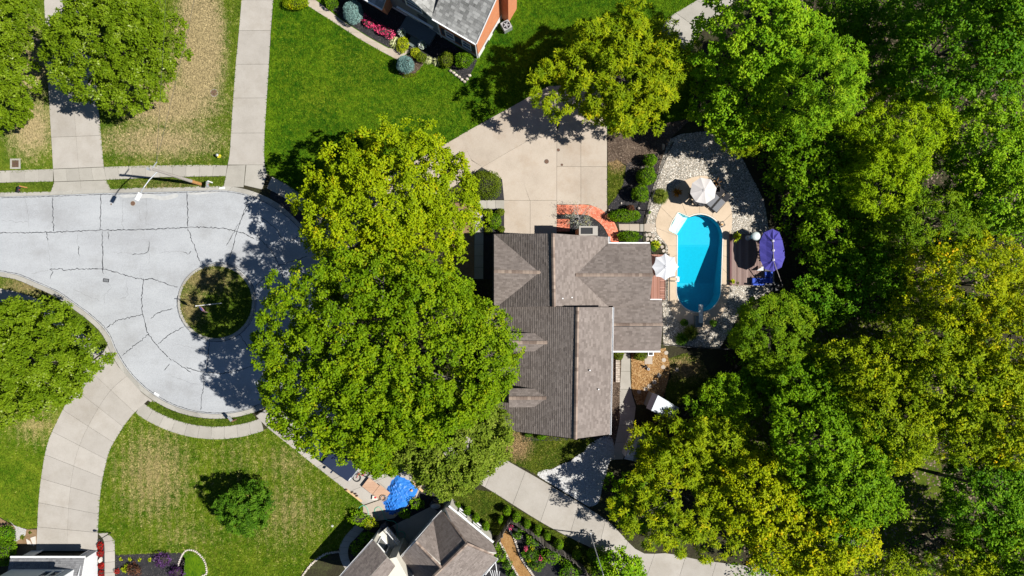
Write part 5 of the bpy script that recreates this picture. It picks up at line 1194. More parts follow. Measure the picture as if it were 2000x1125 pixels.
# ---- parasols
def parasol(name, label, px, py, h, r, n, mat, off=0, scallop=0.0, tilt=0.0, base=True, sag=.32):
    x, y, _ = P(px, py, h-.2); t = thing(name, label, 'parasol', (x, y, 0)); m = MB(); top = (x, y, h)
    rings = [(0.0, 0), (.12, .02), (.55, .5), (1.0, 1.0)]
    seg = n*4; vs = []; 
    for rr, dz in rings:
        for k in range(seg):
            a = 2*PI*k/seg+off; u = (k % 4)/4; inn = math.cos(PI/n)/math.cos(((u-.5)*2*PI/n)) if rr > .3 else 1
            R = r*rr*(inn-scallop*math.sin(PI*u)); sgn = 1-.0*u
            z = h-sag*2*dz*.5*(1)+(-.05*math.sin(PI*u)*rr if rr > .3 else 0)
            vs.append((x+R*math.cos(a), y+R*math.sin(a), z+tilt*R*math.cos(a)))
    fs = []
    for i in range(3):
        for k in range(seg): a, b = i*seg+k, i*seg+(k+1) % seg; fs.append([a, a+seg, b+seg, b])
    m.add(vs, fs); c = m.build('canopy', mat, t)
    v = MB(); v.lathe((x, y, h-.01), [(r*.16, 0), (r*.10, .05), (.03, .08), (.025, .16)], 12); v.build('cap', mat, t)
    for k in range(n):
        a = 2*PI*k/n+off; q = MB(); q.beam((x, y, h-.02), (x+r*.98*math.cos(a), y+r*.98*math.sin(a), h-sag-.03), .025, .02); q.build('rib', GREYM, t)
    m = MB(); m.tube([(x, y, .05), (x, y, h)], .028, 8); m.build('pole', GREYM, t)
    if base: m = MB(); m.lathe((x, y, .04), [(.3, 0), (.3, .05), (.08, .1), (.05, .3)], 16); m.build('base', BLACKM, t)
    return t
parasol('parasol', 'pale grey octagonal parasol over the table at the upper end of the pool', 1374.5, 372, 2.6, 1.27, 8, CANVAS, .2)
parasol('parasol', 'white scalloped parasol beside the reddish house deck', 1300.5, 521, 2.9, 1.27, 8, CANVASW, .0, .10, sag=.45)
# large violet double parasol
x, y, _ = P(1510, 489, 2.7); t = thing('cantilever_parasol', 'large oval violet parasol with three hubs over the patio deck', 'parasol', (x, y, 0))
hubs = [P(1510, 470.5, 2.95), P(1511, 489, 2.98), P(1511, 507.5, 2.95)]
rim = [P(px, py, 2.45) for px, py in ((1509, 447), (1522, 453), (1528, 468), (1532.5, 490), (1533, 503), (1526.5, 522), (1510, 530.5), (1493, 525), (1485.5, 509), (1483.5, 490), (1484, 471), (1492, 454))]
m = MB(); hub_of = [0, 0, 0, 1, 2, 2, 2, 2, 2, 1, 0, 0]
vs = [tuple(q) for q in hubs]; 
def mid3(a, b, k, dz=0.0): return tuple(a[i]+(b[i]-a[i])*k+(dz if i == 2 else 0) for i in range(3))
for i in range(12):
    j = (i+1) % 12; a, b = hubs[hub_of[i]], hubs[hub_of[j]]; A, B = rim[i], rim[j]; M_ = mid3(A, B, .5, -.02); c = mid3(a, b, .5)
    for u0, u1 in ((0, .5), (.5, 1)):
        p0 = mid3(A, B, u0, -.04 if u0 == .5 else 0); p1 = mid3(A, B, u1, -.04 if u1 == .5 else 0); q0 = mid3(a, b, u0); q1 = mid3(a, b, u1)
        r0, r1 = mid3(q0, p0, .5, -.10 if u0 == .5 else .0), mid3(q1, p1, .5, -.10 if u1 == .5 else .0)
        m.poly([q0, r0, r1, q1]) if q0 != q1 else m.poly([q0, r0, r1]); m.poly([r0, p0, p1, r1])
m.build('canopy', PURPLE, t)
for i in range(12): q = MB(); A = rim[i]; q.beam(mid3(hubs[hub_of[i]], A, 0, -.04), mid3(hubs[hub_of[i]], A, 1, -.03), .03, .02); q.build('rib', GREYM, t)
for hb in hubs: q = MB(); q.lathe((hb[0], hb[1], hb[2]-.02), [(.14, 0), (.09, .05), (.03, .09)], 8); q.build('hub', plain('hub_grey', (.45, .43, .55), .6), t)
mp = P(1512.5, 560); q = MB(); q.beam(hubs[0], hubs[2], .06, .05); q.tube([(mp[0], mp[1], .05), (mp[0], mp[1], 2.1)], .04, 8); q.beam((mp[0], mp[1], 2.1), (hubs[2][0], hubs[2][1], 2.85), .05, .06); q.build('mast', plain('bronze_mast', (.12, .10, .09), .5), t)
q = MB(); q.box((mp[0], mp[1], .09), (.8, .8, .12)); q.build('base', BLACKM, t)

# ---- patio deck with furniture
pd = thing('patio_deck', 'brown timber patio deck under the violet parasol', 'deck', P(1467, 507))
xs = np.linspace(1429, 1507, 27)
for i in range(26):
    a, b = P(xs[i], 457, .3), P(xs[i+1], 557, .3); y1 = b[1]; 
    m = MB(); m.box(((a[0]+b[0])/2, (a[1]+y1)/2, .27), (b[0]-a[0]-.02, a[1]-y1, .05), t=random.random()); m.build('deck_board', DECKD, pd)
m = MB(); a, b = P(1428.5, 457, .25), P(1507, 557.5, .25); m.box(((a[0]+b[0])/2, (a[1]+b[1])/2, .13), (b[0]-a[0], a[1]-b[1], .22)); m.build('deck_frame', plain('deck_skirt', (.10, .06, .05), .8), pd)
m = MB(); a, b = P(1426, 457, .34), P(1429, 557, .34); m.box(((a[0]+b[0])/2, (a[1]+b[1])/2, .17), (.15, a[1]-b[1], .34)); m.build('edge_board', plain('edge_board_wood', (.13, .06, .06), .8), pd)
sf = thing('corner_sofa', 'blue cushioned corner sofa on the lower right of the patio deck', 'sofa', P(1495, 548, .3))
def cush(c, d, name='cushion', mat=BLUEC, par=None):
    m = MB(); r = .05; m.box((c[0], c[1], c[2]-.03), (d[0], d[1], d[2]-.06)); m.box((c[0], c[1], c[2]+d[2]/2-.03), (d[0]-.01, d[1]-.01, .06), top=.9); return m.build(name, mat, par)
def pz(px, py, z): q = P(px, py, z); return (q[0], q[1], z)
m = MB(); 
for (x0, y0, x1, y1) in ((1468, 543, 1507, 557), (1493, 524, 1507, 543)):
    a, b = P(x0, y0, .5), P(x1, y1, .5); m.box(((a[0]+b[0])/2, (a[1]+b[1])/2, .45), (b[0]-a[0], a[1]-b[1], .3))
m.build('frame', plain('sofa_frame', (.05, .05, .06), .6), sf)
for (cx, cy) in ((1474.5, 548), (1487, 548), (1499, 536), (1499, 548)): cush(pz(cx, cy, .68), (.58, .5, .16), 'seat', BLUEC, sf)
for (cx, cy) in ((1475, 555.5), (1487.5, 555.5)): cush(pz(cx, cy, .85), (.58, .18, .42), 'backrest', BLUEC, sf)
for cy in (536, 548): cush(pz(1506, cy, .85), (.2, .56, .42), 'backrest', BLUEC, sf)
tb = thing('coffee_table', 'grey tilted table at the lower edge of the parasol shadow on the patio deck', 'table', P(1484, 525, .3))
x, y, _ = P(1484.5, 525.5, .75); m = MB(); m.prism([(x-.35, y-.15), (x+.32, y-.15), (x+.32, y+.3)], .72, .78, bottom=True); m.build('tabletop', GREYM, tb)
m = MB(); [m.box((x+dx, y+dy, .51), (.05, .05, .42)) for dx, dy in ((-.2, -.08), (.26, -.08), (.26, .18))]; m.build('legs', GREYM, tb)
ht = thing('patio_heater', 'tall patio heater with a round pale reflector on the patio deck', 'heater', P(1461, 464, .3))
x, y, _ = P(1460.5, 464.5, .3); m = MB(); m.lathe((x, y, .3), [(.26, 0), (.26, .08), (.2, .1), (.2, .8), (.07, .9)], 16); m.build('base', GALV, ht)
m = MB(); m.tube([(x, y, 1.1), (x, y, 2.2)], .04, 8); m.build('pole', GALV, ht); m = MB(); m.lathe((x, y, 2.15), [(.12, 0), (.14, .3), (.08, .34)], 14); m.build('burner', BLACKM, ht)
m = MB(); m.lathe((x, y, 2.58), [(.44, -.06), (.36, .03), (.2, .09), (.03, .11)], 24); m.build('reflector', plain('heater_reflector', (.62, .68, .66), .35, .3), ht, smooth=True)
def planter(name, label, px, py, h, r, mat, plant, seed, n=60):
    x, y, _ = P(px, py); t = thing(name, label, 'planter', (x, y, .04)); m = MB(); m.lathe((x, y, .04), [(r*.7, 0), (r, h*.9), (r*1.08, h), (r*.9, h), (r*.88, h*.85)], 14); m.build('pot', mat, t)
    tuft('potted_plant', 'spiky plant in the '+label.replace('round ', ''), px+0, py, r/S*2.4, .55, plant, seed, n=n, w=.05, z0=h)
    return t
planter('planter', 'round dark pot at the upper left corner of the patio deck', 1437, 463, .5, .25, TERRA, 'lime', 300, 46)
planter('planter', 'round dark pot in the parasol shadow at the upper pool end', 1321, 377, .45, .24, BLACKM, 'orange', 301, 46)

# ---- upper pool furniture
def chair(name, label, px, py, rz, group=None):
    x, y, _ = P(px, py, .45); t = thing(name, label, 'chair', (x, y, .04), rz, group)
    m = MB(); m.box((0, 0, .43), (.5, .5, .05)); m.build('seat', CHARC, t, local=True); m = MB(); m.box((-.24, 0, .7), (.05, .5, .5)); m.build('backrest', CHARC, t, local=True)
    for sx in (-1, 1):
        for sy in (-1, 1): m = MB(); m.box((sx*.22, sy*.22, .205), (.04, .04, .41)); m.build('leg', BLACKM, t, local=True)
    for sy in (-1, 1): m = MB(); m.box((0, sy*.26, .64), (.48, .04, .03)); m.build('armrest', BLACKM, t, local=True)
    return t
chair('patio_chair', 'dark patio chair at the left edge of the pale grey parasol', 1351, 381, 0); chair('patio_chair', 'dark patio chair at the lower left edge of the pale grey parasol', 1357, 394, .9)
chair('patio_chair', 'dark patio chair below the right half of the pale grey parasol', 1369, 398, 1.6); chair('patio_chair', 'dark patio chair at the upper right of the pale grey parasol', 1396, 361, 3.8); chair('patio_chair', 'dark patio chair between the parasol and the loungers', 1399, 371, 3.2)
tt = thing('patio_table', 'round dark table under the pale grey parasol', 'table', P(1366, 377)); x, y, _ = P(1366, 377, .7); m = MB(); m.lathe((x, y, .70), [(.55, 0), (.55, .04)], 20); m.build('tabletop', CHARC, tt); m = MB(); m.lathe((x, y, .04), [(.3, 0), (.06, .05), (.05, .66)], 12); m.build('pedestal', BLACKM, tt)
def lounger(label, px, py, rz):
    x, y, _ = P(px, py, .35); t = thing('sun_lounger', label, 'sun lounger', (x, y, .04), rz, 'sun loungers by the pool')
    m = MB(); m.box((-.25, 0, .31), (1.3, .52, .035)); m.build('sling', MESHG, t, local=True)
    m = MB(); c, s = math.cos(.5), math.sin(.5); m.add([(.42, -.27, .33), (.42, .27, .33), (.42+.75*c, .27, .33+.75*s), (.42+.75*c, -.27, .33+.75*s), (.42, -.27, .30), (.42, .27, .30), (.42+.75*c, .27, .30+.75*s), (.42+.75*c, -.27, .30+.75*s)], [[0, 3, 2, 1][::-1], [4, 5, 6, 7][::-1], [0, 1, 5, 4], [1, 2, 6, 5], [2, 3, 7, 6], [3, 0, 4, 7]]); m.build('backrest', CHARC, t, local=True)
    m = MB()
    for sy in (-1, 1): m.beam((-.95, sy*.31, .31), (.95, sy*.31, .31), .05, .05)
    m.beam((-.95, -.31, .31), (-.95, .31, .31), .05, .05); m.build('frame', BLACKM, t, local=True)
    for sx in (-.8, .75):
        for sy in (-1, 1): m = MB(); m.box((sx, sy*.3, .15), (.05, .05, .3)); m.build('leg', BLACKM, t, local=True)
    return t
lounger('grey sun lounger closer to the pale grey parasol', 1396, 388, .85); lounger('grey sun lounger farther from the pale grey parasol', 1407.5, 397.5, .85)
st_ = thing('side_table', 'small black side table holding a round bowl at the right pool edge', 'table', P(1409, 437)); x, y, _ = P(1410, 438, .4); m = MB(); m.box((x, y, .45), (.5, .5, .04), .5); m.build('tabletop', BLACKM, st_)
for a in range(4): m = MB(); b = PI/4+.5+a*PI/2; m.box((x+.3*math.cos(b), y+.3*math.sin(b), .235), (.035, .035, .39)); m.build('leg', BLACKM, st_)
m = MB(); m.lathe((x, y, .475), [(.06, 0), (.17, .09), (.18, .09), (.15, .06), (.05, .03)], 14); tag(m.build('bowl', plain('cream_bowl', (.6, .5, .36), .5)), 'round cream bowl on the small black side table', 'bowl')
m = MB(); m.lathe((x-.04, y-.03, .52), [(.03, 0), (.09, .05), (.07, .11), (.01, .13)], 10); tag(m.build('gourd', plain('orange_gourd', (.55, .25, .05), .5)), 'small orange fruit lying in the cream bowl', 'fruit')
wf = thing('wooden_sculpture', 'brown branching wooden ornament above the loungers', 'ornament', P(1398, 360)); x, y, _ = P(1399, 358, .5); m = MB()
for a, L in ((1.4, .5), (.3, .45), (2.6, .4), (4.2, .35), (5.4, .4)): m.tube([(x, y, .55), (x+L*.5*math.cos(a), y+L*.5*math.sin(a), .75), (x+L*math.cos(a), y+L*math.sin(a), .95)], [.04, .035, .015], 6)
m.tube([(x, y, .04), (x, y, .6)], [.06, .04], 7); m.build('branches', WOODO, wf)

# ---- rocks
def rock(label, px, py, rx, ry, h, seed, mat=ROCK, name='boulder', cat='rock', tint=.5):
    rng = random.Random(seed); x, y, _ = P(px, py); m = MB(); n = 9; prof = [(1, 0), (1.04, .35), (.85, .75), (.45, 1)]; vs = []
    for r, z in prof:
        for k in range(n): a = 2*PI*k/n; j = rng.uniform(.82, 1.15); vs.append((x+rx*S*r*j*math.cos(a), y+ry*S*r*j*math.sin(a), h*z*rng.uniform(.85, 1.1)))
    fs = [[i*n+k, i*n+(k+1) % n, (i+1)*n+(k+1) % n, (i+1)*n+k] for i in range(3) for k in range(n)]+[[3*n+k for k in range(n)]]
    m.add(vs, fs, tint); return tag(m.build(name, mat), label, cat)
rock('cream boulder between the red flower clumps by the white garage', 197.5, 1093, 3.6, 5.5, .35, 1, tint=.85); rock('pink boulder in the black mulch bed left of the purple shrub', 306, 1092, 4.2, 5.8, .35, 2, tint=.75)
rock('white boulder in the dark mulch above the long hedge', 1247, 407, 2.8, 2.6, .3, 3, tint=.98); rock('tan stone on the left in the dark mulch above the long hedge', 1213, 397, 1.8, 2, .2, 4, tint=.8); rock('tan stone at the tip of the brick walk beside the long hedge', 1189, 411, 2, 2.2, .25, 5, tint=.7)
rock('pale stone by the uppermost globe bush of the pool fence', 1253, 327, 3.2, 2.2, .25, 6, tint=.8); rock('pale stone between the two larger globe bushes', 1233, 363, 2.2, 1.8, .2, 7, tint=.7); rock('brown stone at the lower end of the pool fence', 1262, 422, 2.2, 2.6, .25, 8, tint=.35)
rock('white garden stone inside the wooden fence corner', 1017, 1047, 5, 4, .35, 9, tint=.95); rock('long grey-green rock in the shade above the pool gravel', 1295, 287, 2.6, 6, .4, 10, tint=.4)
for i, (px, py) in enumerate(((880, 139), (886, 143), (891, 147), (897, 151), (902, 156), (907, 160), (912, 155), (917, 148))):
    rock(['orange edging stone at the upper left end of the flower bed edge', 'second edging stone of the flower bed edge', 'third edging stone of the flower bed edge', 'fourth edging stone of the flower bed edge', 'fifth edging stone of the flower bed edge', 'lowest edging stone at the tip of the flower bed', 'edging stone above the lowest one at the bed tip', 'last edging stone of the flower bed edge toward the brick corner'][i], px, py, 3.4, 2.6, .28, 20+i, name='edging_stone', cat='stone', tint=.5+.4*((i*7) % 5)/5)
rg = thing('stone_ring', 'ring of white edging stones round the small green lawn lobe', 'edging', P(370, 1100))
pa = resamp(smooth_line([(348, 1108), (351, 1096), (358, 1081), (366, 1074), (376, 1074), (385, 1078), (395, 1088), (402, 1100), (404, 1112), (404, 1120), (396, 1124)]))
for i in range(30):
    q = pa(i/29); x, y, _ = P(*q); m = MB(); m.box((x, y, .07), (random.uniform(.13, .2), random.uniform(.12, .18), .14), random.uniform(0, 3), t=random.uniform(.8, 1), top=.75); m.build('stone', ROCK, rg)
for k, (nm, lab, line, n) in enumerate((('stone_edging', 'stone edging on the right of the wood chip path', [(996, 1036), (1003, 1048), (1010, 1066), (1017, 1086), (1028, 1104), (1042, 1124)], 26), ('stone_edging', 'stone edging on the left of the wood chip path', [(977, 1060), (984, 1072), (990, 1084), (996, 1098), (1004, 1110), (1014, 1128)], 20), ('stone_edging', 'curved pale stone wall left of the curved front path', [(662, 1077), (640, 1080), (625, 1088), (607, 1103), (590, 1126)], 22))):
    t = thing(nm, lab, 'edging', P(*line[0])); pa = resamp(smooth_line(line))
    for i in range(n): q = pa(i/(n-1)); x, y, _ = P(*q); m = MB(); m.box((x, y, .09), (random.uniform(.17, .26), random.uniform(.14, .2), .18), random.uniform(0, 3), t=random.uniform(.45, .95), top=.8); m.build('stone', ROCK, t)
for i, (px, py, r, lab) in enumerate(((1301, 689, 4, 'round stepping stone at the corner of the low wing roof'), (1296.5, 703, 4.2, 'round stepping stone, second from the low wing roof'), (1295, 717, 4.3, 'round stepping stone, third from the low wing roof'), (1322, 722, 4.2, 'round stepping stone standing apart in the scrappy grass'),
        (1287, 733, 4.3, 'round stepping stone where the orange chips begin to darken'), (1278, 746, 4.4, 'pale stepping stone left of the grass edge'), (1268.5, 754, 4.5, 'stepping stone in half shade above the metal shed'), (1261, 760, 4.2, 'shaded stepping stone just above the metal shed'), (1248, 765, 4, 'darkest stepping stone nearest the side path'))):
    x, y, _ = P(px, py); m = MB(); m.lathe((x, y, 0), [(r*S, 0), (r*S, .045), (r*S*.93, .055)], 18); tag(m.build('stepping_stone', CONCW), lab, 'stepping stone')
rk = thing('flagstone_patch', 'irregular pale flagstones between the hedges and the pool concrete', 'paving', P(1270, 462))
for px, py, r in ((1262, 459, 4), (1269, 458, 4.5), (1276, 461, 4), (1265, 467, 4.5), (1273, 468, 4), (1281, 467, 3.5), (1288, 474, 4), (1293, 482, 4), (1296, 490, 3.5), (1261, 474, 3)):
    pts = [(px+r*random.uniform(.75, 1.1)*math.cos(a*PI/3), py+r*random.uniform(.75, 1.1)*math.sin(a*PI/3)) for a in range(6)]; m = MB(); m.prism(W2(pts), 0, .06, random.uniform(.4, .9)); m.build('flagstone', ROCK, rk)

# ---- brick house at the top
C0 = Vector(P(935, 113)).to_2d(); U2 = Vector((-.864, .503)); V2 = Vector((.503, .864))
def L2(u, v): q = C0+U2*u+V2*v; return (q.x, q.y)
bh = thing('brick_house', 'red brick house with a grey shingle roof at the top edge', 'house', (*L2(0, 0), 0))
m = MB(); A, B, C_, D_ = L2(0, 0), L2(4.3, 0), L2(4.3, 10), L2(0, 10); z = 5.25
m.poly([(*A, .6), (*A, z), (*B, z), (*B, .6)]); pk = L2(0, 5); m.poly([(*A, .6), (*D_, .6), (*D_, z), (*pk, z+3.0), (*A, z)]); m.poly([(*D_, .6), (*C_, .6), (*C_, z), (*D_, z)]); m.build('wall', BRICKR, bh)
m = MB(); m.poly([(*L2(-.03, -.03), 0), (*L2(-.03, -.03), .6), (*L2(16, -.03), .6), (*L2(16, -.03), 0)]); m.poly([(*L2(-.03, -.03), 0), (*L2(-.03, 10), 0), (*L2(-.03, 10), 1.15), (*L2(-.03, -.03), 1.15)]); m.build('foundation', plain('painted_foundation', (.74, .73, .70), .7), bh)
m = MB(); m.poly([(*L2(4.3, -.01), .6), (*L2(4.3, -.01), 5.25), (*L2(7, -.01), 7.6), (*L2(9.6, -.01), 5.25), (*L2(9.6, -.01), .6)]); m.build('wall', TEALS, bh)
m = MB(); m.poly([(*L2(9.6, -1), .6), (*L2(9.6, -1), 3.2), (*L2(17, -1), 3.2), (*L2(17, -1), .6)]); m.poly([(*L2(9.6, -1), .6), (*L2(9.6, 4), .6), (*L2(9.6, 4), 3.2), (*L2(9.6, -1), 3.2)]); m.build('wall', BRICKR, bh)
def R3(u, v, z): return Vector((*L2(u, v), z))
F = [[R3(-.25, -.4, 5.15), R3(4.4, -.4, 5.15), R3(4.4, 5, 8.2), R3(-.25, 5, 8.2)], [R3(-.25, 10.4, 5.15), R3(-.25, 5, 8.2), R3(17, 5, 8.2), R3(17, 10.4, 5.15)],
     [R3(4.3, -.4, 5.12), R3(7, -.4, 7.65), R3(7, 5, 7.65), R3(4.3, 5, 5.12)], [R3(7, -.4, 7.65), R3(9.8, -.4, 5.05), R3(9.8, 5, 5.05), R3(7, 5, 7.65)],
     [R3(9.4, -1.4, 3.1), R3(17, -1.4, 3.1), R3(17, 3, 5.6), R3(9.4, 3, 5.6)]]
rf = roof_part(F, bh, SHINGG, WHITE, .27, .36, seed=9, tr=(.2, .8))
for a, b in ((R3(-.25, -.46, 5.1), R3(4.3, -.46, 5.1)), (R3(9.4, -1.46, 3.05), R3(17, -1.46, 3.05))):
    m = MB(); m.beam(a, b, .14, .13); m.build('gutter', WHITE, bh)
m = MB(); m.beam(R3(-.28, -.4, 5.13), R3(-.28, 5, 8.18), .06, .2); m.build('rake_trim', WHITE, bh)
m = MB(); m.tube([R3(.1, -.1, 5.0), R3(.1, -.1, .1)], .06, 6); m.build('downspout', WHITE, bh)
m = MB(); m.tube([R3(4.15, -.1, 5.0), R3(4.15, -.1, .1)], .06, 6); m.build('downspout', WHITE, bh)
for u in (1.2, 3.05):
    window(bh, L2(u, 0), U2, 1.1, .95, 1.5, -V2, NAVYP); window(bh, L2(u, 0), U2, 3.7, .95, 1.3, -V2, NAVYP)
window(bh, L2(6.6, 0), U2, 3.7, 1.7, 1.4, -V2, NAVYP); window(bh, L2(12, -1), U2, 1.2, 2.0, 1.4, -V2, NAVYP)
m = MB(); q = L2(6.0, -.04); m.box((*q, 1.55), (.95, .08, 2.1), math.atan2(U2.y, U2.x)); m.build('door', NAVYP, bh)
m = MB(); m.prism([L2(4.7, 0), L2(8.0, 0), L2(8.0, -1.5), L2(4.7, -1.5)], 0, .45); st1 = m.build('porch_floor', plain('slate_porch', (.13, .15, .15), .7), bh)
m = MB(); m.prism([L2(5.6, -1.5), L2(6.7, -1.5), L2(6.7, -2.4), L2(5.6, -2.4)], 0, .25); m.build('porch_step', plain('slate_step', (.12, .15, .14), .7), bh)
m = MB(); m.beam(R3(4.5, -.5, 2.9), R3(8.4, -.5, 2.9), .16, .16); m.build('porch_beam', WHITE, bh)
m = MB(); q = L2(-.4, 5.2); m.box((*q, 4.5), (1.6, .8, 9.0), math.atan2(V2.y, V2.x)); m.build('chimney', BRICKR, bh)
for v in (1.5, 3.0): m = MB(); q = L2(-.05, v); m.box((*q, .35), (.06, .7, .35), math.atan2(U2.y, U2.x)); m.build('basement_window', GLASS, bh)
ac = thing('air_conditioner', 'pale square air conditioner beside the brick gable wall', 'air conditioner', P(990, 54)); x, y, _ = P(989, 49, .8); m = MB(); m.box((x, y, .42), (.85, .85, .8), .5); m.build('cabinet', GALV, ac)
m = MB(); m.lathe((x, y, .825), [(.36, 0), (.36, .01), (.1, .012)], 20); m.build('fan_opening', BLACKM, ac); m = MB()
for k in range(5): a = 2*PI*k/5; m.beam((x, y, .845), (x+.3*math.cos(a), y+.3*math.sin(a), .845), .1, .02)
m.lathe((x, y, .84), [(.09, 0), (.09, .02)], 10); m.build('fan_grille', GALV, ac)
for px, py, lab, sd in ((785, 66, 'white potted flowers beside the lime shrub', 1), (825, 90, 'white flower pot by the porch step', 2)):
    x, y, _ = P(px, py); t = thing('flower_pot', 'round pot holding the '+lab, 'planter', (x, y, 0)); m = MB(); m.lathe((x, y, .02), [(.28, 0), (.4, .45), (.42, .5), (.36, .48)], 16); m.build('pot', plain('blue_grey_pot', (.16, .22, .24), .5), t); bush('flowering_plant', lab, px, py-1, 8, 8, 1.1, 'whitefl', 170+sd, 'flowers', leaf=(.11, .08), dens=.5)

# ---- lower house with hip roofs
lh = thing('hip_roof_house', 'beige house with brown hip roofs at the bottom edge beside the blue tarp', 'house', P(870, 1100))
F = roof_faces([[(864, 999, 3.2), (876, 989, 3.2), (963, 1060, 3.2), (965, 1085, 3.7), (912, 1062, 6.3)], [(864, 999, 3.2), (912, 1062, 6.3), (863, 1110, 6.3), (846, 1017, 3.2)],
 [(846, 1017, 3.25), (863, 1110, 6.25), (812, 1058, 6.0)], [(812, 1058, 6.0), (863, 1110, 6.25), (840, 1150, 3.2), (776, 1097, 3.2)], [(912, 1062, 6.3), (971, 1091, 3.2), (900, 1168, 3.2), (820, 1152, 6.3)],
 [(729, 1055, 4.4), (757, 1089, 5.6), (700, 1150, 5.6), (655, 1138, 4.4)], [(757, 1089, 5.6), (772, 1105, 5.0), (740, 1150, 5.0), (715, 1135, 5.6)]])
rf = roof_part(F, lh, SHING, plain('cream_fascia', (.5, .48, .42), .6), seed=17)
ridge(rf, [((912, 1062, 6.32), (820, 1152, 6.32)), ((812, 1058, 6.05), (863, 1110, 6.3)), ((964, 1084, 3.72), (912, 1062, 6.32)), ((866, 1001, 3.25), (912, 1062, 6.32))], w=.26)
gutter(lh, [((877, 988, 3.1), (964, 1059, 3.1)), ((845, 1017, 3.1), (863, 998, 3.1)), ((728, 1054, 4.3), (655, 1136, 4.3)), ((775, 1096, 3.1), (811, 1057, 5.9)), ((846, 1017, 3.1), (811, 1057, 5.9)), ((972, 1091, 3.1), (901, 1168, 3.1))])
box_walls(lh, [P(866, 1004, 3.2), P(877, 994, 3.2), P(958, 1062, 3.2), P(962, 1090, 3.2), P(900, 1160, 3.2), P(790, 1110, 3.2), P(849, 1020, 3.2)], 0, 3.1, CREAM)
m = MB(); a, b, c = P(846, 1021, 3.1), P(812, 1062, 5.7), P(778, 1099, 3.1); m.poly([(a[0], a[1], 0), (a[0], a[1], 3.0), (b[0], b[1], 5.7), (c[0], c[1], 3.0), (c[0], c[1], 0)]); m.build('wall', CREAM, lh)
box_walls(lh, [P(728, 1059, 4.3), P(757, 1093, 4.3), P(705, 1150, 4.3), P(662, 1138, 4.3)], 0, 4.3, CREAM)
box_walls(lh, [P(758, 1092, 4.9), P(774, 1088, 4.9), P(800, 1135, 4.9), P(790, 1180, 4.9), P(740, 1160, 4.9)], 0, 4.9, CREAM)
# balcony facing the patio
q0, q1 = Vector(P(728, 1059, 4.3)), Vector(P(757, 1093, 4.3)); dd = (q1-q0).to_2d().normalized(); oo = Vector((-dd.y, dd.x)); oo = oo if oo.y > 0 else -oo
cc = (q0+q1).to_2d()/2; m = MB(); m.prism([tuple(cc-dd*.9), tuple(cc+dd*.9), tuple(cc+dd*.9+oo*1.1), tuple(cc-dd*.9+oo*1.1)], 1.9, 2.05, bottom=True); m.build('balcony_floor', CREAM, lh)
window(lh, tuple(cc), tuple(dd), 2.1, 1.2, 1.7, tuple(oo), bars=False); m = MB()
for s in np.linspace(-.9, .9, 12): p = cc+dd*s+oo*1.08; m.box((p.x, p.y, 2.5), (.03, .03, .9))
for z in (2.12, 2.95): m.beam((*(cc-dd*.9+oo*1.08), z), (*(cc+dd*.9+oo*1.08), z), .05, .05)
m.build('balcony_railing', WHITE, lh)
nd = (Vector(P(958, 1062, 3.2))-Vector(P(877, 994, 3.2))).to_2d().normalized(); no = Vector((-nd.y, nd.x)); no = no if no.x+no.y > 0 else -no
for k in (.3, .65): p = Vector(P(877, 994, 3.2)).to_2d().lerp(Vector(P(958, 1062, 3.2)).to_2d(), k); window(lh, tuple(p), tuple(nd), 1.0, 1.0, 1.2, tuple(no))
gl_ = MB()
for k in range(5): gl_.beam(P(956+k*5, 1112+k*1, 2.6), P(962+k*3, 1128, 2.3), .04, .04)
for a, b in (((948, 1123), (968, 1097)), ((968, 1097), (971, 1122))): gl_.beam(P(*a, 2.6), P(*b, 2.6), .06, .06)
gl_.build('porch_frame', WHITE, lh)

# ---- white garage house bottom left
wh = thing('white_house', 'white house with a dark garage opening at the lower left corner', 'house', (-43, -27, 0))
X0, X1, Y0 = P(62, 0)[0], P(191, 0)[0], P(0, 1075)[1]
m = MB(); e = 2.45; m.poly([(X1, Y0, 0), (X1, Y0-12, 0), (X1, Y0-12, e+.9), (X1, Y0-1.2, e+.7), (X1, Y0, e)]); m.build('wall', SIDE, wh)
gx0, gx1, gh = P(84, 0)[0], P(175, 0)[0], 2.1; m = MB()
for a, b, z0, z1 in ((X0, gx0, 0, e), (gx1, X1, 0, e), (gx0, gx1, gh, e)): m.poly([(b, Y0, z0), (a, Y0, z0), (a, Y0, z1), (b, Y0, z1)])
m.build('wall', SIDE, wh)
m = MB(); m.poly([(X0, Y0, 0), (X0, Y0, e), (X0, Y0-12, e), (X0, Y0-12, 0)]); m.build('wall', SIDE, wh)
m = MB(); m.box(((gx0+gx1)/2, Y0-.25, gh/2), (gx1-gx0, .06, gh))
for j in range(4): m.box(((gx0+gx1)/2, Y0-.2, .28+j*.52), (gx1-gx0-.1, .04, .46))
m.build('garage_door', plain('dark_garage_door', (.035, .03, .02), .6), wh)
m = MB(); 
for xx in (gx0, gx1): m.box((xx, Y0+.03, gh/2), (.16, .08, gh))
m.box(((gx0+gx1)/2, Y0+.03, gh+.08), (gx1-gx0+.32, .08, .16)); m.build('door_trim', WHITE, wh)
F = [[Vector((X0-.3, Y0+.28, e-.05)), Vector((X1+.25, Y0+.28, e-.05)), Vector((X1+.25, Y0-3.0, e+1.0)), Vector((X0-.3, Y0-3.0, e+1.0))]]
yu = Y0-.72; xu = X1-.55; zt = 5.3
F.append([Vector((X0-.5, yu+.35, zt)), Vector((xu+.3, yu+.35, zt)), Vector((xu+.3, yu-5, zt+2.8)), Vector((X0-.5, yu-5, zt+2.8))])
roof_part(F, wh, SHINGB, WHITE, seed=21)
m = MB(); m.beam((X0-.3, Y0+.33, e-.06), (X1+.25, Y0+.33, e-.06), .14, .14); m.build('gutter', WHITE, wh)
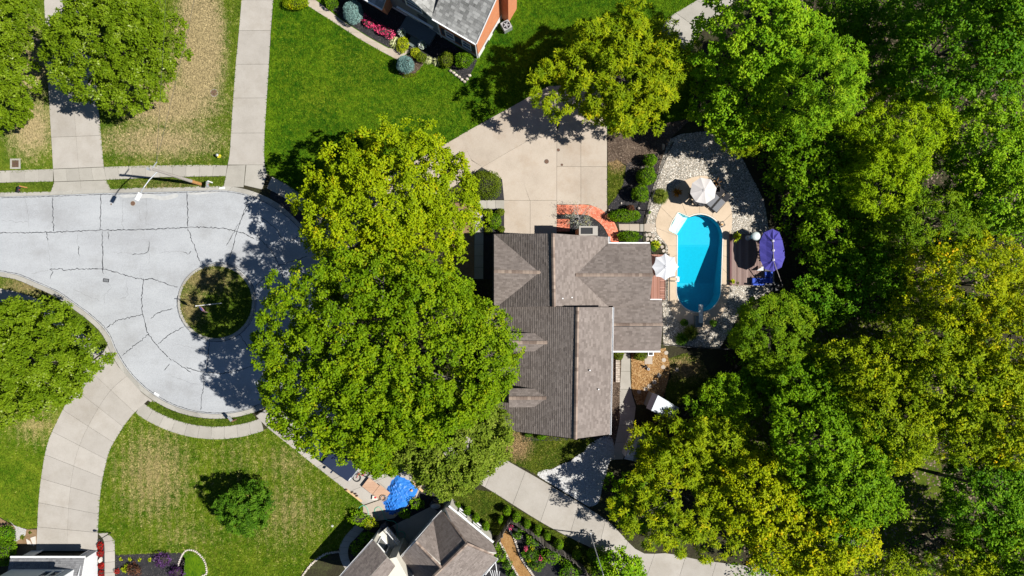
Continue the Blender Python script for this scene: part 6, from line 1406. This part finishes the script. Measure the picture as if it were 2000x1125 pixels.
box_walls(wh, [(X0, yu), (xu, yu), (xu, yu-10), (X0, yu-10)], 2.3, zt, SIDE)
for k in (0, 1): window(wh, (P(96+k*18, 0)[0]*.95, yu), (1, 0), 3.25, .75, 1.2, (0, 1), bars=False)
lp_ = thing('yard_lamp', 'black yard lamp post at the corner of the white garage', 'lamp post', P(217, 1040)); x, y, _ = P(217, 1040); m = MB(); m.tube([(x, y, 0), (x, y, 1.75)], [.05, .035], 8); m.build('pole', BLACKM, lp_)
m = MB(); m.lathe((x, y, 1.72), [(.05, 0), (.11, .1), (.13, .3), (.05, .38), (.01, .45)], 8); m.build('lantern', BLACKM, lp_)
for k, (pl, lab) in enumerate((([(52, 1052), (59, 1056), (63, 1064), (54, 1062)], 'white flat stone farther from the driveway beside the garage'), ([(60, 1050), (70, 1047), (71, 1062), (66, 1066)], 'white flat stone touching the driveway beside the garage'))):
    m = MB(); m.prism(W2(pl), 0, .08, .9); tag(m.build('flat_stone', ROCK), lab, 'stone')
sheet('gravel', [[(14, 1012), (28, 1026), (52, 1034), (50, 1045), (36, 1055), (22, 1066), (28, 1050), (30, 1030)]], 0.024, GRAVELW)

# ---- sheds
def shed(label, ridge_a, ridge_b, left, right, hr, he, mats, name='garden_shed'):
    A, B = ridge_a, ridge_b; t = thing(name, label, 'shed', P((A[0]+B[0])/2, (A[1]+B[1])/2))
    F = roof_faces([[(*A, hr), (*B, hr), (*left[1], he), (*left[0], he)], [(*A, hr), (*right[0], he), (*right[1], he), (*B, hr)]]); m = MB()
    for f in F:
        c, n, u, r = plane_of(f); k = len(f); top = [tuple(p) for p in f]; bot = [tuple(p-n*.06) for p in f]; m.add(top+bot, [list(range(k)), [k+i for i in reversed(range(k))]]+[[i, i+k, (i+1) % k+k, (i+1) % k] for i in range(k)])
        d = (f[1]-f[0]) if f is F[0] else (f[3]-f[0]); 
    rf = m.build('roof', mats[0], t); s = MB()
    for f, (i, j, k, l) in ((F[0], (0, 1, 3, 2)), (F[1], (0, 3, 1, 2))):
        for q in np.linspace(.04, .96, 9): s.beam(f[i].lerp(f[j], q)+Vector((0, 0, .03)), f[k].lerp(f[l], q)+Vector((0, 0, .03)), .04, .04)
    s.build('standing_seams', mats[0], rf); w = MB(); ft = [P(*left[0], he), P(*left[1], he), P(*right[1], he), P(*right[0], he)]; ft = inset([p[:2] for p in ft], .12); box_walls(t, ft, 0, he-.06, mats[1]); return t
shed('garden shed with a pale metal roof half under the yellow-green tree', (1285, 772), (1272, 802), ((1274.5, 767), (1262, 797)), ((1327, 797), (1313, 823)), 2.7, 2.2, (SHEDR, TEALS))
shed('white shed mostly hidden below the yellow-green sprays beside the side path', (1252, 843), (1236, 900), ((1243, 838), (1219, 896)), ((1300, 868), (1275, 915)), 2.9, 2.4, (SHEDR, SIDE))

# ================================================================ STREET FURNITURE AND SMALL THINGS
up = thing('utility_pole', 'tall wooden utility pole with a street lamp arm on the grass verge', 'utility pole', P(392, 359.5)); B0 = Vector(P(392, 359.5)); T0 = Vector(P(295, 329.5, 8.9)); T0 = Vector((B0.x+(T0.x-B0.x)*.0+ .0, B0.y, 8.9))
T0 = Vector((*Vector(P(295, 329.5, 8.9)).to_2d(), 8.9))
m = MB(); M0 = B0.lerp(T0, .22); m.tube([B0, M0], [.17, .16], 10); m.build('pole_base', WOODO, up); m = MB(); m.tube([M0, T0], [.16, .11], 10); m.build('pole', plain('grey_pole_wood', (.34, .31, .28), .8, var=.15), up)
ar = [Vector(P(*q)) for q in ((307, 336, 8.2), (292, 351, 8.6), (281, 366, 8.7), (274, 378, 8.65))]; m = MB(); m.tube(ar, [.05, .05, .045, .04], 8); m.build('lamp_arm', GALV, up)
e0, e1 = Vector(P(274.5, 377, 8.6)), Vector(P(267, 391, 8.6)); m = MB(); m.beam(e0, e1, .32, .14); m.beam(e0.lerp(e1, .15)+Vector((0, 0, .1)), e0.lerp(e1, .75)+Vector((0, 0, .1)), .2, .08); m.build('lamp_head', WHITE, up)
m = MB(); a = T0+Vector((.1, .25, -.1)); m.tube([T0+Vector((0, 0, -.1)), a+Vector((.35, .35, 0))], .05, 6); m.tube([T0+Vector((-.25, 0, -.3)), T0+Vector((-.25, 0, .1))], .12, 8); m.build('insulator', GALV, up)
for i, (px, py) in enumerate(((420, -200), (330, -240))):
    m = MB(); E = Vector(P(px, py, 8.5)); S0 = a+Vector((.3, .3, 0)); m.tube([S0, S0.lerp(E, .5)+Vector((0, 0, -.35)), E], .014, 4); m.build('cable', BLACKM, up)
fp_ = thing('flagpole', 'white flagpole with a small striped flag on the round traffic island', 'flagpole', P(433, 592)); b0 = Vector(P(433, 592)); t0 = Vector((*Vector(P(383, 597.5, 5.4)).to_2d(), 5.4)); m = MB(); m.tube([b0, t0], [.05, .035], 8); m.lathe((t0.x, t0.y, t0.z), [(.03, 0), (.06, .05), (.01, .1)], 8); m.build('pole', WHITE, fp_)
FM = [plain('flag_red', (.45, .05, .06), .8), plain('flag_white', (.6, .6, .6), .8), plain('flag_blue', (.06, .08, .3), .8)]
m = MB()
for i in range(7):
    m.cur = i % 2; z0, z1 = 5.25-.11*i, 5.25-.11*(i+1)
    for k in range(6):
        xa, xb = k/6, (k+1)/6; w = lambda s: .10*math.sin(s*7+.5); f = lambda s, z: (t0.x+.02+s*.75, t0.y-.05-s*.55+w(s)-(5.25-z)*.15, z)
        m.cur = 2 if (i < 4 and k < 3) else i % 2; m.poly([f(xa, z0), f(xa, z1), f(xb, z1), f(xb, z0)])
m.build('flag', FM, fp_)
def mailbox(label, px, py, rz, post, box):
    x, y, _ = P(px, py); t = thing('mailbox', label, 'mailbox', (x, y, 0), rz); m = MB(); m.box((0, 0, .5), (.11, .11, 1.0)); m.beam((-.05, 0, .95), (.55, 0, .95), .08, .08); m.build('post', post, t, local=True)
    m = MB(); vs = []; 
    prof = [(-.12, 1.0), (.12, 1.0), (.12, 1.16), (.07, 1.24), (-.07, 1.24), (-.12, 1.16)]
    for xx in (.05, .6): vs += [(xx, q[0], q[1]) for q in prof]
    m.add(vs, [list(range(6))[::-1], [6+i for i in range(6)]]+[[i, (i+1) % 6, 6+(i+1) % 6, 6+i] for i in range(6)]); m.build('box', box, t, local=True); m = MB(); m.box((.35, .14, 1.15), (.05, .02, .16)); m.build('flag', REDP, t, local=True)
mailbox('dark mailbox on a brown post on the verge at the left edge', 53, 366.5, -1.75, WOODO, BLACKM); mailbox('grey mailbox on a pale post right of the utility pole', 415, 357, -1.6, WHITE, GREYM); mailbox('dark mailbox on the curved verge below the cul-de-sac', 462, 819, 2.2, plain('brown_post', (.2, .1, .06), .8), GREYM); mailbox('dark mailbox on the verge in the shade of the left edge tree', 190, 656, 2.8, plain('brown_post_b', (.16, .1, .07), .8), BLACKM)
def lid(name, label, px, py, r, z, mat=RUST):
    t = thing(name, label, 'manhole cover', P(px, py)); x, y, _ = P(px, py); m = MB(); m.lathe((x, y, z-.02), [(r*1.2, 0), (r*1.2, .02), (r, .022)], 20); m.build('rim', CONCG, t); m = MB(); m.lathe((x, y, z), [(r, 0), (r, .012)], 20)
    for k in range(-3, 4): m.box((x, y+k*r*.24, z+.016), (2*math.sqrt(max(r*r-(k*r*.24)**2, 0))*.9, r*.09, .012))
    m.build('cover', mat, t)
lid('manhole_cover', 'round manhole cover in the parched lawn', 418.5, 181.5, .32, .03); lid('manhole_cover', 'round manhole cover in the road by the lamp head', 258.5, 397, .22, -.095); lid('manhole_cover', 'tiny round cover in the road left of the lamp shadow', 216, 398.5, .07, -.095)
lid('manhole_cover', 'rusty round cover on the concrete driveway, upper left of the trio', 1067.5, 315.5, .22, .036); lid('manhole_cover', 'rusty round cover near the joint of the concrete driveway', 1090.5, 293, .16, .036); lid('manhole_cover', 'smallest rusty round cover on the concrete driveway', 1097.5, 322, .12, .036)
lid('manhole_cover', 'white round cover on the lower striped lawn', 649.5, 1027, .1, .04, WHITE)
dg = thing('storm_drain', 'square storm drain grate in a concrete frame on the left lawn', 'drain', P(30, 320)); m = MB(); x, y, _ = P(30.5, 320)
for dx, dy, sx, sy in ((0, .42, 1.0, .16), (0, -.42, 1.0, .16), (-.42, 0, .16, .68), (.42, 0, .16, .68)): m.box((x+dx, y+dy, .03), (sx, sy, .06))
m.build('frame', CONCG, dg); m = MB(); m.box((x, y, .01), (.66, .66, .02)); m.build('pit', BLACKM, dg)
for i in range(8): m = MB(); m.box((x-.3+i*.085, y, .035), (.045, .68, .025)); m.build('bar', RUST, dg)
dr = thing('road_grate', 'small rectangular grate set in the road surface', 'drain', P(206, 547)); x, y, _ = P(206, 547.5); m = MB(); m.box((x, y, -.095), (.58, .34, .02), -.15); m.build('frame', BLACKM, dr)
for i in range(5): m = MB(); m.box((x-.18+i*.09, y-.014*(i-2), -.082), (.05, .24, .012), -.15); m.build('bar', GREYM, dr)
hy = thing('fire_hydrant', 'yellow fire hydrant with a pale cap at the right of the parched lawn', 'fire hydrant', P(429, 305)); x, y, _ = P(429, 305); m = MB(); m.lathe((x, y, 0), [(.17, 0), (.17, .05), (.12, .07), (.12, .5), (.15, .52), (.15, .56)], 12); m.tube([(x-.22, y, .38), (x+.22, y, .38)], .06, 8); m.tube([(x, y, .38), (x, y-.22, .38)], .07, 8); m.build('barrel', YELP, hy); m = MB(); m.lathe((x, y, .56), [(.15, 0), (.12, .1), (.05, .16), (.03, .22)], 12); m.build('cap', GALV, hy)
tp = thing('tall_pole', 'very tall thin white pole at the bottom beside the lower driveway', 'pole', P(1153, 1043)); b0 = Vector(P(1153, 1043)); m = MB(); m.tube([b0, (b0.x*1.0, b0.y, 9.5)], [.06, .035], 8); m.lathe((b0.x, b0.y, 0), [(.14, 0), (.12, .06), (.07, .1)], 8); m.build('pole', WHITE, tp)
for i, (px, py) in enumerate(((292, 768), (421, 369.5))):
    m = MB(); x, y, _ = P(px+14 if i == 0 else 434, py+2 if i == 0 else 367.3); m.box((x, y, .02), (.55, .2, .012), -.55 if i == 0 else .05); tag(m.build('painted_kerb_mark', WHITE), ['white painted kerb patch at the lower left of the cul-de-sac', 'white painted kerb patch right of the grey mailbox'][i], 'kerb mark')

# ---- wooden fence: every board a part
def board_fence(label, pts, h):
    W_ = [Vector(P(*p)) for p in pts]; t = thing('wooden_fence', label, 'fence', W_[0]); i = 0; proto = {}
    for A, B in zip(W_, W_[1:]):
        d = B-A; L = d.length; n = int(L/.15); rz = math.atan2(d.y, d.x); nn = Vector((-d.y, d.x, 0)).normalized()
        for k in range(n):
            p = A+d*((k+.5)/n); hh = h*random.uniform(.96, 1.03); v = k % 5
            if v not in proto:
                m = MB(); m.box((0, 0, hh/2), (.135, .022, hh), t=.15+.17*v); m.add([(-.0675, -.011, hh), (.0675, -.011, hh), (.0675, .011, hh), (-.0675, .011, hh), (0, -.011, hh+.07), (0, .011, hh+.07)], [[0, 1, 4], [3, 5, 2], [0, 4, 5, 3], [1, 2, 5, 4]], .2+.17*v)
                proto[v] = m.build('board', WOODG, t, local=True); o = proto[v]
            else: o = proto[v].copy(); COL.objects.link(o); o.parent = t
            o.location = (p.x-W_[0].x, p.y-W_[0].y, 0); o.rotation_euler = (random.gauss(0, .015), 0, rz)
        for z in (.35, h*.55, h-.3): m = MB(); m.beam(A-nn*.04+Vector((0, 0, z)), B-nn*.04+Vector((0, 0, z)), .05, .09, t=.4); m.build('rail', WOODG, t)
        for k in range(int(L/2.4)+1): p = A+d.normalized()*min(k*2.4, L)-nn*.09; m = MB(); m.box((p.x, p.y, h*.52), (.1, .1, h*1.04), rz, t=.45); m.build('fence_post', WOODG, t)
board_fence('weathered board fence curving along the fenced garden by the lower driveway', [(996, 1008), (1020, 1020), (1043, 1036), (1062, 1054), (1090, 1068), (1118, 1084), (1140, 1104), (1150, 1125)], 1.75)
board_fence('short weathered board fence between the pale house and the fence corner', [(968, 1052), (980, 1036), (995, 1009)], 1.75)

# ---- driveway clutter by the blue tarp
TARP = ground_mat('blue_tarp', [(0.3, (.012, .10, .40)), (0.5, (.028, .17, .56)), (0.7, (.06, .25, .66))], 1.2, 5, .4, rough=.35, bstr=.3)
out = [(775, 929), (790, 935), (805, 943), (818, 953), (812, 967), (802, 980), (794, 992), (778, 1002), (765, 1011), (751, 1002), (750, 991), (741, 977), (747, 964), (757, 951), (765, 938)]
cx, cy = 782, 968; m = MB(); rings = 20; seg = 84; pa = resamp(out+[out[0]]); rng = random.Random(4); vs = []; WV = [(.21, .33, .4, .10), (.42, -.13, 2.0, .07), (.08, .55, 1.1, .06), (.6, .4, 3.0, .04)]
for i in range(rings+1):
    r = i/rings
    for k in range(seg):
        q = pa(k/seg); px, py = cx+(q[0]-cx)*r, cy+(q[1]-cy)*r; x, y, _ = P(px, py, .4)
        left = max(0, min(1, (775-px)/28+.25)); z = .50*(1-r**3)+sum(am*.6*(left+.3)*(1-abs(math.sin(fx*px+fy*py+ph+1.1*math.sin(.11*px-.17*py+ph)))*1.6) for fx, fy, ph, am in WV)+rng.uniform(-.02, .02)*(left+.3); vs.append((x, y, max(z*(1-r**8*.8), .03)))
fs = []
for i in range(rings):
    for k in range(seg): a, b = i*seg+k, i*seg+(k+1) % seg; fs.append([a, a+seg, b+seg, b])
m.add(vs, fs); tag(m.build('tarp', TARP, smooth=False), 'crumpled blue tarp spread over a low heap at the end of the driveway', 'tarp')
for px, py, z, lab in ((804, 958, .45, 'round pale weight on the right of the blue tarp'), (771, 1006, .25, 'round tan weight at the lower tip of the blue tarp')):
    m = MB(); x, y, _ = P(px, py, z); m.lathe((x, y, z-.1), [(.11, 0), (.13, .1), (.1, .2), (.02, .22)], 12); tag(m.build('weight', PINE), lab, 'weight')
def ply(label, px, py, rz, z, w=1.22, l=2.44): x, y, _ = P(px, py); m = MB(); m.box((x, y, z), (l, w, .03), rz); return tag(m.build('plywood_sheet', PLY), label, 'plywood')
ply('reddish plywood sheet lying left beside the bicycle', 726, 947, -.66, .42, 1.1, 1.3); ply('reddish plywood sheet lying right against the blue tarp', 747, 961, -.66, .46, 1.15, 1.25)
tr_ = thing('sawhorse', 'dark trestle holding up the plywood sheets', 'trestle', P(736, 954)); m = MB()
for dx in (-.9, .9):
    x, y, _ = P(736, 954); c, s = math.cos(-.66), math.sin(-.66); X, Y = x+dx*c, y+dx*s; m.beam((X-s*.5, Y+c*.5, .36), (X+s*.5, Y-c*.5, .36), .08, .09)
    for e in (-.45, .45): m.beam((X-s*e+.1, Y+c*e, .33), (X-s*e*1.1+.2, Y+c*e*1.1, .02), .05, .05); m.beam((X-s*e-.1, Y+c*e, .33), (X-s*e*1.1-.2, Y+c*e*1.1, .02), .05, .05)
m.build('frame', BLACKM, tr_)
bk = thing('bicycle', 'bicycle with a dark tyre lying beside the plywood', 'bicycle', P(700, 930)); x, y, _ = P(697.5, 932.5)
def wheel(x, y, z, r, par):
    m = MB(); n = 22
    m.tube([(x+r*math.cos(2*PI*k/n), y+r*math.sin(2*PI*k/n), z) for k in range(n+1)], .05, 6, cap=False); w = m.build('wheel', RUBBER, par); s = MB()
    for k in range(10): a = 2*PI*k/10; s.beam((x, y, z), (x+r*math.cos(a), y+r*math.sin(a), z), .008, .008)
    s.build('spokes', GALV, w)
wheel(x, y, .12, .36, bk); wheel(x+.9, y+.45, .12, .34, bk); m = MB(); m.tube([(x, y, .16), (x+.2, y+.45, .2), (x+.75, y+.65, .2), (x+.55, y+.2, .2), (x+.2, y+.45, .2)], .025, 6); m.tube([(x+.55, y+.2, .2), (x+.9, y+.45, .14), (x+.75, y+.65, .2)], .02, 6); m.build('frame', REDP, bk); m = MB(); m.tube([(x-.1, y+.55, .3), (x+.1, y+.6, .25), (x+.3, y+.5, .3)], .018, 6); m.build('handlebar', BLACKM, bk)
x, y, _ = P(691, 967); m = MB(); m.box((x, y, .05), (2.0, .2, .06), -.66); tag(m.build('plank', PINE), 'yellow timber plank along the edge of the driveway', 'plank')
for i, (px, py) in enumerate(((677, 956), (689, 961), (695, 964), (698, 968))):
    m = MB(); x, y, _ = P(px, py); m.box((x, y, .16), (.2, .1, .16), .4, top=.9); tag(m.build('brick_block', RUST), ['small dark block at the upper end of the yellow plank', 'small dark block, second along the yellow plank', 'small dark block, third along the yellow plank', 'small dark block, lowest along the yellow plank'][i], 'block')
tr2 = thing('paint_tray', 'white box with a red lid left of the blue tarp', 'box', P(733, 971)); x, y, _ = P(733, 971); m = MB(); m.box((x, y, .14), (.5, .42, .24), -.1); m.build('box', CREAM, tr2); m = MB(); m.box((x+.06, y+.05, .275), (.2, .16, .03), -.1); m.build('lid', REDP, tr2)
m = MB(); x, y, _ = P(752, 969); [m.tube([(x+.35*math.cos(a*.42)*(1-.01*a), y+.25*math.sin(a*.42), .62+.004*a) for a in range(34)], .03, 6)]; tag(m.build('cable_coil', GREYM), 'pale coiled cable on the left edge of the blue tarp', 'coil')
hp = smooth_line([(697, 998), (703, 990), (710, 987), (717, 992), (720, 1003), (722, 1012), (731, 1015), (738, 1009), (732, 999), (734, 992), (741, 990), (748, 998), (751, 1010), (758, 1016), (770, 1018), (776, 1026), (775, 1036), (778, 1044)]); m = MB(); m.tube([(*P(*q)[:2], .06) for q in hp], .03, 5); tag(m.build('garden_hose', HOSE), 'pale green hose winding from the lawn edge over the driveway', 'hose')
m = MB(); x, y, _ = P(784, 1045); m.tube([(x+.38*math.cos(k*.4), y+.38*math.sin(k*.4), .06+.002*k) for k in range(48)], .022, 5); tag(m.build('coiled_hose', HOSE), 'green hose coiled on the shaded patio', 'hose')
def bin_(label, px, py, rz): 
    x, y, _ = P(px, py, .9); t = thing('wheeled_bin', label, 'bin', (x, y, 0), rz); m = MB(); m.box((0, 0, .5), (.55, .6, .95), top=1.12); m.build('body', plain('bin_plastic', (.03, .032, .04), .5), t, local=True); m = MB(); m.box((0, 0, 1.02), (.66, .72, .07)); m.box((-.05, 0, 1.07), (.5, .6, .05), top=.8); m.build('lid', plain('bin_lid', (.045, .05, .07), .4), t, local=True)
    for s in (-1, 1): m = MB(); m.tube([(-.3, s*.3, .12), (-.3, s*.24, .12)], .12, 12); m.build('wheel', RUBBER, t, local=True)
bin_('dark wheeled bin at the corner of the curved front path', 752, 1030, .6); bin_('dark wheeled bin in the shade beside the other bin', 763, 1042, .5)
bb = thing('patio_grill', 'covered grill in deep shade at the top right of the shaded patio', 'grill', P(852, 990)); x, y, _ = P(851, 988, .9); m = MB(); m.box((x, y, .5), (1.1, .6, 1.0), -.6, top=.95); m.build('cover', CHARC, bb); m = MB(); m.lathe((x, y, 1.0), [(.5, 0), (.4, .15), (.15, .22)], 12, sx=1, sy=.55); m.build('hood', GREYM, bb)
lb = thing('timber_board', 'pale timber board at the upper right corner of the blue tarp', 'board', P(822, 952)); m = MB(); m.beam(P(806, 942, .3), P(826, 960, .3), .22, .06); m.build('board', PINE, lb)

# ---- pickup truck under the maple
def truck():
    x, y, _ = P(648, 890, .9); rz = -.66; t = thing('pickup_truck', 'dark blue pickup truck with a ribbed bed cover half under the maple', 'truck', (x, y, .03), rz); body = plain('navy_car_paint', (.025, .035, .07), .25, .2, var=.02, spec=.5)
    prof = [(-2.75, .45), (-2.75, 1.02), (-.35, 1.05), (-.35, 1.1), (1.35, 1.12), (2.6, 1.02), (2.78, .85), (2.78, .42)]; m = MB(); vs = []
    for s, k in ((-.98, 1), (.98, 1)): vs += [(a, s, b) for a, b in prof]
    n = len(prof); m.add(vs, [list(range(n)), [n+i for i in reversed(range(n))]]+[[i, n+i, n+(i+1) % n, (i+1) % n] for i in range(n)]); m.build('body', body, t, local=True)
    cab = [(-.4, 1.1, .92), (1.45, 1.1, .92), (.85, 1.78, .74), (-.25, 1.8, .74)]; m = MB(); vs = [(a, -c, b) for a, b, c in cab]+[(a, c, b) for a, b, c in cab]; m.add(vs, [[0, 1, 2, 3], [7, 6, 5, 4], [3, 2, 6, 7], [1, 5, 6, 2], [0, 3, 7, 4]]); c = m.build('cab', body, t, local=True)
    m = MB(); m.poly([(1.40, -.8, 1.15), (1.40, .8, 1.15), (.9, .68, 1.72), (.9, -.68, 1.72)][::1]); m.poly([(-.42, -.78, 1.2), (-.42, .78, 1.2), (-.29, .68, 1.7), (-.29, -.68, 1.7)][::-1])
    for s in (-1, 1): m.poly([(-.2, s*.91, 1.16), (1.2, s*.91, 1.16), (.78, s*.765, 1.7), (-.15, s*.765, 1.7)])
    m.build('windows', GLASS, t, local=True); m = MB(); m.box((-1.55, 0, 1.075), (2.3, 1.8, .05))
    for j in range(10): m.box((-2.6+.235*j, 0, 1.11), (.19, 1.74, .03))
    for j in (-.45, 0, .45): m.box((-1.55, j, 1.125), (2.2, .03, .02))
    m.build('bed_cover', NAVY, t, local=True)
    for sx in (-1.75, 1.75):
        for sy in (-1, 1):
            m = MB(); m.tube([(sx, sy*1.0, .39), (sx, sy*.76, .39)], .39, 18); w = m.build('wheel', RUBBER, t, local=True); m = MB(); m.tube([(sx, sy*1.01, .39), (sx, sy*.99, .39)], .22, 12); m.build('rim', GALV, w, local=True)
    for sy in (-1, 1):
        m = MB(); m.box((.95, sy*1.1, 1.25), (.14, .24, .18)); m.build('mirror', body, t, local=True); m = MB(); m.box((2.75, sy*.72, .82), (.08, .34, .16)); m.build('headlight', WHITE, t, local=True); m = MB(); m.box((-2.76, sy*.85, .85), (.05, .16, .3)); m.build('tail_light', REDP, t, local=True)
    m = MB(); m.box((2.82, 0, .5), (.12, 1.9, .2)); m.build('bumper', GALV, t, local=True); m = MB(); m.box((-2.8, 0, .5), (.12, 1.9, .2)); m.build('bumper', GALV, t, local=True)
truck()
# small things near the side path
ub = thing('utility_box', 'white utility cabinet under the gutter beside the right shrub', 'cabinet', P(1270, 690)); x, y, _ = P(1271, 690, .8); m = MB(); m.box((x, y, .45), (.55, .5, .9)); m.build('cabinet', WHITE, ub); m = MB(); m.box((x, y, .915), (.36, .32, .03)); m.build('fan_grille', BLACKM, ub)
m = MB(); m.prism(W2([(1259, 695), (1274, 695), (1274, 711), (1259, 711)]), 0, .05); tag(m.build('concrete_pad', CONCW), 'small concrete pad below the white utility cabinet', 'pad')
hr = thing('hose_reel', 'dark garden tool heap with a white bucket in the orange chips', 'tool', P(1262, 716)); m = MB(); x, y, _ = P(1260, 716, .3); m.tube([(x-.3, y+.1, .1), (x, y, .35), (x+.25, y-.05, .2)], .06, 6); m.tube([(x-.2, y-.15, .08), (x+.2, y+.1, .12)], .05, 6); m.build('handle', BLACKM, hr); m = MB(); m.lathe((x+.34, y-.25, 0), [(.10, 0), (.13, .28), (.11, .28), (.09, .06)], 12); m.build('bucket', WHITE, hr)
rw = thing('retaining_wall', 'low block wall on the left of the side path', 'wall', P(1206, 715))
for i in range(11):
    for j in range(2): m = MB(); x, y, _ = P(1206, 700+i*4.4); m.box((x+j*.2-.1, y, .12+.0*j), (.19, .2, .24-.06*j), random.gauss(0, .04), t=random.uniform(.3, .7), top=.95); m.build('block', ROCK, rw)
